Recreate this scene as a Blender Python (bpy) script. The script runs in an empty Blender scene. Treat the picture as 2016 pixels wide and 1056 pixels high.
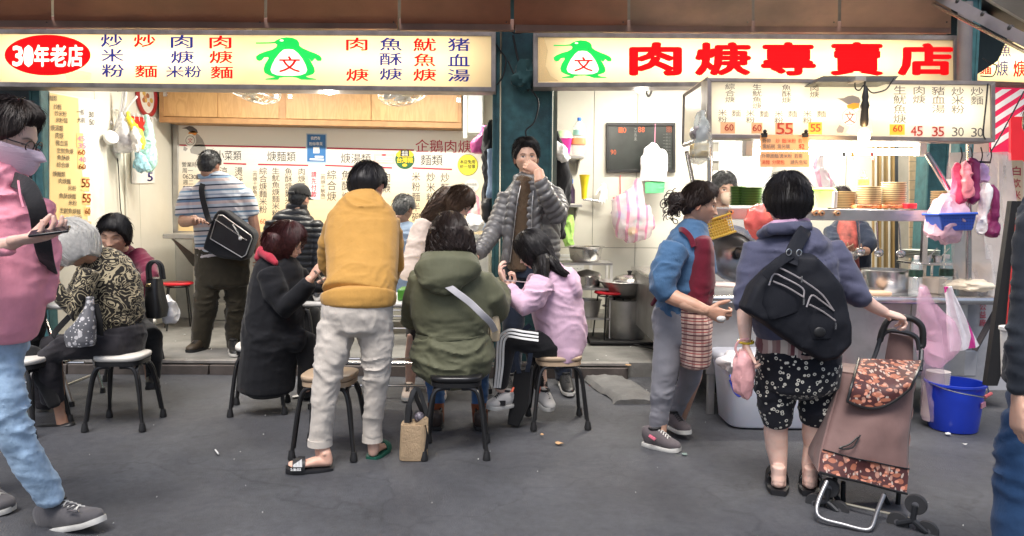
import bpy,math,random
import numpy as np
from mathutils import Vector as V,Matrix,Euler
random.seed(7)
RNG=np.random.default_rng(7)
SC=bpy.context.scene
COL=SC.collection
PI=math.pi
F=1500.0
CAM=V((0,0,1.35))
cam_d=bpy.data.cameras.new('camera')
cam_d.sensor_width=36
cam_d.lens=36*F/2016
cam_d.clip_start=0.05
cam_d.clip_end=600
cam=bpy.data.objects.new('camera',cam_d)
COL.objects.link(cam)
R_CAM=(Matrix.Rotation(math.radians(90-4.5),3,'X')@Matrix.Rotation(math.radians(0.4),3,'Z'))
cam.location=CAM
cam.rotation_euler=R_CAM.to_euler()
SC.camera=cam
SUN_EL,SUN_AZ=64,200
world=bpy.data.worlds.new('World')
SC.world=world
world.use_nodes=True
nt=world.node_tree
nt.nodes.clear()
wo=nt.nodes.new('ShaderNodeOutputWorld')
bg=nt.nodes.new('ShaderNodeBackground')
sky=nt.nodes.new('ShaderNodeTexSky')
sky.sky_type='NISHITA'
sky.sun_disc=False
sky.sun_elevation=math.radians(SUN_EL)
sky.sun_rotation=math.radians(SUN_AZ)
sky.air_density=1.0
sky.dust_density=4.0
sky.ozone_density=1.0
bg.inputs[1].default_value=0.105
nt.links.new(sky.outputs[0],bg.inputs[0])
nt.links.new(bg.outputs[0],wo.inputs[0])
sun_d=bpy.data.lights.new('sun','SUN')
sun_d.energy=2.2
sun_d.angle=math.radians(28)
sun_d.color=(1,0.97,0.95)
sun=bpy.data.objects.new('sun',sun_d)
COL.objects.link(sun)
sun.rotation_euler=(math.radians(90-SUN_EL),0,math.radians(-12))
SC.view_settings.view_transform='Standard'
SC.view_settings.look='None'
SC.view_settings.gamma=1
SC.view_settings.exposure=0.66
SC.cycles.max_bounces=6
SC.cycles.transparent_max_bounces=12
SC.cycles.use_denoising=True
SC.cycles.sample_clamp_indirect=6
def lamp(name,kind,loc,energy,col=(1,.93,.82),size=.3,size_y=None,rot=(0,0,0),spread=None):
 d=bpy.data.lights.new(name,kind)
 d.energy=energy
 d.color=col
 if kind=='AREA':
  d.size=size
  if size_y:
   d.shape='RECTANGLE'
   d.size_y=size_y
  if spread:d.spread=math.radians(spread)
 else:
  d.shadow_soft_size=size
 o=bpy.data.objects.new(name,d)
 o.location=loc
 o.rotation_euler=rot
 COL.objects.link(o)
 return o
def ray(px,py):
 return R_CAM@V(((px-1008)/F,-(py-528)/F,-1))
def W(px,py,Y):
 """world point that lies in the plane y = Y on the line of sight of a photo pixel"""
 r=ray(px,py)
 return CAM+r*(Y/r.y)
def G(px,py,z=0.0):
 r=ray(px,py)
 return CAM+r*((z-CAM.z)/r.z)
def WX(px,py,X):
 r=ray(px,py)
 return CAM+r*((X-CAM.x)/r.x)
def MPP(Y):
 return Y/F
MATS={}
def lin(c):
 return tuple((x/12.92 if x<=.04045 else((x+.055)/1.055)**2.4)for x in c)
def M(name,col,rough=.6,metal=0.,var=.12,vs=9,bump=0.,bs=60,aniso=(1,1,1),emit=0.,ecol=None,alpha=1.,trans=0.,spec=.5,attr=False,sheen=0.,sss=0.,coat=0.,dirt=0.,dcol=(.08,.07,.06),coords='Object'):
 if name in MATS:return MATS[name]
 m=bpy.data.materials.new(name)
 m.use_nodes=True
 n=m.node_tree
 b=n.nodes['Principled BSDF']
 b.inputs['Roughness'].default_value=rough
 b.inputs['Metallic'].default_value=metal
 b.inputs['Specular IOR Level'].default_value=spec
 if alpha<1:b.inputs['Alpha'].default_value=alpha
 if trans:b.inputs['Transmission Weight'].default_value=trans
 if sheen:
  b.inputs['Sheen Weight'].default_value=sheen
 if sss:
  b.inputs['Subsurface Weight'].default_value=sss
  b.inputs['Subsurface Radius'].default_value=(.012,.005,.003)
 if coat:b.inputs['Coat Weight'].default_value=coat
 tc=n.nodes.new('ShaderNodeTexCoord')
 no=n.nodes.new('ShaderNodeTexNoise')
 no.inputs['Scale'].default_value=vs
 no.inputs['Detail'].default_value=5
 n.links.new(tc.outputs[coords],no.inputs['Vector'])
 mr=n.nodes.new('ShaderNodeMapRange')
 mr.inputs['From Min'].default_value=.25
 mr.inputs['From Max'].default_value=.75
 mr.inputs['To Min'].default_value=1-var
 mr.inputs['To Max'].default_value=1+var
 n.links.new(no.outputs['Fac'],mr.inputs['Value'])
 mul=n.nodes.new('ShaderNodeVectorMath')
 mul.operation='SCALE'
 n.links.new(mr.outputs[0],mul.inputs['Scale'])
 if attr:
  at=n.nodes.new('ShaderNodeAttribute')
  at.attribute_name='Col'
  n.links.new(at.outputs['Color'],mul.inputs[0])
 else:
  mul.inputs[0].default_value=col
 out=mul.outputs[0]
 if dirt:
  n2=n.nodes.new('ShaderNodeTexNoise')
  n2.inputs['Scale'].default_value=vs*.35
  n2.inputs['Detail'].default_value=8
  n2.inputs['Roughness'].default_value=.7
  n.links.new(tc.outputs[coords],n2.inputs['Vector'])
  cr=n.nodes.new('ShaderNodeMapRange')
  cr.inputs['From Min'].default_value=.5
  cr.inputs['From Max'].default_value=.72
  cr.inputs['To Max'].default_value=dirt
  n.links.new(n2.outputs['Fac'],cr.inputs['Value'])
  mx=n.nodes.new('ShaderNodeMix')
  mx.data_type='RGBA'
  mx.inputs['B'].default_value=(*dcol,1)
  n.links.new(cr.outputs[0],mx.inputs['Factor'])
  n.links.new(out,mx.inputs['A'])
  out=mx.outputs['Result']
 n.links.new(out,b.inputs['Base Color'])
 if emit:
  if ecol is None:
   n.links.new(out,b.inputs['Emission Color'])
  else:
   b.inputs['Emission Color'].default_value=(*ecol,1)
  b.inputs['Emission Strength'].default_value=emit
 if bump:
  mp=n.nodes.new('ShaderNodeMapping')
  mp.inputs['Scale'].default_value=aniso
  nb=n.nodes.new('ShaderNodeTexNoise')
  nb.inputs['Scale'].default_value=bs
  nb.inputs['Detail'].default_value=6
  nb.inputs['Roughness'].default_value=.65
  n.links.new(tc.outputs[coords],mp.inputs['Vector'])
  n.links.new(mp.outputs[0],nb.inputs['Vector'])
  bu=n.nodes.new('ShaderNodeBump')
  bu.inputs['Strength'].default_value=bump
  bu.inputs['Distance'].default_value=.01
  n.links.new(nb.outputs['Fac'],bu.inputs['Height'])
  n.links.new(bu.outputs[0],b.inputs['Normal'])
 MATS[name]=m
 m['base_out']=mul.name
 return m
def nodes_of(m):
 n=m.node_tree
 return n,n.nodes['Principled BSDF'],next(x for x in n.nodes if x.type=='TEX_COORD')
def ramp(n,stops,const=False):
 r=n.nodes.new('ShaderNodeValToRGB')
 cr=r.color_ramp
 cr.interpolation='CONSTANT' if const else 'LINEAR'
 while len(cr.elements)>1:cr.elements.remove(cr.elements[0])
 cr.elements[0].position=stops[0][0]
 cr.elements[0].color=(*stops[0][1],1)
 for p,c in stops[1:]:
  e=cr.elements.new(p)
  e.color=(*c,1)
 return r
def cloth(name,col,rough=.85,bump=.35,bs=22,var=.1,sheen=.15,aniso=(1,1,.5),**k):
 new=name not in MATS
 m=M(name,col,rough=rough,bump=bump,bs=bs,var=var,vs=14,sheen=sheen,aniso=aniso,spec=.25,**k)
 if new and bump:
  n=m.node_tree;b=n.nodes['Principled BSDF'];old=b.inputs['Normal'].links[0].from_node
  tc=next(x for x in n.nodes if x.type=='TEX_COORD')
  mp=n.nodes.new('ShaderNodeMapping');mp.inputs['Scale'].default_value=(1,1,1.5);mp.inputs['Rotation'].default_value=(0,.5,0)
  nz=n.nodes.new('ShaderNodeTexNoise');nz.noise_type='RIDGED_MULTIFRACTAL';nz.inputs['Scale'].default_value=5;nz.inputs['Detail'].default_value=4
  nz.inputs['Distortion'].default_value=.5;nz.inputs['Roughness'].default_value=.45
  n.links.new(tc.outputs['Object'],mp.inputs[0]);n.links.new(mp.outputs[0],nz.inputs['Vector'])
  bu=n.nodes.new('ShaderNodeBump');bu.inputs['Strength'].default_value=.8;bu.inputs['Distance'].default_value=.022
  n.links.new(nz.outputs['Fac'],bu.inputs['Height']);n.links.new(bu.outputs[0],old.inputs['Normal'])
 return m
class Geo:
 def __init__(s):
  s.v=[];s.f=[];s.c=None
 def add(s,vs,fs):
  b=len(s.v)
  s.v.extend([tuple(x)for x in vs])
  s.f.extend([tuple(i+b for i in q)for q in fs])
  return s
 def join(s,g,col=None):
  n0=len(s.v)
  s.add(g.v,g.f)
  if s.c is not None or g.c is not None or col is not None:
   if s.c is None:s.c=[(1,1,1)]*n0
   s.c=list(s.c)+[(1,1,1)]*(n0-len(s.c))
   s.c+=list(g.c)if g.c is not None else[col or(1,1,1)]*len(g.v)
  return s
 def xf(s,m):
  s.v=[tuple(m@V(p))for p in s.v]
  return s
def box(g,c,size,rot=None):
 x,y,z=(d/2 for d in size)
 vs=[V((a*x,b*y,d*z))for a in(-1,1)for b in(-1,1)for d in(-1,1)]
 if rot is not None:vs=[rot@v for v in vs]
 c=V(c)
 return g.add([v+c for v in vs],[(0,1,3,2),(4,6,7,5),(0,4,5,1),(2,3,7,6),(0,2,6,4),(1,5,7,3)])
def box2(g,a,b):
 a=V(a);b=V(b)
 return box(g,(a+b)/2,[abs(b[i]-a[i])for i in range(3)])
def hexa(g,pts):
 """8 points: 4 front ccw, 4 back the same order"""
 return g.add(pts,[(0,1,2,3),(7,6,5,4),(0,4,5,1),(1,5,6,2),(2,6,7,3),(3,7,4,0)])
def loft(g,rows,seg=20,lat=None,p=2.0,cap=.35,fwd=None):
 """rows: (centre, a, b) or (centre, a, b, lateral vector); a runs along lat, b across it"""
 n=len(rows)
 cs=[V(r[0])for r in rows]
 rings=[]
 prev=None
 for i,r in enumerate(rows):
  t=(cs[min(i+1,n-1)]-cs[max(i-1,0)])
  if t.length<1e-9:t=V((0,0,1))
  t.normalize()
  L=V(r[3])if len(r)>3 and r[3]is not None else(V(lat)if lat is not None else None)
  if L is None:
   if prev is None:
    L=t.cross(V((0,1,0)))
    if L.length<.2:L=t.cross(V((0,0,1)))
   else:
    L=prev
  L=L-t*L.dot(t)
  L.normalize()
  prev=L
  D=t.cross(L)
  rings.append((cs[i],r[1],r[2],L,D,t))
 full=[]
 if cap:
  c,a,b,L,D,t=rings[0]
  m=min(a,b)
  full.append((c-t*m*cap,a*.55,b*.55,L,D,t))
 full+=rings
 if cap:
  c,a,b,L,D,t=rings[-1]
  m=min(a,b)
  full.append((c+t*m*cap,a*.55,b*.55,L,D,t))
 vs=[]
 for c,a,b,L,D,t in full:
  for k in range(seg):
   th=2*PI*k/seg
   cc,ss=math.cos(th),math.sin(th)
   x=math.copysign(abs(cc)**(2/p),cc)
   y=math.copysign(abs(ss)**(2/p),ss)
   vs.append(c+L*(a*x)+D*(b*y))
 fs=[]
 for i in range(len(full)-1):
  for k in range(seg):
   k2=(k+1)%seg
   fs.append((i*seg+k,i*seg+k2,(i+1)*seg+k2,(i+1)*seg+k))
 fs.append(tuple(range(seg-1,-1,-1)))
 fs.append(tuple((len(full)-1)*seg+k for k in range(seg)))
 return g.add(vs,fs)
def tube(g,pts,r,seg=8,cap=0.0,r2=None):
 n=len(pts)
 rs=[r if r2 is None else r+(r2-r)*i/max(1,n-1)for i in range(n)]
 if isinstance(r,(list,tuple)):rs=list(r)
 return loft(g,[(pts[i],rs[i],rs[i])for i in range(n)],seg=seg,cap=cap)
def smooth_path(pts,n=6):
 """Catmull-Rom through points"""
 P=[V(p)for p in pts]
 P=[P[0]*2-P[1]]+P+[P[-1]*2-P[-2]]
 out=[]
 for i in range(1,len(P)-2):
  for k in range(n):
   t=k/n
   a,b,c,d=P[i-1:i+3]
   out.append(.5*((2*b)+(c-a)*t+(2*a-5*b+4*c-d)*t*t+(3*b-a-3*c+d)*t**3))
 out.append(P[-2])
 return out
def lathe(g,prof,c=(0,0,0),seg=28,sq=2.0,sx=1,sy=1,rot=None,close=True):
 """prof: (radius, z) from bottom to top"""
 c=V(c)
 vs=[]
 for r,z in prof:
  for k in range(seg):
   th=2*PI*(k+.5)/seg
   cc,ss=math.cos(th),math.sin(th)
   v=V((r*sx*math.copysign(abs(cc)**(2/sq),cc),r*sy*math.copysign(abs(ss)**(2/sq),ss),z))
   if rot is not None:v=rot@v
   vs.append(c+v)
 fs=[]
 for i in range(len(prof)-1):
  for k in range(seg):
   k2=(k+1)%seg
   fs.append((i*seg+k,i*seg+k2,(i+1)*seg+k2,(i+1)*seg+k))
 if close:
  fs.append(tuple(range(seg-1,-1,-1)))
  fs.append(tuple((len(prof)-1)*seg+k for k in range(seg)))
 return g.add(vs,fs)
def prism(g,pts,d):
 """closed outline of world points extruded by vector d"""
 pts=[V(p)for p in pts]
 d=V(d)
 n=len(pts)
 vs=pts+[p+d for p in pts]
 fs=[tuple(range(n)),tuple(range(2*n-1,n-1,-1))]
 for i in range(n):
  j=(i+1)%n
  fs.append((i,i+n,j+n,j))
 return g.add(vs,fs)
def ball(g,c,r,seg=16,rings=10,rot=None):
 c=V(c)
 if not isinstance(r,(tuple,list)):r=(r,r,r)
 prof=[]
 vs=[]
 for i in range(1,rings):
  el=-PI/2+PI*i/rings
  for k in range(seg):
   a=2*PI*k/seg
   v=V((r[0]*math.cos(el)*math.cos(a),r[1]*math.cos(el)*math.sin(a),r[2]*math.sin(el)))
   if rot is not None:v=rot@v
   vs.append(c+v)
 lo=V((0,0,-r[2]));hi=V((0,0,r[2]))
 if rot is not None:lo=rot@lo;hi=rot@hi
 fs=[]
 for i in range(rings-2):
  for k in range(seg):
   k2=(k+1)%seg
   fs.append((i*seg+k,i*seg+k2,(i+1)*seg+k2,(i+1)*seg+k))
 nb=len(vs)
 vs+=[c+lo,c+hi]
 for k in range(seg):
  k2=(k+1)%seg
  fs.append((nb,k2,k))
  fs.append((nb+1,(rings-2)*seg+k,(rings-2)*seg+k2))
 return g.add(vs,fs)
def sheet(g,P,th=.004):
 """grid of points P[i][j] given thickness th"""
 ni,nj=len(P),len(P[0])
 A=np.array([[tuple(q)for q in row]for row in P],float)
 du=np.gradient(A,axis=0);dv=np.gradient(A,axis=1)
 N=np.cross(du,dv)
 N/=np.linalg.norm(N,axis=2,keepdims=True)+1e-9
 B=A-N*th
 vs=[tuple(x)for x in A.reshape(-1,3)]+[tuple(x)for x in B.reshape(-1,3)]
 o=ni*nj
 fs=[]
 for i in range(ni-1):
  for j in range(nj-1):
   a,b,c,d=i*nj+j,(i+1)*nj+j,(i+1)*nj+j+1,i*nj+j+1
   fs.append((a,b,c,d));fs.append((a+o,d+o,c+o,b+o))
 for i in range(ni-1):
  a,b=i*nj,(i+1)*nj
  fs.append((a,a+o,b+o,b))
  a,b=i*nj+nj-1,(i+1)*nj+nj-1
  fs.append((a,b,b+o,a+o))
 for j in range(nj-1):
  a,b=j,j+1
  fs.append((a,b,b+o,a+o))
  a,b=(ni-1)*nj+j,(ni-1)*nj+j+1
  fs.append((a,a+o,b+o,b))
 return g.add(vs,fs)
def root_of(o):
 while o.parent:o=o.parent
 return o
def mk(name,g,mat,parent=None,smooth=True,bevel=0.,base=None,kind=None,label=None,angle=40):
 me=bpy.data.meshes.new(name)
 if parent is not None:b0=V(root_of(parent).location)
 elif base is not None:b0=V(base)
 else:b0=V((0,0,0))
 A=np.array(g.v,float).reshape(-1,3)-np.array(b0)
 me.from_pydata(A.tolist(),[],g.f)
 if g.c is not None:
  cc=list(g.c)+[(1,1,1)]*(len(g.v)-len(g.c))
  at=me.color_attributes.new('Col','FLOAT_COLOR','POINT')
  at.data.foreach_set('color',np.c_[np.array(cc,float),np.ones(len(g.v))].ravel())
 if mat:me.materials.append(mat)
 if smooth:
  me.polygons.foreach_set('use_smooth',[True]*len(me.polygons))
  if angle and smooth!='all':
   me.update()
   try:me.set_sharp_from_angle(angle=math.radians(angle))
   except Exception:pass
 me.update()
 o=bpy.data.objects.new(name,me)
 COL.objects.link(o)
 if parent is not None:o.parent=parent
 else:o.location=b0
 if bevel:
  bm_=o.modifiers.new('bevel','BEVEL')
  bm_.width=bevel;bm_.segments=2;bm_.limit_method='ANGLE'
 if kind:o['kind']=kind
 if label:o['label']=label
 return o
def thing(name,label,cat,base,group=None):
 o=bpy.data.objects.new(name,None)
 o.location=base
 o.empty_display_size=.1
 COL.objects.link(o)
 return tag(o,label,cat,group)
def tag(o,label,cat,group=None):
 o['label']=label;o['category']=cat
 if group:o['group']=group
 return o
def struct(name,g,mat,**k):
 return mk(name,g,mat,kind='structure',**k)
def dup(o,parent=None,loc=None,rz=None,label=None):
 c=o.copy()
 COL.objects.link(c)
 if parent is not None:c.parent=parent
 if loc is not None:c.location=loc
 if rz is not None:c.rotation_euler=(0,0,rz)
 if label:c['label']=label
 for ch in list(o.children):dup(ch,c)
 return c
def _h(i,j,k,s):
 h=(i*374761393+j*668265263+k*2147483647+s*974711)&0xFFFFFFFF
 h=((h^(h>>13))*1274126177)&0xFFFFFFFF
 h=(h^(h>>16))&0xFFFFFF
 return h/float(0xFFFFFF)*2-1
def vnoise(P,s=0):
 P=np.asarray(P,float)
 I=np.floor(P).astype(np.int64)
 f=P-I
 f=f*f*(3-2*f)
 out=0
 for a in(0,1):
  for b in(0,1):
   for c in(0,1):
    w=(f[:,0]if a else 1-f[:,0])*(f[:,1]if b else 1-f[:,1])*(f[:,2]if c else 1-f[:,2])
    out=out+w*_h(I[:,0]+a,I[:,1]+b,I[:,2]+c,s)
 return out
def normals(vs,fs):
 """area weighted vertex normals for quads/tris"""
 N=np.zeros_like(vs)
 q=np.array([f for f in fs if len(f)==4],int)
 t=np.array([f for f in fs if len(f)==3],int)
 if len(q):
  n=np.cross(vs[q[:,2]]-vs[q[:,0]],vs[q[:,3]]-vs[q[:,1]])
  for k in range(4):np.add.at(N,q[:,k],n)
 if len(t):
  n=np.cross(vs[t[:,1]]-vs[t[:,0]],vs[t[:,2]]-vs[t[:,0]])
  for k in range(3):np.add.at(N,t[:,k],n)
 return N/(np.linalg.norm(N,axis=1,keepdims=True)+1e-12)
def remesh(g,vox=.012,sm=4):
 me=bpy.data.meshes.new('tmp')
 me.from_pydata(g.v,[],g.f)
 o=bpy.data.objects.new('tmp',me)
 tmp_scene.collection.objects.link(o)
 md=o.modifiers.new('r','REMESH');md.mode='VOXEL';md.voxel_size=vox
 if sm:
  ms=o.modifiers.new('s','SMOOTH');ms.iterations=sm;ms.factor=.5
 with bpy.context.temp_override(scene=tmp_scene,view_layer=tmp_scene.view_layers[0]):
  dg=bpy.context.evaluated_depsgraph_get()
 m2=bpy.data.meshes.new_from_object(o.evaluated_get(dg))
 r=Geo()
 n=len(m2.vertices)
 co=np.empty(n*3);m2.vertices.foreach_get('co',co)
 r.v=[tuple(x)for x in co.reshape(-1,3)]
 r.f=[tuple(p.vertices)for p in m2.polygons]
 bpy.data.objects.remove(o);bpy.data.meshes.remove(me);bpy.data.meshes.remove(m2)
 return r
tmp_scene=bpy.data.scenes.new('tmp')
def folds(g,amp=.006,freq=(6,6,16),seed=1,fine=.6):
 """cloth creases: warped ridged noise pushed along the normals"""
 vs=np.array(g.v,float)
 N=normals(vs,g.f)
 w=np.c_[vnoise(vs*5,seed),vnoise(vs*5,seed+1),vnoise(vs*5,seed+2)]
 P=vs*np.array(freq)+w*1.1
 r=(1-np.abs(vnoise(P,seed+3)))**4*1.3-.35
 P2=vs*np.array(freq)*2.3+w*2
 r2=(1-np.abs(vnoise(P2,seed+4)))**3-.3
 r3=(1-np.abs(vnoise(vs*np.array(freq)*4.6+w*3,seed+6)))**3-.3
 r2=r2+.45*r3
 m=np.clip(.42+.8*vnoise(vs*3.6,seed+5),.06,1.15)
 vs=vs+N*((r+fine*r2)*m*amp*1.35)[:,None]
 g.v=[tuple(x)for x in vs]
 return g
def quilt(g,paths,pitch=.05,amp=.012):
 """puffer baffles: bulges along the nearest limb path"""
 vs=np.array(g.v,float)
 N=normals(vs,g.f)
 best=np.full(len(vs),1e9);S=np.zeros(len(vs))
 for path in paths:
  s0=0
  for a,b in zip(path[:-1],path[1:]):
   a=np.array(a);b=np.array(b);d=b-a;L=np.linalg.norm(d)
   t=((vs-a)@d)/(L*L)
   tc=np.clip(t,0,1)
   D=np.linalg.norm(vs-(a+tc[:,None]*d),axis=1)
   k=D<best
   best[k]=D[k];S[k]=s0+tc[k]*L
   s0+=L
 S=S+.006*vnoise(vs*14,3)
 q=np.abs(np.sin(PI*S/pitch))**.6-.75
 q*=(1+.35*vnoise(vs*25,5))
 vs=vs+N*(q*amp)[:,None]
 g.v=[tuple(x)for x in vs]
 return g
GL={}
def glyph(ch,bold=0.):
 k=(ch,round(bold,4))
 if k in GL:return GL[k]
 c=bpy.data.curves.new('t','FONT')
 c.body=ch;c.size=1;c.offset=bold;c.resolution_u=2
 o=bpy.data.objects.new('t',c)
 tmp_scene.collection.objects.link(o)
 with bpy.context.temp_override(scene=tmp_scene,view_layer=tmp_scene.view_layers[0]):
  dg=bpy.context.evaluated_depsgraph_get()
 m=bpy.data.meshes.new_from_object(o.evaluated_get(dg))
 vs=[tuple(v.co)for v in m.vertices]
 fs=[tuple(p.vertices)for p in m.polygons]
 bpy.data.objects.remove(o);bpy.data.curves.remove(c);bpy.data.meshes.remove(m)
 GL[k]=(vs,fs)
 return GL[k]
def put_glyph(g,ch,mapf,x0,y0,x1,y1,bold=0.,fit=False):
 """mapf(px,py,lift) -> world. cell given in pixels, y down"""
 vs,fs=glyph(ch,0)
 bold=bold*.62
 if not vs:return
 if fit or ord(ch[0])<256:
  ax=min(v[0]for v in vs);bx=max(v[0]for v in vs)
  ay=min(v[1]for v in vs);by=max(v[1]for v in vs)
 else:
  ax,bx,ay,by=.03,.96,-.09,.85
 for k,(ox,oy)in enumerate([(0,0)]+([]if bold<=0 else[(bold*math.cos(q*PI/4),bold*math.sin(q*PI/4))for q in range(8 if bold>.02 else 4)])):
  pts=[]
  for v in vs:
   u=(v[0]+ox-ax)/(bx-ax);w=(v[1]+oy-ay)/(by-ay)
   q=mapf(x0+u*(x1-x0),y1-w*(y1-y0));q.y-=.00025*k
   pts.append(q)
  g.add(pts,fs)
def plane_map(Y,lift=.004):
 return lambda px,py:W(px,py,Y)+V((0,-lift,0))
def column(g,s,mapf,xc,y0,w,h,gap=0,bold=0.,dx=0):
 for i,ch in enumerate(s):
  if ch!=' ':
   put_glyph(g,ch,mapf,xc-w/2+dx*i,y0+i*(h+gap),xc+w/2+dx*i,y0+i*(h+gap)+h,bold)
def row(g,s,mapf,x0,y0,w,h,gap=0,bold=0.,dy=0):
 x=x0
 for i,ch in enumerate(s):
  if ch!=' ':
   ww=w if ord(ch)>255 else w*(.5 if ch not in '.:/~-' else .25)
   off=0 if ord(ch)>255 else 0
   put_glyph(g,ch,mapf,x,y0+dy*i,x+ww,y0+h+dy*i,bold)
   x+=ww+gap
  else:x+=w*.5
def poly(g,mapf,pts,n=0):
 P=[mapf(*p)for p in pts]
 g.add(P,[tuple(range(len(P)))])
def ellipse_pts(cx,cy,rx,ry,n=40):
 return[(cx+rx*math.cos(2*PI*k/n),cy-ry*math.sin(2*PI*k/n))for k in range(n)]
def thick(g,d=(0,.002,0)):
 """give flat lettering a little depth"""
 n=len(g.v);f0=list(g.f)
 d=V(d)
 g.v+=[tuple(V(p)+d)for p in g.v]
 edges={}
 for f in f0:
  for a,b in zip(f,f[1:]+f[:1]):
   edges[(a,b)]=1
 for(a,b)in list(edges):
  if(b,a)not in edges:g.f.append((b,a,a+n,b+n))
 g.f+=[tuple(i+n for i in reversed(f))for f in f0]
 return g
# ================================================================ people kit
SKIN=(.66,.42,.31)
def sm(a,b,x):
 t=np.clip((x-a)/(b-a),0,1)
 return t*t*(3-2*t)
def ga(x,c,s):return np.exp(-((x-c)/s)**2)
def frame(yaw,pitch=0,roll=0):
 """columns: ear axis, face direction, up; yaw 0 looks at the camera, + looks to image right, pitch + looks down"""
 y,p,r=(math.radians(a)for a in(yaw,pitch,roll))
 f=V((math.sin(y)*math.cos(p),-math.cos(y)*math.cos(p),-math.sin(p)))
 s0=V((-math.cos(y),-math.sin(y),0))
 u=s0.cross(f)
 s=s0*math.cos(r)+u*math.sin(r)
 u=s.cross(f)
 return Matrix((s,f,u)).transposed()
def head_field(n,full=False):
 """unit directions (N,3) in head space -> surface points (metres), head ~0.235 tall"""
 nx,ny,nz=n[:,0],n[:,1],n[:,2]
 x=.077*nx;y=np.where(ny>0,.086,.104)*ny;z=.118*nz
 t=np.clip((-.015-z)/.1,0,1)
 x=x*(1-.36*t**1.3)
 y=np.where(ny<0,y*(1-.55*t),y)
 x=x*(1+.05*sm(0,.08,z)*(ny<.3))
 y=np.where(ny>0,y+.012*sm(.2,.9,ny)*t,y)
 F_=sm(.15,.55,ny)
 ax=np.abs(x)
 d=.004*ga(z,.024,.012)*ga(ax,.03,.03)
 d-=.009*ga(ax,.031,.016)*ga(z,.004,.012)
 d+=.004*ga(ax,.031,.010)*ga(z,.003,.007)
 tn=np.clip((.012-z)/.045,0,1)
 nose=.021*tn**1.15*sm(-.047,-.035,z)*np.exp(-(x/(.0075+.007*tn))**2)
 nose+=.006*ga(ax,.012,.007)*ga(z,-.034,.007)
 d+=nose+.003*ga(x,0,.01)*ga(z,.012,.012)
 d+=.0075*ga(z,-.060,.010)*ga(x,0,.024)
 d-=.0040*ga(z,-.0605,.0022)*ga(x,0,.022)
 d-=.004*ga(z,-.078,.006)*ga(x,0,.02)
 d+=.007*ga(z,-.096,.014)*ga(x,0,.022)
 d+=.005*ga(ax,.045,.014)*ga(z,-.018,.016)
 y=y+d*F_
 return np.c_[x,y,z]
def skull(n,off):
 p=head_field(n)
 nn=n*np.array([1,1,1.])
 return p+nn*(off[:,None]if hasattr(off,'__len__')else off)
def dirs(az,el):
 return np.c_[np.sin(az)*np.cos(el),np.cos(az)*np.cos(el),np.sin(el)]
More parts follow.
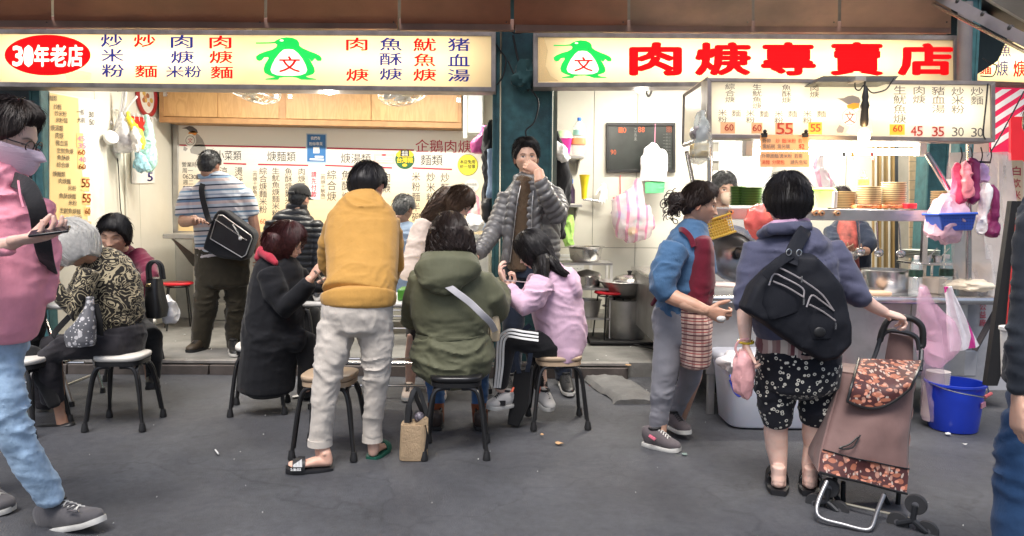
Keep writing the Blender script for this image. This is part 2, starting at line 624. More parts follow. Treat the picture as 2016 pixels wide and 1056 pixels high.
def head_geo(T,tone,lips=(.45,.17,.14),brow=(.03,.02,.015),closed=False,nseg=110,nring=92,eye=True):
 u=np.linspace(-1,1,nseg,endpoint=False)
 az=PI*(.45*u+.55*u**3)
 v=np.linspace(-1,1,nring+1)[1:-1]
 el=(PI/2)*(.75*v+.25*v**3)
 A,E_=np.meshgrid(az,el)
 n=dirs(A.ravel(),E_.ravel())
 n=np.vstack([n,[[0,0,-1],[0,0,1]]])
 P=head_field(n)
 x,y,z=P[:,0],P[:,1],P[:,2]
 C=np.tile(np.array(tone),(len(P),1))
 front=n[:,1]>.25
 ax=np.abs(x)
 def paint(w,col):
  nonlocal C
  w=np.clip(w,0,1)[:,None]*front[:,None]
  C=C*(1-w)+np.array(col)*w
 paint(.35*ga(ax,.045,.018)*ga(z,-.022,.016),(tone[0]*1.0,tone[1]*.62,tone[2]*.58))
 paint(.3*ga(x,0,.012)*ga(z,-.034,.01),(tone[0],tone[1]*.66,tone[2]*.6))
 lipw=sm(1.15,.8,((ax/.023)**2+((z+.0605)/.0085)**2))
 paint(lipw,lips)
 paint(.8*ga(z,-.0605,.0016)*sm(.026,.02,ax),tuple(c*.35 for c in lips))
 paint(.9*ga(ax,.0085,.0035)*ga(z,-.0415,.0028),(.08,.03,.02))
 if brow is not None:
  zb=.0215+.004*sm(.015,.034,ax)-.006*sm(.036,.052,ax)
  paint(.9*ga(z,zb,.0036)*sm(.013,.019,ax)*sm(.053,.045,ax),brow)
 if eye:
  ex,ez=(ax-.031)/.0145,(z-.004)
  if closed:
   paint(.95*ga(ez,-.002-.003*ex**2,.0019)*sm(1.15,.9,np.abs(ex)),(.03,.02,.015))
  else:
   op=.0052*np.clip(1-ex**2,0,1)**.5
   ins=sm(.0012,-.0006,np.abs(ez)-op)*(np.abs(ex)<1.05)
   paint(ins,(.62,.58,.54))
   paint(ins*sm(.0068,.0052,np.sqrt((ax-.031)**2+ez**2)),(.02,.012,.01))
   paint(.95*ga(ez-op,.0006,.0016)*(np.abs(ex)<1.1),(.025,.015,.012))
   paint(.4*ga(ez+op,-.0004,.0012)*(np.abs(ex)<1.0),(.12,.06,.045))
 g=Geo()
 R,c,s=T
 Wd=(np.array(R)@(P*s).T).T+np.array(c)
 fs=[]
 nr=nring-1
 for i in range(nr-1):
  for k in range(nseg):
   k2=(k+1)%nseg
   fs.append((i*nseg+k,(i+1)*nseg+k,(i+1)*nseg+k2,i*nseg+k2))
 a,b=len(P)-2,len(P)-1
 for k in range(nseg):
  k2=(k+1)%nseg
  fs.append((a,k,k2));fs.append((b,(nr-1)*nseg+k2,(nr-1)*nseg+k))
 g.add(Wd,fs)
 g.c=[tuple(q)for q in C]
 for sd in(-1,1):
  e=Geo()
  o=V((sd*.074,-.008,-.006))
  ball(e,(0,0,0),(.008,.017,.031),12,8)
  m=Matrix.Rotation(math.radians(-12),3,'X')@Matrix.Rotation(math.radians(sd*-22),3,'Z')
  lobe=[(m@V(p))+o for p in e.v]
  e.v=[tuple(Matrix.identity(3)@q)for q in lobe]if False else[tuple(q)for q in lobe]
  rim=Geo()
  pts=[m@V((sd*.006,.017*math.cos(t)*.9,.031*math.sin(t)))+o for t in np.linspace(-1.2,3.9,12)]
  tube(rim,pts,.0035,6)
  e.add(rim.v,rim.f)
  e.v=[tuple((R@V(p))*s+c)for p in e.v]
  g.join(e,tuple(x_*q_ for x_,q_ in zip(tone,(1,.8,.75))))
 return g
HAIRLINES={'short':[(0,40),(35,38),(52,18),(70,2),(80,-2),(95,10),(110,-14),(130,-34),(180,-40)],'fringe':[(0,27),(30,24),(48,12),(66,-12),(90,-20),(110,-34),(140,-45),(180,-48)],'bob':[(0,24),(25,20),(42,0),(52,-34),(70,-48),(100,-52),(140,-56),(180,-56)],'tied':[(0,34),(35,30),(55,14),(75,2),(88,-2),(100,-10),(125,-28),(180,-34)],'crop':[(0,40),(35,36),(55,20),(75,4),(90,2),(105,-6),(125,-28),(180,-38)],}
def hair_geo(T,style='short',th=.016,n=700,slen=.05,seed=1,wob=.01,sr=.0016,part=0.,puff=None,curl=0.,flow=None):
 R,c,s=T
 hl=HAIRLINES[style]
 xs=np.radians([h[0]for h in hl]);ys=np.radians([h[1]for h in hl])
 def line(az):return np.interp(np.abs(az),xs,ys)
 rng=np.random.default_rng(seed)
 nseg,nring=72,46
 az=np.linspace(-PI,PI,nseg,endpoint=False)
 el=np.linspace(-PI/2,PI/2,nring+1)[1:-1]
 A,E_=np.meshgrid(az,el)
 a,e=A.ravel(),E_.ravel()
 def offs(a,e):
  nn=dirs(a,e)
  jit=.12*vnoise(nn*7,seed)
  k=sm(-.14,.10,e-line(a)+jit*.5)
  o=-.014+(th+.014)*k
  o=o+k*.002*vnoise(nn*np.array([14,14,4]),seed+1)
  if puff:o=o+k*puff(nn)
  return o,k
 o,k=offs(a,e)
 n_=dirs(a,e)
 P=skull(n_,o)
 P=np.vstack([P,skull(np.array([[0,0,-1.]]),-.014),skull(np.array([[0,0,1.]]),th)])
 g=Geo()
 Wd=(np.array(R)@(P*s).T).T+np.array(c)
 fs=[]
 nr=nring-1
 for i in range(nr-1):
  for q in range(nseg):
   q2=(q+1)%nseg
   fs.append((i*nseg+q,(i+1)*nseg+q,(i+1)*nseg+q2,i*nseg+q2))
 ia,ib=len(P)-2,len(P)-1
 for q in range(nseg):
  q2=(q+1)%nseg
  fs.append((ia,q,q2));fs.append((ib,(nr-1)*nseg+q2,(nr-1)*nseg+q))
 g.add(Wd,fs)
 Rn=np.array(R);cn=np.array(c)
 sr*=.8
 for i in range(int(n*1.3)):
  a0=rng.uniform(-PI,PI)
  top=PI/2-abs(rng.normal(0,.55))
  lo=line(a0)
  if top<lo+.1:top=rng.uniform(lo+.1,PI/2)
  L=slen*rng.uniform(.6,1.3)/.11
  e1=max(top-L,lo-rng.uniform(.0,.12))
  ee=np.linspace(top,e1,6)
  sw=rng.normal(0,.12)+part
  aa=a0+sw*np.linspace(0,1,6)
  oo,_=offs(aa,ee)
  lift=np.linspace(-.002,.0035+rng.uniform(0,wob)+(rng.uniform(0,.016)if rng.uniform()<.06 else 0),6)
  q=skull(dirs(aa,ee),np.maximum(oo,th*.3)+lift)
  if curl:q=q+curl*np.sin(np.linspace(0,9,6)+rng.uniform(0,6))[:,None]*rng.normal(size=3)*.5
  pts=(Rn@(q*s).T).T+cn
  tube(g,[V(p)for p in pts],[sr*1.1,sr,sr,sr,sr*.8,sr*.25],3)
 return g
def lock_strands(g,rows,n=150,sr=.0018,seed=3,lift=.003,wig=.008,lat=None,span=(.2,.6)):
 """long strands that run along a lofted lock of hair"""
 rng=np.random.default_rng(seed)
 m=len(rows)
 cs=[V(r[0])for r in rows]
 fr=[]
 for i,r in enumerate(rows):
  t=(cs[min(i+1,m-1)]-cs[max(i-1,0)]).normalized()
  L=V(lat if lat is not None else(1,0,0))
  L=(L-t*L.dot(t)).normalized()
  fr.append((cs[i],r[1],r[2],L,t.cross(L)))
 def at(u,th):
  x=min(max(u,0),.9999)*(m-1)
  i=int(x);f=x-i
  p=[]
  for q in(fr[i],fr[min(i+1,m-1)]):
   p.append(q[0]+q[3]*((q[1]+lift)*math.cos(th))+q[4]*((q[2]+lift)*math.sin(th)))
  return p[0].lerp(p[1],f)+(fr[i][4]*0)
 for _ in range(n):
  th=rng.uniform(0,2*PI)
  u0=rng.uniform(0,1-span[0]);u1=min(1.06,u0+rng.uniform(*span))
  ph=rng.uniform(0,6)
  pts=[]
  for k in range(7):
   u=u0+(u1-u0)*k/6
   p=at(u,th+.12*math.sin(k+ph))
   if u>1:p=p+(cs[-1]-cs[-2]).normalized()*((u-1)*(cs[-1]-cs[-2]).length*(m-1)*.6)
   pts.append(p+V(rng.normal(0,wig*.25,3)))
  tube(g,pts,[sr,sr,sr,sr,sr,sr*.8,sr*.3],3)
def hand_geo(wrist,d,palm,s=1.0,curl=(40,40,40,45),thumb=1,tcurl=25,spread=4,tdir=(.75,.6,-.35)):
 """d: wrist->knuckles, palm: the way the palm faces, thumb: +1/-1 side along d x palm"""
 d=V(d).normalized();palm=V(palm)
 palm=(palm-d*palm.dot(d)).normalized()
 x=d.cross(palm)*thumb
 wrist=V(wrist)
 def P(a,b,c):return wrist+(x*a+d*b-palm*c)*s
 g=Geo()
 loft(g,[(P(0,-.02,0),.026*s,.019*s,x),(P(0,.01,0),.029*s,.017*s,x),(P(0,.045,0),.039*s,.0165*s,x),(P(0,.082,.001),.041*s,.0135*s,x),(P(0,.094,.001),.037*s,.010*s,x)],14,p=2.4,cap=.2)
 bx=(.030,.0105,-.0095,-.029);ln=(.070,.078,.073,.057);by=(.087,.092,.089,.080)
 for i in range(4):
  c=math.radians(curl[i])
  p=P(bx[i],by[i]-.012,0)
  pts=[p,P(bx[i],by[i],0)]
  ang=math.radians((1.5-i)*spread)
  r=(.0092,.0095,.009,.0078)[i]*s
  a=c*.55
  for k,f in enumerate((.46,.30,.24)):
   v=(d*math.cos(a)+palm*math.sin(a))
   v=v*math.cos(ang)+x*math.sin(ang)
   pts.append(pts[-1]+v*(ln[i]*f*s*(1.15)))
   a+=c*.8
  loft(g,[(q,r*k,r*k)for q,k in zip(pts,(1.05,1.05,1,.92,.74))],10,cap=.5)
 t0=P(.024,.020,-.004)
 tv=(x*tdir[0]+d*tdir[1]-palm*tdir[2]).normalized()
 t1=t0+tv*.044*s
 tc=math.radians(tcurl)
 tv2=(tv*math.cos(tc)+(d*.8-x*.6+palm*.3).normalized()*math.sin(tc)).normalized()
 t2=t1+tv2*.034*s
 t3=t2+tv2*.026*s
 loft(g,[(P(.012,.012,0),.015*s,.015*s),(t0,.0150*s,.0145*s),(t1,.0115*s,.0115*s),(t2,.0105*s,.010*s),(t3,.0075*s,.0072*s)],10,cap=.5)
 return g
def TR(rows,k=1.0):
 """torso rings: (xl, xr, py, Y, b)"""
 out=[]
 for r in rows:
  xl,xr,py,Y,b=r[:5]
  c=W((xl+xr)/2,py,Y)
  a=(xr-xl)/2*Y/F;t=((xl+xr)/2-1008)/F
  a=math.sqrt(max(a*a-(b*t)**2,(.5*a)**2))
  out.append((c,a*k,b*k))
 return out
def LR(rows,k=1.0):
 """limb: (px, py, Y, radius in px) or with a depth ratio"""
 out=[]
 for r in rows:
  px,py,Y,rp=r[:4]
  q=r[4]if len(r)>4 else 1.0
  rp=rp/math.sqrt(1+((px-1008)/F)**2)
  out.append((W(px,py,Y),rp*Y/F*k,rp*Y/F*k*q))
 return out
def shoe_geo(heel,toe,w=.048,h=.075,kind='sneaker',up=V((0,0,1)),up2=None):
 """heel/toe: sole points; returns (upper, sole)"""
 heel,toe=V(heel),V(toe)
 d=(toe-heel);L=d.length;d.normalize()
 u=(up-d*up.dot(d)).normalized()
 x=d.cross(u)
 up_,so=Geo(),Geo()
 def out(k,y):
  return k*(.62+.38*math.sin(min(1,y/.32)*PI/2)if y<.32 else(.92+.10*math.sin((y-.32)/.4*PI/2)if y<.72 else 1.02*math.sqrt(max(.0,1-((y-.72)/.31)**2))))
 st=.022 if kind=='sneaker' else(.012 if kind in('flat',)else .026)
 ys=[0,.05,.15,.3,.45,.6,.72,.82,.9,.96,1.0]
 n=1
 pts=[]
 for side in(1,-1):
  rng_=ys if side==1 else ys[::-1]
  for y in rng_:
   pts.append((side*out(w,y if y>.02 else .0),y))
 bot=[heel+d*(L*y)+x*(xx*.94)+u*(.006*max(0,(y-.8)/.2))for xx,y in pts]
 mid=[heel+d*(L*y)+x*(xx*1.04)+u*(st*.5+.008*max(0,(y-.8)/.2))for xx,y in pts]
 top=[heel+d*(L*y)+x*(xx*.98)+u*(st+.008*max(0,(y-.8)/.2))for xx,y in pts]
 m=len(pts)
 so.add(bot+mid+top,[tuple(range(m-1,-1,-1)),tuple(range(2*m,3*m))]+[(k,(k+1)%m,m+(k+1)%m,m+k)for k in range(m)]+[(m+k,m+(k+1)%m,2*m+(k+1)%m,2*m+k)for k in range(m)])
 if kind=='slide':return up_,so
 prof={'sneaker':[(0.02,.62,.95),(.1,.85,1.05),(.25,.88,1.0),(.4,.9,.95),(.52,.95,.78),(.66,1,.58),(.8,.95,.47),(.9,.78,.40),(.97,.45,.28)],'flat':[(0.02,.6,.75),(.1,.82,.72),(.3,.8,.5),(.5,.85,.42),(.7,.95,.42),(.85,.85,.36),(.95,.5,.25)]}['sneaker' if kind!='flat' else 'flat']
 rows=[]
 for y,kw,kh in prof:
  hh=h*kh
  rows.append((heel+d*(L*y)+u*(st+hh/2-.006),w*kw,hh/2+.004,x))
 loft(up_,rows,18,p=2.5,cap=.4)
 return up_,so
def foot_geo(heel,toe,ankle,r=.033,w=.042,toes=True):
 """bare foot on sole points"""
 g=Geo()
 heel,toe,ankle=V(heel),V(toe),V(ankle)
 d=(toe-heel);L=d.length;d.normalize()
 u=V((0,0,1));u=(u-d*u.dot(d)).normalized();x=d.cross(u)
 rows=[]
 for y,kw,kh in((.0,.5,.030),(.07,.68,.042),(.2,.7,.050),(.35,.72,.050),(.5,.8,.040),(.65,.95,.029),(.78,1.0,.020)):
  rows.append((heel+d*(L*y)+u*(kh*.5+.002),w*kw,kh*.55,x))
 loft(g,rows,16,cap=.3)
 loft(g,[(heel+d*(L*.12)+u*.03,r*.95,r*1.1,x),(heel+d*(L*.14)+u*.06,r*.9,r,x),(ankle,r*.92,r*.98,x)],14,cap=.2)
 for q in(-1,1):ball(g,heel+d*(L*.17)+u*.07+x*(q*r*.72),.010,8,6)
 if toes:
  for i in range(5):
   xx=(-.031+.0155*i);rr=(.008,.0085,.009,.0095,.013)[i]
   yy=(.90,.95,.985,1.0,.99)[i]
   loft(g,[(heel+d*(L*.74)+x*xx*1.0+u*.015,rr,rr,x),(heel+d*(L*(yy-.06))+x*xx*1.02+u*.013,rr,rr*.95,x),(heel+d*(L*yy-.006)+x*xx*1.02+u*.010,rr*.8,rr*.75,x)],8,cap=.5)
 return g
class Person:
 def __init__(s,label,px,py,Y=None,z=0.,tone=SKIN,group=None):
  s.base=G(px,py,z)if Y is None else W(px,py,Y)
  s.base=V((s.base.x,s.base.y,z))
  s.tone=tone
  s.coarse=Geo();s.fine=Geo();s.headg=None
  s.label=label;s.group=group
  s.queue=[]
  s.dz=[]
 def limb(s,rows,fine=False):
  loft(s.fine if fine else s.coarse,LR(rows),14,cap=.3)
  return s
 def torso(s,rows,k=.86):
  loft(s.coarse,TR(rows,k),18,cap=.3)
 def head(s,px,py,Y,size=1.0,yaw=0,pitch=0,roll=0,detail=True,**k):
  R=frame(yaw,pitch,roll)
  c=W(px,py,Y)
  s.T=(R,c,size)
  s.headg=head_geo(s.T,s.tone,nseg=110 if detail else 48,nring=92 if detail else 40,eye=detail,**k)
  return s.T
 def neck(s,to,r=.052):
  R,c,sz=s.T
  a=c+R@V((0,-.028,-.075))*sz
  to=V(to)
  loft(s.coarse,[(a+(a-to)*.2,r,r),(a,r,r),(a.lerp(to,.5),r*.98,r*.98),(to,r*1.15,r*1.1)],14)
 def hand(s,*a,**k):
  g=hand_geo(*a,**k)
  s.fine.add(g.v,g.f)
 def add(s,name,g,mat,**k):
  s.queue.append((name,g,mat,k))
 def done(s,vox=.014,fvox=.0042):
  g=Geo()
  if s.coarse.v:g.join(remesh(s.coarse,vox,3),s.tone)
  if s.fine.v:
   fr=remesh(s.fine,fvox,2)
   v=vnoise(np.array(fr.v)*60,4)
   g.join(fr);n=len(fr.v)
   t=np.array(s.tone)
   g.c=list(g.c)[:-n]+[tuple(t*(1,1-.06*(1+q),1-.08*(1+q)))for q in v]
  if s.headg:g.join(s.headg)
  if g.c is None:g.c=[s.tone]*len(g.v)
  o=mk('person',g,skin_mat,base=s.base,angle=0)
  tag(o,s.label,'person',s.group)
  s.obj=o
  out=[]
  for name,gg,mat,k in s.queue:
   sub=k.pop('sub',None)
   lb=k.pop('label',None)
   q=mk(name,gg,mat,parent=o,angle=k.pop('angle',60),**k)
   if lb:q['label']=lb
   if sub:
    for n2,g2,m2 in sub:mk(n2,g2,m2,parent=q,angle=60)
   out.append(q)
  return o
 def garment(s,name,lofts,mat,vox=.012,smi=4,fold=None,q=None,label=None,sub=None,post=None):
  """lofts: list of rows lists (already in world), united into one cloth"""
  g=Geo()
  for r in lofts:
   if isinstance(r,Geo):g.add(r.v,r.f)
   elif isinstance(r,tuple):loft(g,r[0],22,**r[1])
   else:loft(g,r,22,cap=.25)
  g=remesh(g,vox*.82,smi)
  if q:quilt(g,*q)
  if fold:folds(g,**fold)
  if post:post(g)
  s.add(name,g,mat,label=label,sub=sub)
  return g
 def shoe(s,heel,toe,mat,sole,kind='sneaker',w=.048,h=.085,up=V((0,0,1)),extra=None,label=None):
  a,b=shoe_geo(heel,toe,w,h,kind,up)
  sub=[('sole',b,sole)]+(extra or[])
  if kind=='sneaker':
   hv,tv=V(heel),V(toe);d=tv-hv;L=d.length;d.normalize();u=(V(up)-d*V(up).dot(d)).normalized();x=d.cross(u);g=Geo()
   for q in range(5):
    y=.44+.06*q;hh=h*(.98-.085*q)+.018
    for sg in(-1,1):tube(g,[hv+d*(L*(y-.02*sg))+x*(-w*.42)+u*(hh-.008),hv+d*(L*y)+u*(hh+.003),hv+d*(L*(y+.02*sg))+x*(w*.42)+u*(hh-.008)],.0032,4)
   sub.append(('lace',g,sole if h>.09 else rubber_black))
   g=Geo();tube(g,[hv+d*(L*(.15+.15*(1-math.cos(t))))+x*(w*.66*math.sin(t))+u*(h*1.02+.016-.006*math.cos(t))for t in np.linspace(0,2*PI,19)],.007,6);sub.append(('collar',g,rubber_black))
  s.add('shoe',a,mat,sub=sub,label=label)
def glasses_geo(T,r=.021,col=None,thick_=.0016,squash=.8):
 R,c,s=T
 g=Geo()
 def X(x,y,z):return c+(R@V((x,y,z)))*s
 for sd in(-1,1):
  pts=[X(sd*.033+r*math.cos(t)*1.1,.094-.10*(sd*.033+r*math.cos(t))*sd,.002+r*squash*math.sin(t))for t in np.linspace(0,2*PI,17)]
  tube(g,pts,thick_*s,5)
  tube(g,[X(sd*.056,.089,.006),X(sd*.078,.05,.006),X(sd*.084,-.005,.008),X(sd*.082,-.02,-.008)],thick_*s,5)
 tube(g,[X(-.011,.094,.006),X(0,.098,.009),X(.011,.094,.006)],thick_*s,5)
 return g
def strap_geo(pts,w=.04,th=.004,nrm=None,n=8):
 """flat band through world points; w across, facing nrm"""
 P=smooth_path(pts,n)
 g=Geo()
 rows=[]
 for i,p in enumerate(P):
  t=(P[min(i+1,len(P)-1)]-P[max(i-1,0)]).normalized()
  N=V(nrm)if nrm is not None else V((0,-1,0))
  L=t.cross(N).normalized()
  rows.append((p,w/2,th/2,L))
 return loft(g,rows,10,p=5,cap=0)
skin_mat=M('skin',SKIN,rough=.5,attr=True,var=.06,vs=30,bump=.06,bs=250,sss=.08,spec=.4)
def hair_mat(name,col,rough=.46,var=.5):
 m=M(name,col,rough=rough,var=var,vs=60,spec=.35,bump=.25,bs=90,aniso=(1,1,.15))
 return m
h_black=hair_mat('hair_black',(.011,.009,.009))
h_dark=hair_mat('hair_dark_brown',(.022,.013,.010))
h_red=hair_mat('hair_auburn',(.045,.010,.010))
h_white=hair_mat('hair_white',(.50,.49,.46),.5,.2)
h_grey=hair_mat('hair_grey',(.10,.10,.10),.45,.6)
h_salt=hair_mat('hair_black_grey',(.035,.035,.036),.45,.8)
rubber_black=M('rubber_black',(.012,.012,.013),rough=.6,var=.2)
sole_white=M('sole_white',(.62,.61,.57),rough=.6,dirt=.4)
# ================================================================ the setting
ZS=.10
YF=6.08
YB1,YB2=8.44,7.9
XL=-3.74
asph=M('asphalt',(.068,.071,.080),rough=.62,var=.25,vs=2.2,bump=.9,bs=150,dirt=.55,dcol=(.045,.044,.049),spec=.5)
def patch_asphalt(m):
 n,b,tc=nodes_of(m)
 t=n.nodes.new('ShaderNodeTexNoise');t.inputs['Scale'].default_value=.9;t.inputs['Detail'].default_value=7
 t.inputs['Roughness'].default_value=.6;t.inputs['Distortion'].default_value=.6
 n.links.new(tc.outputs['Object'],t.inputs['Vector'])
 mr=n.nodes.new('ShaderNodeMapRange');mr.inputs['From Min'].default_value=.35;mr.inputs['From Max'].default_value=.65
 mr.inputs['To Min'].default_value=.42;mr.inputs['To Max'].default_value=.75
 n.links.new(t.outputs['Fac'],mr.inputs['Value']);n.links.new(mr.outputs[0],b.inputs['Roughness'])
 gz=n.nodes.new('ShaderNodeTexNoise');gz.inputs['Scale'].default_value=22;gz.inputs['Detail'].default_value=9;gz.inputs['Roughness'].default_value=.78
 n.links.new(tc.outputs['Object'],gz.inputs['Vector'])
 gm=n.nodes.new('ShaderNodeMapRange');gm.inputs['From Min'].default_value=.3;gm.inputs['From Max'].default_value=.7;gm.inputs['To Min'].default_value=.72;gm.inputs['To Max'].default_value=1.3
 n.links.new(gz.outputs['Fac'],gm.inputs['Value'])
 cw=n.nodes.new('ShaderNodeTexVoronoi');cw.feature='DISTANCE_TO_EDGE';cw.inputs['Scale'].default_value=.9
 cn_=n.nodes.new('ShaderNodeTexNoise');cn_.inputs['Scale'].default_value=3;cn_.inputs['Detail'].default_value=6
 cv=n.nodes.new('ShaderNodeVectorMath');cv.operation='MULTIPLY_ADD';cv.inputs[1].default_value=(.7,.7,0)
 n.links.new(tc.outputs['Object'],cn_.inputs['Vector']);n.links.new(cn_.outputs['Color'],cv.inputs[0]);n.links.new(tc.outputs['Object'],cv.inputs[2]);n.links.new(cv.outputs[0],cw.inputs['Vector'])
 cm_=n.nodes.new('ShaderNodeMapRange');cm_.inputs['From Max'].default_value=.010;cm_.inputs['To Min'].default_value=.74;cm_.inputs['To Max'].default_value=1
 n.links.new(cw.outputs['Distance'],cm_.inputs['Value'])
 g2=n.nodes.new('ShaderNodeMath');g2.operation='MULTIPLY';n.links.new(gm.outputs[0],g2.inputs[0]);n.links.new(cm_.outputs[0],g2.inputs[1])
 sc0=n.nodes.new('ShaderNodeVectorMath');sc0.operation='SCALE';n.links.new(b.inputs['Base Color'].links[0].from_socket,sc0.inputs[0]);n.links.new(g2.outputs[0],sc0.inputs['Scale'])
 n.links.new(sc0.outputs[0],b.inputs['Base Color'])
 v=n.nodes.new('ShaderNodeTexVoronoi');v.inputs['Scale'].default_value=140
 n.links.new(tc.outputs['Object'],v.inputs['Vector'])
 r=ramp(n,[(0,(1,1,1)),(.10,(1,1,1)),(.16,(0,0,0))])
 n.links.new(v.outputs['Distance'],r.inputs['Fac'])
 w=n.nodes.new('ShaderNodeTexNoise');w.inputs['Scale'].default_value=60
 n.links.new(tc.outputs['Object'],w.inputs['Vector'])
 mm=n.nodes.new('ShaderNodeMath');mm.operation='GREATER_THAN';mm.inputs[1].default_value=.56
 n.links.new(w.outputs['Fac'],mm.inputs[0])
 m2=n.nodes.new('ShaderNodeMath');m2.operation='MULTIPLY'
 n.links.new(mm.outputs[0],m2.inputs[0]);n.links.new(r.outputs['Color'],m2.inputs[1])
 src=b.inputs['Base Color'].links[0].from_socket
 mx=n.nodes.new('ShaderNodeMix');mx.data_type='RGBA'
 mx.inputs['B'].default_value=(.20,.195,.19,1)
 n.links.new(m2.outputs[0],mx.inputs['Factor']);n.links.new(src,mx.inputs['A'])
 n.links.new(mx.outputs['Result'],b.inputs['Base Color'])
patch_asphalt(asph)
g=Geo()
nx_,ny_=130,70
xs=np.concatenate([[-200,-30],np.linspace(-6.5,6.5,nx_),[30,200]])
ys=np.concatenate([[-200,-20],np.linspace(1.8,YF+.02,ny_)])
Xg,Yg=np.meshgrid(xs,ys)
Z=.012*vnoise(np.c_[Xg.ravel()*.8,Yg.ravel()*.8,np.zeros(Xg.size)],2)+.002*vnoise(np.c_[Xg.ravel()*6,Yg.ravel()*6,np.zeros(Xg.size)],3)
Z=Z*(np.abs(Xg.ravel())<7)*(Yg.ravel()>1)-.004
nX=len(xs)
g.add(np.c_[Xg.ravel(),Yg.ravel(),Z],[(j*nX+i,j*nX+i+1,(j+1)*nX+i+1,(j+1)*nX+i)for j in range(len(ys)-1)for i in range(nX-1)])
struct('road',g,asph,smooth='all')
g=Geo();g.add([(-200,YF,-.02),(200,YF,-.02),(200,260,-.02),(-200,260,-.02)],[(0,1,2,3)])
struct('ground',g,M('earth',(.06,.058,.055)),smooth=False)
conc=M('shop_floor_concrete',(.20,.195,.18),rough=.8,var=.3,vs=4,bump=.5,bs=50,dirt=.75,dcol=(.055,.05,.045))
g=Geo()
def fl(x0,x1,y0,y1,seed):
 """rough floor slab with an irregular front edge"""
 nx,ny=60,24
 P=[]
 for j in range(ny):
  r_=[]
  for i in range(nx):
   x=x0+(x1-x0)*i/(nx-1);y=y0+(y1-y0)*j/(ny-1)
   r_.append((x,y,ZS+.006*vnoise(np.array([[x*2.2,y*2.2,0]]),seed)[0]))
  P.append(r_)
 vs=[p for r_ in P for p in r_]
 fs=[(j*nx+i,j*nx+i+1,(j+1)*nx+i+1,(j+1)*nx+i)for j in range(ny-1)for i in range(nx-1)]
 n0=len(vs)
 for i in range(nx):vs.append((P[0][i][0],P[0][i][1]+.01,-.02))
 fs+=[(n0+i,n0+i+1,i+1,i)for i in range(nx-1)]
 g.add(vs,fs)
fl(-4.6,.30,YF,YB1,5)
fl(.30,6.5,YF+.03,YB2+.6,8)
struct('shop_floor',g,conc)
g=Geo()
x=-4.6
rr=random.Random(4)
kerb_m=M('kerb_steel',(.09,.075,.068),rough=.6,metal=.1,var=.4,vs=8,bump=.4,bs=30,dirt=.6)
while x<.9:
 L=rr.uniform(.9,1.5)
 k=Geo()
 box2(k,(x,YF-.055,-.02),(min(x+L,.95)-.012,YF-.004,ZS-.022+rr.uniform(-.004,.004)))
 mk('kerb_piece',k,kerb_m,kind='structure',bevel=.006)
 x+=L
g=Geo();box2(g,(-4.6,YF-.03,ZS-.014),(.95,YF+.035,ZS+.012))
struct('kerb',g,M('kerb_edge',(.32,.30,.28),rough=.5,metal=.4,var=.3,dirt=.7),bevel=.004)
g=Geo()
c=G(1228,775)
pts=[]
N=14
for j in range(10):
 r_=[]
 for i in range(N):
  u,v=i/(N-1),j/9
  x0=-.24+.12*(1-v);x=x0+.34*u+.02*math.sin(5*v)
  y=-.30+v*.72
  h=.055*(max(0,math.sin(PI*u))**.3)*(.75+.25*v)
  r_.append(c+V((x+.012*math.sin(9*v+3*u),y,max(-.01,h+.012*vnoise(np.array([[u*5,v*7,1.]]),3)[0]+.006*vnoise(np.array([[u*14,v*19,1.]]),4)[0]))))
 pts.append(r_)
sheet(g,pts,-.05)
tag(mk('concrete_lump',g,M('lump_concrete',(.13,.128,.122),rough=.85,var=.25,vs=9,bump=.7,bs=60,dirt=.5),base=c),'grey broken concrete ramp lump at the edge of the raised shop floor','rubble')
cream=M('wall_panel_paint',(.66,.635,.55),rough=.42,var=.04,vs=3,bump=.04,bs=12,dirt=.14,dcol=(.36,.31,.22))
greyw=M('lower_wall_paint',(.40,.385,.34),rough=.5,var=.14,vs=5,bump=.1,bs=20,dirt=.45,dcol=(.17,.15,.12))
joint=M('wall_joint',(.25,.235,.20),rough=.8)
def wall_panels(name,P0,P1,zs,n,mat,backing=.03,lower=None,widths=None):
 """P0,P1 plan points left to right as seen; panels proud of a darker backing"""
 a,b=V((*P0,0)),V((*P1,0))
 d=(b-a);L=d.length;d.normalize()
 nrm=d.cross(V((0,0,1)))
 g=Geo()
 hexa(g,[a+V((0,0,zs[0])),b+V((0,0,zs[0])),b+V((0,0,zs[-1])),a+V((0,0,zs[-1])),a-nrm*backing+V((0,0,zs[0])),b-nrm*backing+V((0,0,zs[0])),b-nrm*backing+V((0,0,zs[-1])),a-nrm*backing+V((0,0,zs[-1]))])
 w=struct(name,g,joint,smooth=False)
 cuts=[i/n for i in range(n+1)]if widths is None else widths
 for q in range(len(zs)-1):
  for i in range(len(cuts)-1):
   p=Geo()
   s0,s1=cuts[i]*L+.003,cuts[i+1]*L-.003
   z0,z1=zs[q]+.003,zs[q+1]-.003
   A,B=a+d*s0,a+d*s1
   o=nrm*.006
   hexa(p,[A+o+V((0,0,z0)),B+o+V((0,0,z0)),B+o+V((0,0,z1)),A+o+V((0,0,z1)),A-nrm*.002+V((0,0,z0)),B-nrm*.002+V((0,0,z0)),B-nrm*.002+V((0,0,z1)),A-nrm*.002+V((0,0,z1))])
   mk('panel',p,(lower if(lower and q==0)else mat),parent=w,smooth=False,bevel=.0015)
 return w
wall_panels('back_wall_of_dining_bay',(XL,YB1),(.34,YB1),[ZS,1.02,3.3],3,cream,lower=greyw)
wall_panels('left_side_wall',(XL,6.12),(XL,YB1-.008),[ZS,3.3],3,cream)
x1245=(W(1247,400,YB2).x-.34)/(6.4-.34)
x1165=(W(1167,400,YB2).x-.34)/(6.4-.34)
x1327=(W(1327,400,YB2).x-.34)/(6.4-.34)
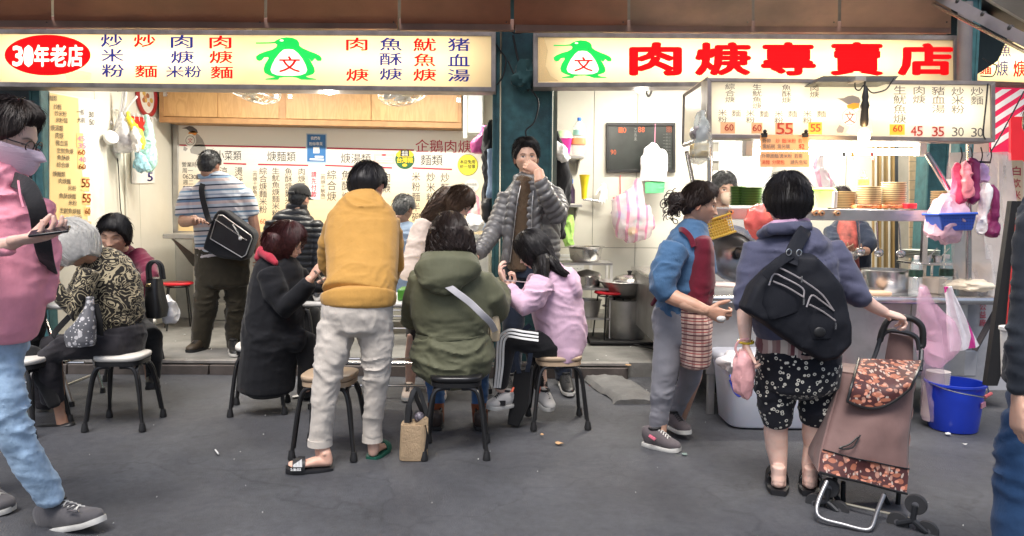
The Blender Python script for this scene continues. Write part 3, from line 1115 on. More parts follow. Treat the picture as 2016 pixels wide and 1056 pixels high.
wall_panels('back_wall_of_kitchen_bay',(.34,YB2),(6.4,YB2),[ZS,W(1200,610,YB2).z,W(1200,488,YB2).z,3.3],1,cream,lower=greyw,widths=[0,x1165,x1245+.004,x1245+.10,x1245+.22,x1245+.36,.75,1])
wall_panels('partition_wall',(.34,YB1),(.34,6.45),[ZS,3.3],2,cream)
g=Geo();box2(g,(XL-.4,6.3,3.05),(7,9,3.15))
struct('ceiling',g,M('ceiling_paint',(.6,.58,.52),rough=.8),smooth=False)
g=Geo();box2(g,(-9,8.9,-.1),(9,9.1,6));
struct('rear_building_wall',g,M('dark_building',(.06,.055,.05),rough=.9),smooth=False)
teal=M('teal_paint',(.035,.115,.125),rough=.5,var=.35,vs=12,bump=.35,bs=24,dirt=.6,dcol=(.02,.03,.03))
def post(label,px0,px1,Y,depth,z1=3.3,z0=0.):
 x0=W(px0,300,Y).x;x1=W(px1,300,Y).x
 g=Geo();box2(g,(x0,Y,z0),(x1,Y+depth,z1))
 o=mk('steel_post',g,teal,base=((x0+x1)/2,Y,z0),bevel=.008)
 k=Geo()
 for e in(x0+.012,x1-.012):box2(k,(e-.010,Y-.008,z0+.01),(e+.010,Y-.001,z1-.02))
 mk('rib',k,teal,parent=o,bevel=.002)
 return tag(o,label,'post')
post('wide blue green painted steel column between the two lit signs',986,1087,6.12,.34,3.3,.0)
post('narrow blue green post left of the orange price board',62,84,6.1,.12,3.3)
post('narrower light blue green post strip beside the wide column',969,983,6.06,.1,3.3)
wire_m=M('wire_black',(.015,.015,.016),rough=.6)
w_o=None
for i,pts in enumerate([[(1010,70),(1018,110),(1026,140),(1022,150)],[(1006,40),(1008,62),(1020,66),(1034,62)],[(975,85),(985,100),(996,118),(990,150),(978,168)],[(1000,120),(1015,150),(1030,142),(1040,180)],[(1040,170),(1060,200),(1052,240),(1035,258),(1040,280)]]):
 g=Geo();tube(g,smooth_path([W(x,y,6.03)for x,y in pts],5),.006 if i else .009,6)
 if w_o is None:
  w_o=mk('cable',g,wire_m,base=W(1018,110,6.03))
  tag(w_o,'tangled black cables tied against the blue green column','cable')
 else:mk('strand',g,wire_m,parent=w_o)
cloth_dark=cloth('rag_teal',(.02,.06,.065),bump=.6,bs=16)
def crumpled(g,px,py,Y,rw,rh,depth=.06,seed=1,amp=.03,seg=22,rings=14):
 h=Geo();ball(h,(0,0,0),(rw*Y/F,depth,rh*Y/F),seg,rings)
 vs=np.array(h.v);N=vs/(np.linalg.norm(vs,axis=1,keepdims=True)+1e-9)
 d=vnoise(vs*22+3,seed)+.6*vnoise(vs*45,seed+1)
 vs=vs+N*(d*amp)[:,None]*.6
 c=W(px,py,Y)
 g.add([tuple(V(v)+c)for v in vs],h.f)
 return g
g=Geo();crumpled(g,1032,150,6.04,22,30,.05,5,.06)
tag(mk('wrapped_tarp',g,cloth_dark,base=W(1032,150,6.04)),'crumpled dark green plastic bundle on the column between the signs','tarp')
brown=M('awning_brown',(.24,.085,.045),rough=.55,metal=.0,var=.25,vs=2.5,bump=.15,bs=6,dirt=.4,dcol=(.05,.03,.02))
brown2=M('awning_brown_dull',(.20,.11,.08),rough=.6,var=.3,vs=2.5,bump=.2,bs=6,dirt=.5,dcol=(.04,.028,.022))
Yaw=5.72
roof=thing('awning','brown sheet metal awning running above both shop signs','awning',W(1000,30,Yaw))
segs=[(-60,100),(106,520),(526,783),(789,1005),(1012,1235),(1241,1480),(1486,1650),(1656,1872)]
for i,(a,b)in enumerate(segs):
 ty=lambda x:48+x*.0125
 by=lambda x:56+x*.0085+0
 g=Geo()
 top0,top1=W(a,-40,Yaw-.5),W(b,-40,Yaw-.5)
 lo0,lo1=W(a,by(a)-6+i*.2,Yaw),W(b,by(b)-6+i*.2,Yaw)
 n=10
 P=[]
 for j in range(6):
  r_=[]
  for k in range(n+1):
   u=k/n;v=j/5
   p=(top0.lerp(top1,u)).lerp(lo0.lerp(lo1,u),v)
   r_.append(p+V((0,.010*vnoise(np.array([[p.x*2.1,v*2,i*3.3]]),6)[0],0)))
  P.append(r_)
 sheet(g,P,.004)
 mk('panel',g,brown if i<5 else brown2,parent=roof)
 g=Geo()
 for px,py in((a+12,14),(b-8,14),(b-8,44)):ball(g,W(px,py,Yaw-.2),.006,6,4)
 mk('rivet',g,wire_m,parent=roof)
for(a,b,y0,y1)in[(-60,780,50,58),(786,1012,52,60),(1014,1870,54,66)]:
 g=Geo()
 A,B=W(a,32+a*.006,Yaw-.06),W(b,32+b*.006,Yaw-.06)
 C,D=W(b,y0+4+(b*.004),Yaw-.06),W(a,y0+4+a*.004,Yaw-.06)
 hexa(g,[D,C,B,A]+[p+V((0,.05,0))for p in(D,C,B,A)])
 mk('lip',g,brown2,parent=roof,bevel=.004)
g=Geo();box2(g,(-9,Yaw-.0,3.02),(2.9,8.9,3.05))
mk('soffit',g,M('soffit',(.10,.08,.07),rough=.8),parent=roof,smooth=False)
dark=M('dark_interior',(.035,.04,.042),rough=.7,var=.4,vs=5)
g=Geo();box2(g,(-9,7.6,0),(XL-.05,7.7,3.2))
struct('neighbour_wall',g,M('neighbour_wall',(.045,.055,.06),rough=.6,var=.5,vs=3),smooth=False)
# ================================================================ lit signs
def signmat(name,col,s,backlight_var=.12,vs=1.5):
 return M(name,col,rough=.35,var=backlight_var,vs=vs,emit=s,coords='Object')  # slow noise in colour and glow stands in for uneven backlight
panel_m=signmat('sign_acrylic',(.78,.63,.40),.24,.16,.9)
def translucent(m,col,f=.6):
 n,b,tc=nodes_of(m);t=n.nodes.new('ShaderNodeBsdfTranslucent');t.inputs[0].default_value=(*col,1);mx=n.nodes.new('ShaderNodeMixShader');mx.inputs[0].default_value=f
 out=next(x for x in n.nodes if x.type=='OUTPUT_MATERIAL')
 n.links.new(b.outputs[0],mx.inputs[1]);n.links.new(t.outputs[0],mx.inputs[2]);n.links.new(mx.outputs[0],out.inputs[0])
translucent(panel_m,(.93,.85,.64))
sred=M('sign_red',(.58,.003,.005),rough=.6,spec=.1,emit=.6,var=.03)
sblue=M('sign_blue',(.012,.025,.24),rough=.5,spec=.2,emit=.3,var=.03)
sgreen=M('sign_green',(.003,.46,.06),rough=.4,emit=.75,var=.03)
swhite=M('sign_white',(.84,.78,.64),rough=.4,emit=.8,var=.02)
frame_m=M('sign_frame_steel',(.30,.26,.24),rough=.45,metal=.6,var=.25,vs=10,dirt=.4)
def signbox(name,label,x0,y0a,y0b,x1,y1a,y1b,Y,depth=.16,fr=9,pm=None,tubes=(),tw=7.5):
 """corner pixels: left top/bottom, right top/bottom"""
 TL,BL,TR_,BR=W(x0,y0a,Y),W(x0,y0b,Y),W(x1,y1a,Y),W(x1,y1b,Y)
 base=(BL+BR)/2
 t=thing(name,label,'sign',base)
 b=V((0,depth,0))
 k=fr*Y/F
 def q(p,ux,uz):return p+V((ux*k,0,uz*k))
 TLi,BLi,TRi,BRi=q(TL,1,-1),q(BL,1,1),q(TR_,-1,-1),q(BR,-1,1)
 g=Geo()
 for a1,a2,i2,i1 in((BL,BR,BRi,BLi),(TLi,TRi,TR_,TL),(BL,BLi,TLi,TL),(BRi,BR,TR_,TRi)):
  hexa(g,[a1,a2,i2,i1]+[p+b for p in(a1,a2,i2,i1)])
 mk('frame',g,frame_m,parent=t,bevel=.003)
 g=Geo()
 o=V((0,.012,0))
 hexa(g,[p+o for p in(BLi,BRi,TRi,TLi)]+[p+o+V((0,.004,0))for p in(BLi,BRi,TRi,TLi)])
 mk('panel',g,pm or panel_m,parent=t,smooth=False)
 g=Geo();hexa(g,[p+b*.93 for p in(BLi,BRi,TRi,TLi)]+[p+b*.98 for p in(BLi,BRi,TRi,TLi)]);mk('back_panel',g,frame_m,parent=t,smooth=False)
 for cx,wl in tubes:
  c=W(cx,(y0a+y0b)/2+(cx-x0)*(y1a-y0a)/(x1-x0),Y);c.y=Y+depth*.72
  lamp('sign_tube','AREA',c,tw,(1,.93,.80),wl,.05,(math.radians(-90),0,0))
 return t
YS=5.90
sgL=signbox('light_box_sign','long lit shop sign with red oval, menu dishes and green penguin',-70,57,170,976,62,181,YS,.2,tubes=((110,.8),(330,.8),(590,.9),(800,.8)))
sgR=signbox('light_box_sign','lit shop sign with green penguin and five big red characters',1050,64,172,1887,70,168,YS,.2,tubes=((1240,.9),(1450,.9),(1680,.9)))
pm=plane_map(YS+.012,.003)
pm2=plane_map(YS+.012,.006)
pm3=plane_map(YS+.012,.009)
def letters(parent,items,mat,mp=pm,bold=.022):
 """items: (char, x0,y0,x1,y1)"""
 for ch,x0,y0,x1,y1 in items:
  g=Geo();put_glyph(g,ch,mp,x0,y0,x1,y1,bold,fit=True);thick(g,(0,.0025,0))
  mk('lettering',g,mat,parent=parent,smooth=False)
g=Geo();poly(g,pm,ellipse_pts(94,109,84.5,40,56));thick(g);mk('oval',g,sred,parent=sgL,smooth=False)
letters(sgL,[('3',27,92,45,130),('0',48,91,66,131),('年',69,90,97,131),('老',101,90,131,131),('店',135,90,163,131)],swhite,pm2,.05)
g=Geo();poly(g,pm3,ellipse_pts(57,111,7.5,17,24));thick(g);mk('numeral_fill',g,swhite,parent=sgL,smooth=False)
letters(sgL,[('炒',199,68,241,93),('米',200,97,243,122),('粉',201,127,244,152)],sblue)
letters(sgL,[('炒',264,69,306,93),('麵',266,129,309,153)],sred)
letters(sgL,[('肉',337,70,379,95),('焿',337,101,381,125),('米',327,130,362,153),('粉',364,130,396,153)],sblue)
letters(sgL,[('肉',413,71,455,96),('焿',413,101,457,125),('麵',415,131,458,155)],sred)
letters(sgL,[('肉',682,75,723,100),('焿',682,136,725,160)],sred)
letters(sgL,[('魚',748,75,791,100),('酥',748,105,791,129),('焿',748,135,791,158)],sblue)
letters(sgL,[('魷',814,76,858,101),('魚',815,106,857,131),('焿',814,136,858,160)],sred)
letters(sgL,[('猪',882,76,924,101),('血',882,107,924,131),('湯',882,137,924,161)],sblue)
letters(sgR,[('肉',1243,86,1338,147),('焿',1372,86,1474,147),('專',1502,86,1602,147),('賣',1638,86,1736,147),('店',1771,88,1872,147)],sred,pm,.065)
def penguin(parent,X,Yp,sx,sy):
 """outline in a 130 x 88 box"""
 mp=lambda z:(lambda px,py:z(X+px*sx,Yp+py*sy))
 body=[(0,10.5),(26,10),(36,9),(42,5),(50,1.5),(60,0),(72,1),(81,5),(85,11),(85.5,17),(92,22),(105,28),(118,33),(127,38),(130,44),(128,48),(121,48),(116,43),(110,50),(104,42),(110,52),(115,62),(116,70),(112,75),(103,78),(98,79),(104,82),(117,84),(120,86),(90,86),(80,82),(70,80.5),(56,80.5),(46,82),(44,86),(18,86),(20,84),(38,81),(26,77),(17,72),(15,64),(18,54),(25,43),(24,40),(16,41),(11,47),(6,48),(1,45),(0,39),(6,34),(18,29),(32,25),(40,20),(42,15),(38,12),(28,12.5),(0,13)]
 g=Geo();poly(g,mp(pm),body);thick(g);mk('penguin_emblem',g,sgreen,parent=parent,smooth=False)
 bel=[(64,24),(74,25),(83,32),(92,44),(98,56),(101,66),(98,73),(88,77),(74,78),(56,78),(42,77),(32,73),(29,66),(32,56),(38,44),(47,32),(55,25)]
 g=Geo();poly(g,mp(pm2),bel);thick(g);mk('penguin_belly',g,swhite,parent=parent,smooth=False)
 g=Geo();poly(g,mp(pm2),ellipse_pts(51,6.5,4,2,12));mk('penguin_eye',g,swhite,parent=parent,smooth=False)
 g=Geo();put_glyph(g,'文',mp(pm3),46,39,87,71,.02,fit=True);thick(g);mk('lettering',g,sred,parent=parent,smooth=False)
penguin(sgL,504,74,1.0,.97)
penguin(sgR,1090,80,.88,.86)
stain=M('sign_stain',(.52,.33,.13),rough=.5,alpha=.28,emit=.25)
def stainp(par,pts):
 g=Geo();poly(g,pm,pts);mk('stain',g,stain,parent=par,smooth=False)
stainp(sgL,[(128,143),(160,140),(180,144),(178,158),(132,158)])
stainp(sgR,[(1060,50),(1072,76),(1078,100),(1074,130),(1084,150),(1100,160),(1060,160)])
glow=M('lamp_glow',(1,.95,.85),emit=10,ecol=(1,.93,.8))
glow_tube=M('tube_glow',(1,.97,.9),emit=9,ecol=(1,.96,.88))
def downlight(label,px,py,Y):
 c=W(px,py,Y)
 g=Geo();lathe(g,[(.05,.0),(.062,.02),(.062,.055),(.03,.06)],c+V((0,0,.004)),20)
 o=mk('ceiling_lamp',g,M('lamp_housing',(.6,.6,.58),rough=.4),base=c)
 g=Geo();ball(g,c+V((0,0,.0)),(.05,.05,.022),16,8)
 mk('bulb',g,glow,parent=o)
 tag(o,label,'lamp')
 lamp('downlight_'+str(px),'POINT',c+V((0,-.02,-.07)),13,(1,.93,.80),.06)
downlight('bright round ceiling lamp below the long menu sign',648,181,6.25)
downlight('bright round ceiling lamp in front of the kitchen bay wall',1263,178,6.5)
def tube_lamp(label,x,y,z,L,ang=0,watts=60,hid=False):
 t=thing('tube_lamp',label,'lamp',(x,y,z))
 R=Matrix.Rotation(ang,3,'Z')
 c=V((x,y,z))
 g=Geo();box(g,c+V((0,0,.045)),(L,.09,.05),R);mk('housing',g,M('lamp_housing',(.6,.6,.58),rough=.4),parent=t,bevel=.006)
 g=Geo();tube(g,[c+R@V((-L/2+.03,0,0)),c+R@V((L/2-.03,0,0))],.017,12);mk('tube',g,glow_tube,parent=t)
 lamp('tube_light','AREA',c+V((0,0,-.03)),watts,(1,.94,.83),L,.12,(0,0,ang))
 return t
tube_lamp('fluorescent tube on the ceiling of the dining bay above the left tables',-2.5,7.0,2.72,1.2,0,42)
tube_lamp('fluorescent tube on the ceiling of the dining bay above the middle table',-.9,7.0,2.72,1.2,0,42)
tube_lamp('fluorescent tube on the ceiling of the kitchen bay',1.6,6.9,2.72,1.2,0,50)
tube_lamp('fluorescent tube on the ceiling behind the food stall',3.4,6.9,2.72,1.2,0,42)
# ================================================================ dining bay
ink=M('ink_black',(.045,.04,.04),rough=.5,var=.05)
inkr=M('ink_red',(.42,.02,.05),rough=.5,var=.05)
inkp=M('ink_purple',(.60,.16,.36),rough=.5,var=.05)
inko=M('ink_orange',(.62,.10,.03),rough=.5,var=.05)
steel=M('stainless',(.62,.61,.60),rough=.24,metal=1,var=.06,vs=4,bump=.05,bs=20,aniso=(1,1,12))
steel_dull=M('stainless_dull',(.46,.45,.44),rough=.42,metal=.9,var=.22,vs=5,bump=.12,bs=14,dirt=.35,dcol=(.12,.10,.09))
chrome=M('chrome',(.65,.64,.62),rough=.18,metal=1,var=.08)
blackpl=M('black_plastic',(.014,.014,.015),rough=.42,var=.25,bump=.05)
whitepl=M('white_plastic',(.72,.71,.68),rough=.35,var=.05,dirt=.15)
redpl=M('red_plastic',(.72,.02,.035),rough=.35,var=.06)
paper=M('paper_white',(.74,.73,.70),rough=.8,var=.05)
ply=M('plywood',(.50,.29,.115),rough=.45,var=.12,vs=2,coat=.1)
def wood_grain(m,col2,sc=3.):
 n,b,tc=nodes_of(m)
 mp=n.nodes.new('ShaderNodeMapping');mp.inputs['Scale'].default_value=(sc,sc,sc*.16)
 nz=n.nodes.new('ShaderNodeTexNoise');nz.inputs['Scale'].default_value=3;nz.inputs['Detail'].default_value=6;nz.inputs['Distortion'].default_value=1.2
 n.links.new(tc.outputs['Object'],mp.inputs['Vector']);n.links.new(mp.outputs[0],nz.inputs['Vector'])
 r=ramp(n,[(.42,(0,0,0)),(.5,(1,1,1)),(.56,(0,0,0)),(.64,(.8,.8,.8)),(.7,(0,0,0))])
 n.links.new(nz.outputs['Fac'],r.inputs['Fac'])
 mx=n.nodes.new('ShaderNodeMix');mx.data_type='RGBA';mx.inputs['B'].default_value=(*col2,1)
 mm=n.nodes.new('ShaderNodeMath');mm.operation='MULTIPLY';mm.inputs[1].default_value=.55
 n.links.new(r.outputs['Color'],mm.inputs[0]);n.links.new(mm.outputs[0],mx.inputs['Factor'])
 n.links.new(b.inputs['Base Color'].links[0].from_socket,mx.inputs['A'])
 n.links.new(mx.outputs['Result'],b.inputs['Base Color'])
wood_grain(ply,(.36,.185,.065))
plyd=M('plywood_edge',(.36,.19,.075),rough=.5,var=.2,vs=12)
YC=8.0
cx0,cx1=W(314,240,YC).x,W(908,246,YC).x
zb=W(314,238,YC).z;zb1=W(908,250,YC).z
cab=thing('wall_cabinet','long plywood wall cabinet with sliding doors above the menu board','cabinet',((cx0+cx1)/2,YC,zb))
g=Geo();hexa(g,[V((cx0,YC+.03,zb)),V((cx1,YC+.03,zb1)),V((cx1,YC+.03,3.0)),V((cx0,YC+.03,3.0)),V((cx0,YB1-.01,zb)),V((cx1,YB1-.01,zb1)),V((cx1,YB1-.01,3.0)),V((cx0,YB1-.01,3.0))])
mk('carcass',g,plyd,parent=cab,smooth=False)
def q4(g,px0,px1,y0,y1,Y,d):
 """pixel rectangle (sheared like the photo) as a board; y0/y1 = (left,right)"""
 A,B,C,D=W(px0,y1[0],Y),W(px1,y1[1],Y),W(px1,y0[1],Y),W(px0,y0[0],Y)
 hexa(g,[A,B,C,D]+[p+V((0,d,0))for p in(A,B,C,D)])
sl=(250-238)/(908-314)
def yb(x,o):return 238+(x-314)*sl+o
g=Geo();q4(g,313,909,(yb(313,-8),yb(909,-8)),(yb(313,3),yb(909,3)),YC-.012,.05);mk('bottom_rail',g,plyd,parent=cab,bevel=.003)
for a,b in((313,322),(549,563),(901,909)):
 g=Geo();q4(g,a,b,(120,120),(yb(a,-8),yb(b,-8)),YC-.006,.04);mk('stile',g,plyd,parent=cab,bevel=.003)
for(a,b,d)in((322,428,0),(429,549,.008),(563,730,0),(731,901,.008)):
 g=Geo();q4(g,a,b,(110,110),(yb(a,-9),yb(b,-9)),YC+d,.018);dd=mk('sliding_door',g,ply,parent=cab,bevel=.002)
for x in(325,544,571,903):
 g=Geo();q4(g,x-4,x+4,(yb(x,-57),yb(x,-57)),(yb(x,-48),yb(x,-48)),YC-.012,.006)
 mk('door_pull',g,chrome,parent=cab,bevel=.001)
menu_m=M('menu_print',(.80,.74,.60),rough=.35,var=.03)
def menu_grad(m,z0,z1,c0,c1):
 n,b,tc=nodes_of(m)
 sx=n.nodes.new('ShaderNodeSeparateXYZ');n.links.new(tc.outputs['Generated'],sx.inputs[0])
 nz=n.nodes.new('ShaderNodeTexNoise');nz.inputs['Scale'].default_value=2
 mp=n.nodes.new('ShaderNodeMapping');mp.inputs['Scale'].default_value=(.6,1,7)
 n.links.new(tc.outputs['Generated'],mp.inputs[0]);n.links.new(mp.outputs[0],nz.inputs['Vector'])
 ad=n.nodes.new('ShaderNodeMath');ad.operation='MULTIPLY_ADD';ad.inputs[1].default_value=.35
 n.links.new(nz.outputs['Fac'],ad.inputs[0]);n.links.new(sx.outputs['Z'],ad.inputs[2])
 r=ramp(n,[(z0,c0),(z1,c1)])
 n.links.new(ad.outputs[0],r.inputs['Fac']);n.links.new(r.outputs['Color'],b.inputs['Base Color'])
menu_grad(menu_m,.15,.95,(.84,.60,.27),(.80,.78,.72))
YM=YB1-.02
ml=(295-287)/(820-350.)
def my(x,y):return y+(x-350)*.0198
TLm=246
menu=thing('menu_board','wide cream wall menu board with printed dish columns and penguin drawing','menu board',W(650,470,YM))
g=Geo();q4(g,350,962,(my(350,247),my(962,247)),(my(350,455),my(962,452)),YM-.012,.012);mk('print_sheet',g,menu_m,parent=menu,smooth=False)
g=Geo();q4(g,340,350,(246,246),(458,458),YM-.03,.03);q4(g,340,962,(455,462),(463,470),YM-.03,.03);mk('frame',g,steel_dull,parent=menu,bevel=.003)
mm_=plane_map(YM-.012,.002)
mm2=plane_map(YM-.012,.004)
def lines(parent,segs_,mat,mp=mm_,th=3):
 g=Geo()
 for x0,y0,x1,y1 in segs_:poly(g,mp,[(x0,y0-th/2),(x1,y1-th/2),(x1,y1+th/2),(x0,y0+th/2)])
 return mk('red_rule',g,mat,parent=parent,smooth=False)
lines(menu,[(353,286,602,291),(643,292,815,296),(440,322,485,323.5),(508,324,607,326),(640,326,772,331),(812,331,890,334)],inkr)
def mtext(items,mat,mp=mm_,bold=0.):
 g=Geo()
 for it in items:
  if it[0]=='c':column(g,it[1],mp,it[2],it[3],it[4],it[5],it[6]if len(it)>6 else 1,bold)
  else:row(g,it[1],mp,it[2],it[3],it[4],it[5],it[6]if len(it)>6 else 1,bold,dy=it[7]if len(it)>7 else .3)
 return mk('lettering',g,mat,parent=menu,smooth=False)
mtext([('r','企鵝肉焿',818,275,26,25,2,.5)],inkr,bold=.004)
mtext([('r','小菜類',425,296,16,20),('r','焿麵類',526,298,18,20),('r','焿湯類',671,302,19,20),('r','麵類',828,305,21,21)],ink)
mtext([('c','涼菜豆芽',440,329,15,17),('c','燙魷魚',470,329,16,18),('c','︵肉焿十魷魚︶',502,331,9,8.4,.3),('c','綜合焿麵米粉',518,330,15,14.5,.5),('c','生魷魚焿麵米粉',543,330,15,13.5,.4),('c','魚酥焿麵米粉',568,331,14,14,.4),('c','肉焿麵米粉',594,331,14,14,.4),('c','︵肉焿十魷魚︶',636,337,9,8.4,.3),('c','綜合焿',653,335,18,19,2),('c','魚酥焿',681,336,17,19,2),('c','魷魚焿',707,337,17,19,2),('c','豬血湯',734,338,17,19,2),('c','肉焿',761,340,16,19,2),('c','米粉麵半碗',819,339,16,18,2),('c','炒米粉碗',848,340,17,18,2),('c','炒麵',876,341,17,18,2)],ink)
mtext([('r','營業時間',358,319,9.5,10,.6),('r','周一',359,331,10,10,1),('r','06:30-14:00',360,343,11,9,.4),('r','週二',360,354,10,10,1),('r','06:30',360,366,11,9,.4)],ink)
mtext([('r','60',512,431,11,10,.5),('r','50',536,431,11,10,.5),('r','60',590,431,11,10,.5),('r','60',646,433,11,10,.5),('r','45',757,435,11,10,.5),('r','30',872,437,11,10,.5)],inko)
dg_=M('print_grey',(.12,.11,.11),rough=.5);lg_=M('print_pale',(.55,.53,.49),rough=.5);or_=M('print_orange',(.75,.30,.06),rough=.5)
mg_=M('print_mid',(.36,.35,.33),rough=.5);pw_=M('print_white',(.82,.80,.74),rough=.5)
def flat(parent,pts,mat,mp,name='print'):
 g=Geo();poly(g,mp,pts);return mk(name,g,mat,parent=parent,smooth=False)
flat(menu,[(386,262),(392,266),(399,275),(404,287),(406,295),(403,303),(390,305),(376,302),(374,295),(382,285),(385,275)],mg_,mm_)
flat(menu,[(358,253),(366,251),(373,248.5),(380,250),(388,256),(390,262),(384,262),(376,262),(371,257),(367,254)],dg_,mm2)
flat(menu,[(372,260),(382,257),(389,262),(386,266),(379,268),(371,264)],or_,mm2)
flat(menu,[(362,288),(370,293),(366,298),(361,296)],mg_,mm_)
mm3=plane_map(YM-.012,.006);mm4=plane_map(YM-.012,.008)
flat(menu,ellipse_pts(375,276.5,12,12.5,28),pw_,mm3)
g=Geo()
ring=ellipse_pts(375,277,9,9.5,28);ri=ellipse_pts(375,277,8.2,8.7,28)
P=[mm4(*p)for p in ring]+[mm4(*p)for p in ri]
g.add(P,[(k,(k+1)%28,28+(k+1)%28,28+k)for k in range(28)]);mk('print',g,ink,parent=menu,smooth=False)
g=Geo();put_glyph(g,'文',mm4,370,272,380,282,0,fit=True);mk('lettering',g,inkr,parent=menu,smooth=False)
def poster(name,label,cat,px0,px1,y0,y1,mat,Y=YM-.017,th=.003,slope=.02):
 base=W((px0+px1)/2,y1,Y)
 g=Geo();q4(g,px0,px1,(y0,y0+(px1-px0)*slope),(y1,y1+(px1-px0)*slope),Y,th)
 o=mk(name,g,mat,base=base,smooth=False)
 return tag(o,label,cat)
pb=poster('poster','blue notice with white writing taped on the menu board','poster',603,643,263,321,M('poster_edge',(.42,.55,.68)),YM-.018)
pmx=plane_map(YM-.018,.002);pmx2=plane_map(YM-.018,.004)
flat(pb,[(605,265),(641,266),(641,319),(605,318)],M('poster_blue',(.03,.16,.42),rough=.4),pmx)
whi=M('ink_white',(.85,.85,.83),rough=.5)
g=Geo();row(g,'我們有',pmx2,612,269,6,7,.4,.02,0);row(g,'粉絲專頁',pmx2,609,280,6.3,7,.3,.02,0);mk('lettering',g,whi,parent=pb,smooth=False)
flat(pb,[(617,290),(629,290),(629,302),(617,302)],whi,pmx2)
flat(pb,[(620,307),(637,307.5),(637,311),(620,310.5)],whi,pmx2);flat(pb,[(610,312),(638,313),(638,316.5),(610,315.5)],whi,pmx2)
pr=poster('poster','narrow white strip poster with red vertical writing on the menu board','poster',608,630,334,393,M('poster_white',(.82,.81,.80)),YM-.018)
g=Geo();column(g,'請先付款',pmx,618,338,10.5,12,1,.03);mk('lettering',g,M('ink_bright_red',(.75,.02,.06)),parent=pr,smooth=False)
pp=poster('poster','small pale pink printed slip beside the soup heading','poster',736,777,303,322,M('poster_pink',(.78,.55,.50)),YM-.018)
for k in range(3):flat(pp,[(740,308+k*4.5),(773,309+k*4.5),(773,311+k*4.5),(740,310+k*4.5)],pw_,pmx)
flat(pp,ellipse_pts(756,305.5,5,1.8,12),inkr,pmx2)
def disc(label,cx,cy,rx,ry,mat,Y=YM-.018):
 g=Geo();P=[W(x,y,Y)for x,y in ellipse_pts(cx,cy,rx,ry,36)];prism(g,P,(0,.004,0))
 return tag(mk('sticker',g,mat,base=W(cx,cy,Y),smooth=False),label,'sticker')
s1=disc('round dark green and yellow sticker left of the noodle heading',797,314,19,19,M('stk_green',(.02,.12,.05)))
yel=M('stk_yellow',(.80,.62,.03));blk=M('stk_black',(.02,.02,.02))
flat(s1,[(779,304),(786,297),(797,295),(808,297),(815,304),(812,309),(782,309)],yel,pmx)
flat(s1,[(789,296),(805,296),(806,308),(788,308)],blk,pmx2)
pmx3=plane_map(YM-.018,.006)
g=Geo();row(g,'本店',pmx3,791,297,6,5,.3,.02,0);row(g,'使用',pmx3,791,302.5,6,5,.3,.02,0);mk('lettering',g,whi,parent=s1,smooth=False)
g=Geo();row(g,'台灣豬',pmx3,781,310,10.5,11,.3,.04,0);mk('lettering',g,yel,parent=s1,smooth=False)
flat(s1,ellipse_pts(797,325.5,5,3,16),yel,pmx3)
s2=disc('round yellow sticker with black writing right of the noodle heading',921,325,20,21,M('stk_olive',(.25,.24,.02)),YM-.018)
flat(s2,ellipse_pts(921,325,19,20,36),M('stk_lemon',(.85,.78,.06)),pmx)
g=Geo();row(g,'本店免用',pmx2,905.5,315,7.3,8,.4,.01,0);row(g,'統一發票',pmx2,905.5,324.5,7.3,8,.4,.01,0);mk('lettering',g,ink,parent=s2,smooth=False)
s3=disc('pale round sticker with a notch below the yellow one',929,366,14,13.5,M('stk_pale',(.72,.72,.70)))
g=Geo();row(g,'使用國產',pmx2,918,361,5,5,.3,0,0);row(g,'豬肉',pmx2,923,368,5,5,.3,0,0);mk('lettering',g,mg_,parent=s3,smooth=False)
wirem=M('fan_wire',(.55,.50,.40),rough=.35,metal=.6)
def fan(label,px,py,Y,r,tilt):
 c=W(px,py,Y)
 t=thing('ceiling_fan',label,'fan',c)
 Rm=Matrix.Rotation(tilt,3,'Y')@Matrix.Rotation(-.25,3,'X')
 g=Geo()
 def S(a,el):return c+Rm@V((r*math.cos(a)*math.cos(el),r*math.sin(a)*math.cos(el),-r*.42*math.sin(el)+.04))
 for k in range(26):
  a=2*PI*k/26
  tube(g,[S(a+.5*e,e)for e in np.linspace(0,1.45,7)],.0022,4)
  tube(g,[S(a,e)for e in np.linspace(0,-1.4,6)],.0022,4)
 mk('wire_guard',g,wirem,parent=t)
 g=Geo()
 for e in(0,.35,.75,1.1):
  tube(g,[S(a,e)for a in np.linspace(0,2*PI,29)],.003,4)
 mk('guard_ring',g,wirem,parent=t)
 for k in range(4):
  b=Geo();a=k*PI/2+.4
  P=[[c+Rm@V((q*r*.82*math.cos(a+w),q*r*.82*math.sin(a+w),.02+.05*(w)))for w in np.linspace(-.42,.42,6)]for q in np.linspace(.22,1,5)]
  sheet(b,P,.003)
  mk('blade',b,M('fan_blade',(.62,.63,.64),rough=.4),parent=t)
 g=Geo();lathe(g,[(.045,-.03),(.06,0),(.06,.1),(.03,.16),(.02,.6)],c,16,rot=None);mk('motor',g,wirem,parent=t)
fan('left hanging fan with a wire cage in front of the cabinet',493,180,6.6,.25,.25)
fan('right hanging fan with a wire cage in front of the cabinet',802,182,6.6,.25,-.35)
g=Geo();box2(g,W(911,262,7.95),W(951,120,7.95)+V((0,.3,0)))
o=mk('electric_box',g,M('box_paint',(.62,.66,.66),rough=.45,dirt=.3),base=W(930,262,7.95),bevel=.008)
tag(o,'pale grey electric box hanging at the right end of the cabinet','box')
g=Geo();box2(g,W(912,272,7.93),W(920,178,7.93)+V((0,.03,0)));mk('hinge_strip',g,whitepl,parent=o,bevel=.003)
XW=XL+.012
def side_map(lift=.003):
 return lambda px,py:WX(px,py,XW+lift)
pboard=M('price_board',(.86,.62,.28),rough=.4,var=.06,vs=2)
pb2=thing('price_board','tall orange and white price board on the left side wall','price board',WX(150,460,XW))
g=Geo()
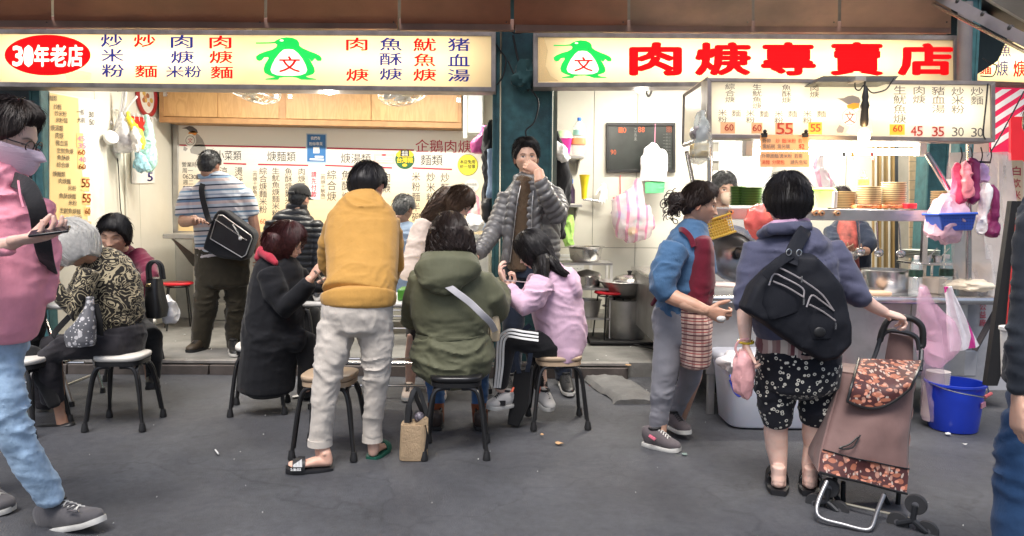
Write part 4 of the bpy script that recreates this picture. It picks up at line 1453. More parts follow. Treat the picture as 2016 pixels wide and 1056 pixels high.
A,B,C,D=WX(97,462,XW),WX(207,452,XW),WX(201,199,XW),WX(97,181,XW)
hexa(g,[A,B,C,D]+[p+V((-.008,0,0))for p in(A,B,C,D)]);mk('white_sheet',g,M('board_white',(.78,.76,.68),rough=.35),parent=pb2,smooth=False)
s_=side_map(.002)
flat(pb2,[(97.5,461),(176,455),(160,325),(154,194),(97.5,183)],pboard,s_,'orange_sheet')
s2_=side_map(.005);s3_=side_map(.008)
for a in[(151,262,164,291),(153,293,166,332),(160,348,176,376),(162,380,178,403),(166,407,178,424),(168,436,180,454)]:
 flat(pb2,[(a[0],a[1]),(a[2],a[1]+1),(a[2],a[3]+1),(a[0],a[3])],M('price_patch',(.90,.58,.22)),s2_,'price_patch')
def st(items,mat,bold=0.):
 g=Geo()
 for s,x,y,w,h in items:row(g,s,s3_,x,y,w,h,.3,bold,.6)
 mk('lettering',g,mat,parent=pb2,smooth=False)
st([('麵類',98,188,7,11),('炒麵',106,205,7.5,11),('炒米粉',108,218,7.6,11),('米粉麵',110,231,7.6,11),('焿湯類',100,246,8,12),('肉焿',109,261,8,12),('豬血湯',110,276,7.8,11),('生魷魚焿',112,291,8,11),('魚酥焿',113,305,8,11),('綜合焿',112,319,8,11),('焿麵類',104,337,8,11),('肉焿麵',115,351,8,11),('米粉',134,365,8,11),('魚酥焿麵',117,380,8,11),('米粉',135,394,8,11),('生魷魚焿麵',118,409,8,11),('米粉',146,423,7.6,11),('綜合焿麵',120,437,8,11)],ink)
st([('一般',151,215,7.5,11),('大碗',152,231,8,11),('30',175,220,10,11),('50',176,235,10,11)],ink)
st([('45',152,268,15,10),('35',154,282,15,10),('40',155,309,15,10)],inkp)
st([('60',154,295,14,10),('60',155,323,14,10),('55',161,352,16,17),('55',163,382,16,17),('60',168,410,10,12),('60',169,440,10,12)],inko,.015)
g=Geo()
cc=WX(289,190,XL+.03)
ring_=[]
R_=.19
t=thing('wall_clock','round wall clock with dark red rim and food picture','clock',cc)
for k in range(33):a=2*PI*k/32;ring_.append(cc+V((0,R_*math.cos(a),R_*math.sin(a))))
tube(g,ring_,.022,8);mk('rim',g,M('clock_red',(.32,.02,.02),rough=.3),parent=t)
g=Geo();prism(g,[cc+V((-.005,(R_-.01)*math.cos(2*PI*k/32),(R_-.01)*math.sin(2*PI*k/32)))for k in range(32)],(-.01,0,0));mk('dial',g,M('dial',(.75,.73,.66),rough=.3),parent=t,smooth=False)
rr=random.Random(2)
for k in range(7):
 g=Geo();a=rr.uniform(0,6.28);q=rr.uniform(.02,.11)
 ball(g,cc+V((-.002,q*math.cos(a),q*math.sin(a))),(.004,.035,.025),10,6)
 mk('food_print',g,M('food'+str(k%3),[(.65,.42,.10),(.35,.14,.06),(.55,.25,.12)][k%3]),parent=t)
g=Geo();a,b=WX(226,216,XL+.05),WX(300,232,XL+.05)
tube(g,[a,b],.006,6)
rail=mk('hook_rail',g,whitepl,base=(a+b)/2)
tag(rail,'white wire hook rail on the left wall with bags hanging','hook rail')
g=Geo()
for k in range(9):
 p=a.lerp(b,k/8);tube(g,[p+V((-.03,0,.0)),p+V((.03,0,0)),p+V((.04,0,-.03)),p+V((.06,0,-.02))],.003,4);tube(g,[p,p+V((0,0,-.06))],.003,4)
mk('hook',g,whitepl,parent=rail)
clearbag=M('clear_bag',(.75,.74,.78),rough=.18,alpha=.55,var=.2,vs=30,bump=.6,bs=24)
whitebag=M('white_bag',(.78,.77,.78),rough=.3,alpha=.88,var=.1,bump=.7,bs=20)
yellowbag=M('yellow_bag',(.85,.72,.05),rough=.3,alpha=.9,bump=.7,bs=20)
greenbag=M('pale_green_print_bag',(.42,.70,.62),rough=.35,alpha=.95,var=.5,vs=40,bump=.6,bs=22)
pinkbag=M('pink_bag',(.80,.34,.48),rough=.25,alpha=.72,var=.15,bump=.8,bs=16)
limebag=M('lime_bag',(.50,.85,.20),rough=.3,alpha=.8,var=.15,bump=.8,bs=16)
def bag_body(g,rows,seed=1,amp=.012,seg=26):
 """rows (xl,xr,py,Y,b) -> creased sack"""
 h=Geo();loft(h,TR(rows),seg,lat=(1,0,0),cap=.15)
 vs=np.array(h.v)
 N=normals(vs,h.f)
 w=np.c_[vnoise(vs*8,seed),vnoise(vs*8,seed+7),vnoise(vs*8,seed+9)]
 d=2.2*(1-np.abs(vnoise(vs*np.array([16,16,7])+w,seed)))**3-.7+.8*(1-np.abs(vnoise(vs*np.array([34,34,16])+w,seed+1)))**3
 vs=vs+N*(d*amp*.65)[:,None]
 g.add(vs,h.f)
 return g
def interp_rows(rows,n=14):
 A=np.array(rows,float);t=np.linspace(0,len(A)-1,n)
 return[tuple(np.interp(x,range(len(A)),A[:,k])for k in range(A.shape[1]))for x in t]
def hang_bag(name,label,rows,mat,seed=1,amp=.012,cat='bag',base=None,handles=None,hw=.008):
 g=Geo();bag_body(g,interp_rows(rows,26),seed,amp,44)
 r0=rows[0];r1=rows[-1]
 o=mk(name,g,mat,base=base or W((r0[0]+r0[1])/2,r0[2],r0[3]))
 if handles:
  for hp in handles:
   h=Geo();tube(h,smooth_path([W(*p)for p in hp],4),hw,6);mk('handle',h,mat,parent=o)
 return tag(o,label,cat)
Yh=7.15
hang_bag('plastic_bag','clear plastic bag of cans on the left hook rail',[(238,242,222,Yh,.02),(232,250,240,Yh,.05),(228,262,262,Yh,.08),(224,274,280,Yh,.09),(226,272,292,Yh,.08),(240,262,297,Yh,.04)],clearbag,3)
for k,(x,y)in enumerate([(245,268),(255,282),(238,276),(262,274)]):
 g=Geo();c=W(x,y,Yh);tube(g,[c+V((-.05,0,.01)),c+V((.05,0,-.012))],.030,14)
 tag(mk('tin_can',g,M('can_foil',(.35,.33,.38),rough=.3,metal=.8,var=.3,vs=40),base=c),'silver tin can inside the clear bag on the left rail','can','tin cans inside the clear bag')
g=Geo();c=W(217,272,7.0);lathe(g,[(.055,-.03),(.062,0),(.062,.03),(.05,.035)],c,20,rot=Matrix.Rotation(1.2,3,'Y')@Matrix.Rotation(.6,3,'X'))
tag(mk('tape_roll',g,whitepl,base=c),'white tape roll tied at the left end of the hook rail','tape')
g=Geo()
for pts in([(244,176),(240,200),(236,225),(222,262)],[(248,176),(246,205),(240,225)],[(222,245),(212,235),(208,230)],[(270,190),(256,205),(246,220)]):
 tube(g,smooth_path([W(*p,Yh)for p in pts],4),.012,6)
tag(mk('plastic_strip',g,whitebag,base=W(244,200,Yh)),'white plastic strips knotted down from the ceiling to the hook rail','strip')
hang_bag('plastic_bag','yellow plastic bag twisted on the hook rail',[(248,254,222,Yh,.01),(252,262,240,Yh,.02),(262,280,262,Yh,.04),(272,284,280,Yh,.03),(276,282,292,Yh,.01)],yellowbag,5)
hang_bag('plastic_bag','small white plastic bag hanging between the yellow and clear ones',[(262,266,250,7.1,.01),(258,276,270,7.1,.04),(262,278,292,7.1,.03),(268,274,298,7.1,.02)],whitebag,6)
hang_bag('plastic_bag','pale blue green printed bag hanging over the wall calendar',[(286,292,228,7.4,.01),(284,302,262,7.4,.04),(270,306,285,7.4,.05),(274,308,318,7.4,.05),(284,300,336,7.4,.03)],greenbag,7)
hang_bag('plastic_bag','pale blue printed bag hanging beside the calendar tear sheet',[(266,276,300,7.3,.02),(264,290,318,7.3,.03),(270,296,336,7.3,.02)],M('pale_blue_bag',(.35,.62,.72),rough=.35,alpha=.95,var=.5,vs=40,bump=.6,bs=22),8)
cal=thing('calendar','white wall calendar with red header under the hook rail','calendar',WX(285,362,XL+.02))
g=Geo();sc_=side_map(.006)
A,B,C,D=[WX(x,y,XL+.02)for x,y in((260,362),(305,360),(302,236),(258,228))]
hexa(g,[A,B,C,D]+[p+V((-.006,0,0))for p in(A,B,C,D)]);mk('sheet',g,paper,parent=cal,smooth=False)
flat(cal,[(258,229),(292,232),(294,262),(259,258)],M('cal_red',(.70,.03,.02)),lambda x,y:WX(x,y,XL+.024),'header')
flat(cal,[(262,322),(285,324),(285,333),(262,331)],M('cal_blue',(.10,.42,.65)),lambda x,y:WX(x,y,XL+.024),'band')
g=Geo();put_glyph(g,'5',lambda x,y:WX(x,y,XL+.025),291,340,301,357,.02,True);mk('lettering',g,M('cal_violet',(.08,.05,.30)),parent=cal,smooth=False)
sk=thing('power_socket','white double power socket with a plug tilted on the left wall','socket',WX(233,303,XL+.02))
g=Geo();A=[(222,292),(228,290),(243,310),(235,318)];prism(g,[WX(x,y,XL+.03)for x,y in A],(-.02,0,0));mk('plate',g,whitepl,parent=sk,smooth=False)
g=Geo();tube(g,smooth_path([WX(x,y,XL+.03)for x,y in((231,312),(233,330),(235,370),(237,405),(239,420),(250,460),(262,480))],4),.005,6);mk('cord',g,wire_m,parent=sk)
g=Geo();tube(g,smooth_path([W(x,y,7.3)for x,y in((200,176),(208,188),(222,190),(232,180))],5),.005,6)
tag(mk('cable',g,wire_m,base=W(216,186,7.3)),'black cable loop drooping from the ceiling near the clock','cable')
g=Geo();tube(g,[WX(244,240,XL+.02),WX(250,470,XL+.02)],.008,6)
tag(mk('conduit',g,cream,base=WX(250,470,XL+.02)),'thin cream conduit running down the left wall','pipe')
led=thing('wall_counter','narrow pale counter on the left wall above the red stool','counter',W(345,470,7.6))
g=Geo();p0=W(320,470,7.5);p1=W(400,470,7.5)
box2(g,(p0.x,7.5,p0.z),(p1.x+.35,8.4,p0.z+.045));mk('top',g,steel_dull,parent=led,bevel=.005)
g=Geo();prism(g,[V((p0.x+.04,7.6,p0.z-.002)),V((p0.x+.30,8.38,p0.z-.5)),V((p0.x+.04,8.38,p0.z-.5))],(.02,0,0));mk('bracket',g,steel_dull,parent=led,smooth=False)
g=Geo();box2(g,(p0.x+.04,8.1,ZS),(p0.x+.08,8.14,p0.z));mk('leg',g,cream,parent=led,bevel=.003)
g=Geo();box2(g,(p0.x+.1,8.25,ZS+.005),(p1.x+.4,8.42,.28));
tag(mk('plinth',g,greyw,base=(p1.x,8.3,ZS),bevel=.01),'low pale concrete plinth along the back wall behind the red stool','plinth')
seat_w=M('stool_seat_white',(.66,.63,.57),rough=.4,var=.06,dirt=.25,vs=12)
seat_t=M('stool_seat_tan',(.45,.33,.22),rough=.4,var=.1,dirt=.3,vs=12)
tubeblk=M('stool_black_tube',(.011,.011,.012),rough=.3,var=.3,vs=20,dirt=.15,dcol=(.06,.055,.05))
def make_stool(label,loc,rz,h=.445,mat=None,first=None,group='black legged square stools on the street',r=.142):
 if first is not None:
  o=dup(first,None,loc,rz,label)
  if mat:
   for ch in o.children:
    if ch.name.startswith('seat'):
     ch.data=ch.data.copy();ch.data.materials[0]=mat
  return o
 t=thing('stool',label,'stool',(0,0,0),group)
 g=Geo();lathe(g,[(r*.93,h-.032),(r,h-.026),(r*1.015,h-.012),(r*1.0,h-.003),(r*.95,h)],(0,0,0),40,sq=3.6);mk('seat',g,seat_w,parent=t,smooth='all',angle=50)
 g=Geo();lathe(g,[(r*.80,h-.062),(r*.97,h-.058),(r*.97,h-.033),(r*.8,h-.033)],(0,0,0),40,sq=3.6);mk('seat_rim',g,tubeblk,parent=t)
 for sx in(-1,1):
  for sy in(-1,1):
   L=None
   for off in(0,1):
    g=Geo()
    a=r*.80-off*.028;bq=r*.80
    if off==0:pts=[(sx*.03,sy*bq,h-.066),(sx*a*.7,sy*bq,h-.066),(sx*(a+.0),sy*(bq+.004),h-.085),(sx*(a+.022),sy*(bq+.016),h-.16),(sx*(a+.055),sy*(bq+.045),.02)]
    else:pts=[(sx*bq,sy*.03,h-.070),(sx*bq,sy*a*.8,h-.070),(sx*(bq+.006),sy*(a+.01),h-.10),(sx*(bq+.024),sy*(a+.026),h-.17),(sx*(bq+.046),sy*(a+.062),.06)]
    tube(g,smooth_path(pts,4),.0118,8)
    if off==0:
     L=mk('leg',g,tubeblk,parent=t)
     f=Geo();lathe(f,[(.021,0),(.022,.008),(.018,.03),(.015,.05)],(sx*(a+.054),sy*(bq+.0445),0),12);mk('rubber_foot',f,rubber_black,parent=L)
    else:mk('leg_brace',g,tubeblk,parent=L)
 t.location=loc;t.rotation_euler=(0,0,rz)
 return t
def floor_loc(px,py,z=0):p=G(px,py,z);return(p.x,p.y,z)
st0=make_stool('white seated stool under the grey haired woman at the left table',floor_loc(247,835),.06)
make_stool('pale stool straddled by the man in the mustard sweater',floor_loc(652,888),-.05,first=st0,mat=seat_t)
make_stool('black legged stool under the woman in the olive parka',floor_loc(899,888),.03,first=st0,mat=tubeblk)
make_stool('black legged stool under the girl in the lilac hoodie',floor_loc(1097,832),.08,first=st0,mat=seat_t)
make_stool('stool under the long black coat of the red haired woman',floor_loc(512,806),.22,first=st0)
make_stool('white seated stool cut off behind the man in pink',floor_loc(52,845),-.1,first=st0)
make_stool('stool under the woman in the maroon sweater behind the left table',floor_loc(268,742),.1,first=st0)
make_stool('black stool at the back near the man with the cap',floor_loc(585,690,ZS),.1,first=st0)
def round_stool(label,px,py,first=None,z=ZS,h=.48):
 p=floor_loc(px,py,z)
 if first is not None:return dup(first,None,p,.5,label)
 t=thing('round_stool',label,'stool',(0,0,0),'red round stools inside the shop')
 g=Geo();lathe(g,[(.135,h-.028),(.15,h-.022),(.153,h-.01),(.145,h-.001),(.10,h-.004)],(0,0,0),36);mk('seat',g,redpl,parent=t,smooth='all',angle=50)
 for k in range(4):
  a=PI/4+k*PI/2
  g=Geo();tube(g,smooth_path([V((.05*math.cos(a),.05*math.sin(a),h-.036)),V((.105*math.cos(a),.105*math.sin(a),h-.038)),V((.125*math.cos(a),.125*math.sin(a),h-.07)),V((.17*math.cos(a),.17*math.sin(a),.004))],4),.0075,8)
  mk('leg',g,tubeblk,parent=t)
 g=Geo();tube(g,[V((.115*math.cos(a),.115*math.sin(a),h-.045))for a in np.linspace(0,2*PI,25)],.006,6);mk('ring',g,tubeblk,parent=t)
 t.location=p;t.rotation_euler=(0,0,.35)
 return t
rs0=round_stool('red round stool beside the steel pots in the kitchen bay',1200,672)
round_stool('red round stool under the narrow wall counter at the back left',352,648,rs0)
round_stool('red round stool mostly hidden behind the man in the striped polo',440,645,rs0)
tabm=M('table_top_white',(.62,.61,.58),rough=.35,var=.05,dirt=.2,vs=5)
def table(label,x0,x1,y0,y1,h=.73):
 c=V(((x0+x1)/2,(y0+y1)/2,0))
 t=thing('folding_table',label,'table',c,'white folding tables')
 g=Geo();box2(g,(x0,y0,h-.035),(x1,y1,h));mk('tabletop',g,tabm,parent=t,bevel=.014)
 for sx in(-1,1):
  xx=c.x+sx*((x1-x0)/2-.14)
  for yy,sg in((y0+.08,1),(y1-.08,-1)):
   g=Geo();tube(g,smooth_path([V((xx-sx*.12,yy,h-.04)),V((xx-sx*.05,yy,.45)),V((xx,yy,.25)),V((xx+sx*.06,yy,.015))],5),.013,8)
   L=mk('leg',g,chrome,parent=t)
   f=Geo();lathe(f,[(.019,0),(.017,.035)],(xx+sx*.06,yy,0),10);mk('rubber_foot',f,rubber_black,parent=L)
  g=Geo();
  for zz in(.14,.3):tube(g,[V((xx+sx*.02,y0+.08,zz)),V((xx+sx*.02,y1-.08,zz))],.010,8)
  mk('crossbar',g,chrome,parent=t)
 g=Geo()
 for zz,yy in((.16,y0+.09),(.34,y0+.09),(.22,y1-.09)):tube(g,[V((x0+.2,yy,zz)),V((x1-.2,yy,zz))],.009,8)
 mk('rail',g,chrome,parent=t)
 return t
tl=W(578,596,4.93)
table('white folding table in the middle with five people around it',tl.x,W(985,596,4.93).x,4.93,5.55)
table('white folding table at the left edge behind the man in pink',-4.2,W(190,640,4.95).x-.15,4.95,5.5,.70)
g_=table('white folding table at the back of the dining bay',W(560,500,7.5).x,W(880,500,7.5).x,7.35,7.95,.80)
# ================================================================ kitchen bay wall
bb=thing('blackboard','black framed wall board with chalk figures in the kitchen bay','blackboard',W(1262,340,YB2-.02))
Yb=YB2-.02
g=Geo()
q4(g,1194,1330,(242,242),(248,248),Yb-.03,.03);q4(g,1194,1330,(334,334),(340,340),Yb-.03,.03)
q4(g,1194,1199,(248,248),(334,334),Yb-.03,.03);q4(g,1325,1330,(248,248),(334,334),Yb-.03,.03)
mk('frame',g,blackpl,parent=bb,bevel=.003)
g=Geo();q4(g,1199,1325,(248,248),(334,334),Yb-.014,.012);mk('slate',g,M('slate',(.018,.022,.020),rough=.35,var=.5,vs=6,dirt=.3,dcol=(.07,.075,.07)),parent=bb,smooth=False)
bm_map=plane_map(Yb-.014,.002)
g=Geo();row(g,'10',bm_map,1218,251,14,11,1,.02,0);row(g,'88',bm_map,1256,250,12,11,1,.02,0);row(g,'90',bm_map,1202,295,10,10,1,.02,0)
for k in range(3):row(g,'口口',bm_map,1312,249+k*4,5,4,.3,.02,0)
mk('chalk_writing',g,M('chalk_orange',(.45,.09,.03)),parent=bb,smooth=False)
g=Geo();column(g,'乙五未',bm_map,1251,252,6,8,1,.0);
for k in range(11):row(g,'一三二',bm_map,1305,263+k*6.2,5,3.4,.3,0,0)
mk('chalk_writing',g,M('chalk',(.22,.22,.21)),parent=bb,smooth=False)
def shelf(label,x0,x1,py,Y,d=.22):
 g=Geo();a,b=W(x0,py,Y),W(x1,py,Y)
 box2(g,(a.x,Y,a.z-.03),(b.x,YB2-.012,a.z))
 o=mk('wall_shelf',g,steel_dull,base=((a.x+b.x)/2,Y,a.z),bevel=.004)
 k=Geo();prism(k,[V((b.x-.04,Y+.05,a.z-.032)),V((b.x-.04,YB2-.013,a.z-.032)),V((b.x-.04,YB2-.013,a.z-.16))],(.012,0,0));mk('bracket',k,steel_dull,parent=o,smooth=False)
 return tag(o,label,'shelf')
Ysf=7.45
shelf('upper grey wall shelf with tubs and a bottle by the column',1088,1150,306,Ysf)
shelf('lower grey wall shelf with jars right of the hanging apron',1088,1146,402,Ysf)
def on(px,py,Y):return W(px,py,Y)
def tub(name,label,cat,px,py,Y,prof,mat,seg=24,sq=2.0,sub=None):
 """profile in pixels above the base pixel"""
 c=W(px,py,Y);k=Y/F
 g=Geo();lathe(g,[(r*k,z*k)for r,z in prof],c,seg,sq=sq)
 o=mk(name,g,mat,base=c)
 tag(o,label,cat)
 for(nm,pf,m)in(sub or[]):
  h=Geo();lathe(h,[(r*k,z*k)for r,z in pf],c,seg,sq=sq);mk(nm,h,m,parent=o)
 return o
clearpl=M('clear_plastic',(.80,.84,.85),rough=.08,alpha=.26,var=.05,spec=.8)
tub('plastic_tub','bright pink square tub on the upper shelf','tub',1108,305,7.5,[(13,0),(17,30),(18,31)],M('tub_pink',(.78,.06,.38),rough=.3,alpha=.95),sq=6)
tub('plastic_bowl','white and green bowl upside down on the pink tub','bowl',1110,273,7.5,[(18,0),(17,5),(12,13),(8,15)],M('bowl_green',(.55,.75,.45),rough=.35),sub=[('rim',[(19,-1),(19,2)],whitepl)])
tub('plastic_tub','clear tub with orange lid under the water bottle on the shelf','tub',1138,305,7.5,[(12,0),(13,18),(13,19)],clearpl,sq=5,sub=[('lid',[(14,19),(14,26),(13,31)],M('lid_orange',(.75,.25,.10),rough=.35))])
tub('water_bottle','clear water bottle with blue cap on the upper shelf','bottle',1140,273,7.5,[(11,0),(12,4),(12,22),(7,31),(4,34)],clearpl,sub=[('cap',[(4,34),(4,39),(3.5,40)],M('cap_blue',(.03,.16,.65))),('label_band',[(12.2,6),(12.2,16)],M('label_teal',(.35,.62,.60)))])
tub('jar','clear jar on the lower shelf beside the column','jar',1105,401,7.5,[(11,0),(13,5),(13,30),(9,42),(8,43)],clearpl)
tub('sauce_bottle','dark bottle with blue cap on the lower shelf','bottle',1124,401,7.5,[(8,0),(8,26),(4,36),(3,39)],M('glass_dark',(.06,.035,.07),rough=.15),sub=[('cap',[(4,39),(4,46),(3,48)],M('cap_blue',(.03,.16,.65)))])
tub('yellow_jug','yellow plastic jug hanging by the lower shelf','jug',1150,392,7.45,[(5,0),(6,20),(10,46),(11,47)],M('jug_yellow',(.82,.62,.02),rough=.35))
hang_bag('plastic_bag','lime green plastic bag hanging under the lower shelf',[(1118,1128,424,7.5,.02),(1110,1132,440,7.5,.04),(1108,1128,470,7.5,.05),(1112,1130,484,7.5,.03)],limebag,9)
g=Geo();tube(g,[W(1148,392,7.8),W(1183,397,7.8)],.014,8)
tag(mk('towel_bar',g,steel,base=W(1165,395,7.8)),'short steel bar on the wall beside the lower shelf','bar')
g=Geo()
gw=W(1188,365,7.78);gl=hand_geo(W(1188,366,7.78),V((0,0,-1)),V((0,-1,0)),1.05,curl=(8,5,10,14),thumb=1)
gl2=remesh(gl,.008,2)
tag(mk('rubber_glove',gl2,M('glove_white',(.70,.70,.70),rough=.5,bump=.3,bs=30),base=gw),'white rubber glove pinned on the kitchen wall','glove')
stripe_bag=M('pink_stripe_bag',(.80,.70,.74),rough=.25,alpha=.55,var=.1,bump=.8,bs=14)
def stripes(m,c2,scale=9,axis='X',w=.35):
 n,b,tc=nodes_of(m)
 s=n.nodes.new('ShaderNodeSeparateXYZ');n.links.new(tc.outputs['Object'],s.inputs[0])
 mu=n.nodes.new('ShaderNodeMath');mu.operation='MULTIPLY';mu.inputs[1].default_value=scale
 nz=n.nodes.new('ShaderNodeTexNoise');nz.inputs['Scale'].default_value=3
 n.links.new(tc.outputs['Object'],nz.inputs['Vector'])
 ad=n.nodes.new('ShaderNodeMath');ad.operation='ADD'
 n.links.new(s.outputs[axis],mu.inputs[0]);n.links.new(mu.outputs[0],ad.inputs[0]);n.links.new(nz.outputs['Fac'],ad.inputs[1])
 fr=n.nodes.new('ShaderNodeMath');fr.operation='FRACT';n.links.new(ad.outputs[0],fr.inputs[0])
 lt=n.nodes.new('ShaderNodeMath');lt.operation='LESS_THAN';lt.inputs[1].default_value=w;n.links.new(fr.outputs[0],lt.inputs[0])
 mx=n.nodes.new('ShaderNodeMix');mx.data_type='RGBA';mx.inputs['B'].default_value=(*c2,1)
 n.links.new(lt.outputs[0],mx.inputs['Factor']);n.links.new(b.inputs['Base Color'].links[0].from_socket,mx.inputs['A'])
 n.links.new(mx.outputs['Result'],b.inputs['Base Color'])
stripes(stripe_bag,(.80,.30,.50),11,'X',.28)
Yw=7.7
hang_bag('plastic_bag','large pink striped bag full of packets hanging on the kitchen wall',[(1256,1262,352,Yw,.02),(1236,1268,380,Yw,.06),(1206,1276,405,Yw,.10),(1204,1284,430,Yw,.12),(1214,1290,455,Yw,.10),(1234,1278,472,Yw,.06)],stripe_bag,11,.014,handles=[[(1204,396,Yw),(1212,392,Yw),(1226,400,Yw)]])
rr=random.Random(5)
pk=[(.08,.25,.55),(.75,.12,.2),(.1,.4,.3),(.8,.8,.78),(.85,.55,.05),(.2,.1,.4)]
for k,(x,y)in enumerate([(1222,424),(1240,432),(1256,440),(1226,445),(1245,455),(1262,425),(1236,412),(1268,450)]):
 g=Geo();box(g,W(x,y,Yw),(.09,.05,.07),Euler((rr.uniform(-.5,.5),rr.uniform(-.6,.6),rr.uniform(-.5,.5))).to_matrix())
 tag(mk('packet',g,M('packet%d'%(k%6),pk[k%6],rough=.35,var=.3,vs=60),base=W(x,y,Yw),bevel=.008),'coloured food packet inside the large striped bag on the wall','packet','packets inside the striped bag')
hang_bag('plastic_bag','bundle of new white pink striped bags hung over the blackboard',[(1284,1292,283,Yw,.01),(1268,1302,296,Yw,.03),(1262,1312,305,Yw,.035),(1261,1314,335,Yw,.035),(1261,1312,356,Yw,.03)],M('new_bags',(.80,.76,.78),rough=.35,var=.1,bump=.8,bs=18),12,.008)
g=Geo();tube(g,[W(1290,244,Yw),W(1289,284,Yw)],.004,5);tag(mk('string',g,pinkbag,base=W(1290,284,Yw)),'pink string holding the bag bundle from the blackboard top','string')
hang_bag('cleaning_cloth','folded green cloth hanging below the white bag bundle',[(1270,1308,359,Yw,.015),(1270,1308,370,Yw,.015),(1271,1307,380,Yw,.012)],M('cloth_green',(.12,.60,.22),rough=.7,bump=.5,bs=20),13,.004,cat='cloth')
g=Geo();tube(g,[W(1221,345,YB2-.02),W(1221,390,YB2-.02)],.004,5);box(g,W(1221,392,YB2-.02),(.15,.01,.03));tag(mk('wall_hook',g,redpl,base=W(1221,392,YB2-.02)),'red corded hook bar above the big striped bag','hook')
g=Geo();tube(g,smooth_path([W(x,y,6.3)for x,y in((1272,168),(1273,182),(1277,190),(1282,182),(1284,168))],5),.009,6);tag(mk('cable',g,M('cable_grey',(.25,.25,.25)),base=W(1277,190,6.3)),'short grey cable loop hanging under the right sign box','cable')
def hang_cloth(label,rows,mat,seed,name='jacket',cat='jacket',amp=.016):
 return hang_bag(name,label,rows,mat,seed,amp,cat)
jk=cloth('jacket_black',(.014,.014,.017),bump=.8,bs=12)
hang_cloth('black jacket hanging left of the wide column',[(962,970,240,6.6,.03),(954,976,262,6.6,.06),(950,978,300,6.6,.09),(954,976,350,6.6,.09),(950,976,400,6.6,.08),(956,970,412,6.6,.05)],jk,21)
hang_cloth('pale blue denim garment hanging under the black jacket',[(962,978,296,6.5,.05),(962,980,340,6.5,.06),(960,980,380,6.5,.06),(956,978,440,6.5,.05),(954,966,458,6.5,.03)],cloth('denim_pale',(.22,.30,.42),bump=.8,bs=14),22)
hang_cloth('black shoulder pouch hanging on the left of the column',[(952,974,392,6.4,.06),(948,978,405,6.4,.08),(949,978,430,6.4,.08),(954,974,438,6.4,.06)],blackpl,23,'pouch','pouch',.005)
hang_cloth('black jacket hanging on the right of the wide column',[(1088,1096,262,6.9,.03),(1088,1110,300,6.9,.08),(1090,1124,350,6.9,.10),(1092,1120,400,6.9,.09),(1092,1112,440,6.9,.06),(1096,1110,468,6.9,.03)],jk,24)
hang_cloth('purple jacket hanging behind the black one by the column',[(1086,1094,290,7.0,.04),(1085,1104,340,7.0,.06),(1086,1108,400,7.0,.06),(1094,1109,450,7.0,.05),(1096,1107,462,7.0,.03)],cloth('jacket_purple',(.16,.05,.28),bump=.8,bs=14),25)
hang_bag('plastic_bag','white plastic bag over the hanging jackets near the tubs',[(1090,1098,280,6.8,.02),(1094,1116,300,6.8,.04),(1104,1124,316,6.8,.03)],whitebag,26)
hang_bag('plastic_bag','magenta plastic bag hanging by the electric box',[(950,958,250,6.7,.02),(942,966,270,6.7,.05),(928,958,286,6.7,.07),(930,954,300,6.7,.05)],M('magenta_bag',(.75,.12,.42),rough=.3,alpha=.85,bump=.8,bs=16),27)
hang_bag('plastic_bag','pink plastic bag hanging right of the long haired woman',[(928,934,378,7.6,.02),(922,944,395,7.6,.06),(918,950,415,7.6,.08),(920,946,426,7.6,.06)],stripe_bag,28)
g=Geo();box2(g,W(925,480,7.5),W(958,452,7.5)+V((0,.3,0)))
tag(mk('storage_box',g,clearpl,base=W(940,480,7.5),bevel=.01),'clear plastic storage box on the ledge under the pink bag','box')
hang_bag('plastic_bag','heap of white plastic bags on the clear storage box',[(915,962,452,7.5,.12),(912,962,442,7.5,.14),(918,958,432,7.5,.1),(930,950,426,7.5,.05)],whitebag,29)
g=Geo();box2(g,(W(905,500,7.4).x,7.4,ZS),(W(962,500,7.4).x,8.3,W(900,481,7.4).z-.002));tag(mk('side_cabinet',g,M('cab_white',(.5,.49,.45),rough=.5,dirt=.3),base=W(935,560,7.4),bevel=.008),'low off-white cabinet carrying the clear storage box','cabinet')
def pan(g,c,k,prof):lathe(g,[(r*k,z*k)for r,z in prof],c,36,close=True)
c0=G(1231,663,ZS+.04);kY=c0.y/F
pot=thing('stock_pot','tall dull steel stock pot under the lidded wok by the wall','pot',c0)
g=Geo();pan(g,c0,kY,[(37,0),(38,2),(38,74),(40,76),(37,76),(36,4)]);mk('body',g,steel_dull,parent=pot)
for s_x in(-1,1):
 g=Geo();q=c0+V((s_x*38*kY,-.02,62*kY));tube(g,smooth_path([q+V((0,-.04,0)),q+V((s_x*.035,-.035,0)),q+V((s_x*.035,.035,0)),q+V((0,.04,0))],4),.007,6);mk('handle',g,steel,parent=pot)
g=Geo();box2(g,(c0.x-.36,c0.y-.28,ZS+.012),(c0.x+.36,c0.y+.25,ZS+.038));tag(mk('floor_mat',g,rubber_black,base=c0,bevel=.005),'black rubber mat under the stock pot and red stool','mat')
c1=c0+V((-.01,0,78*kY))
wok=thing('wok','steel wok resting on the stock pot','wok',c1)
g=Geo();pan(g,c1,kY,[(20,0),(34,8),(42,22),(51,32),(52,33),(50,32),(40,22),(18,4)]);mk('bowl',g,steel_dull,parent=wok)
g=Geo();tube(g,smooth_path([c1+V((.2,-.1,.10)),c1+V((.3,-.16,.14)),c1+V((.36,-.2,.2))],4),.011,8);mk('handle',g,blackpl,parent=wok)
c2=c1+V((.04,0,32*kY))
lid=thing('wok_cover','domed steel lid with black knob on the wok','lid',c2)
g=Geo();lathe(g,[(38*kY,0),(37*kY,3*kY),(26*kY,10*kY),(12*kY,14.5*kY),(2*kY,15.5*kY)],c2,36);mk('dome',g,steel,parent=lid)
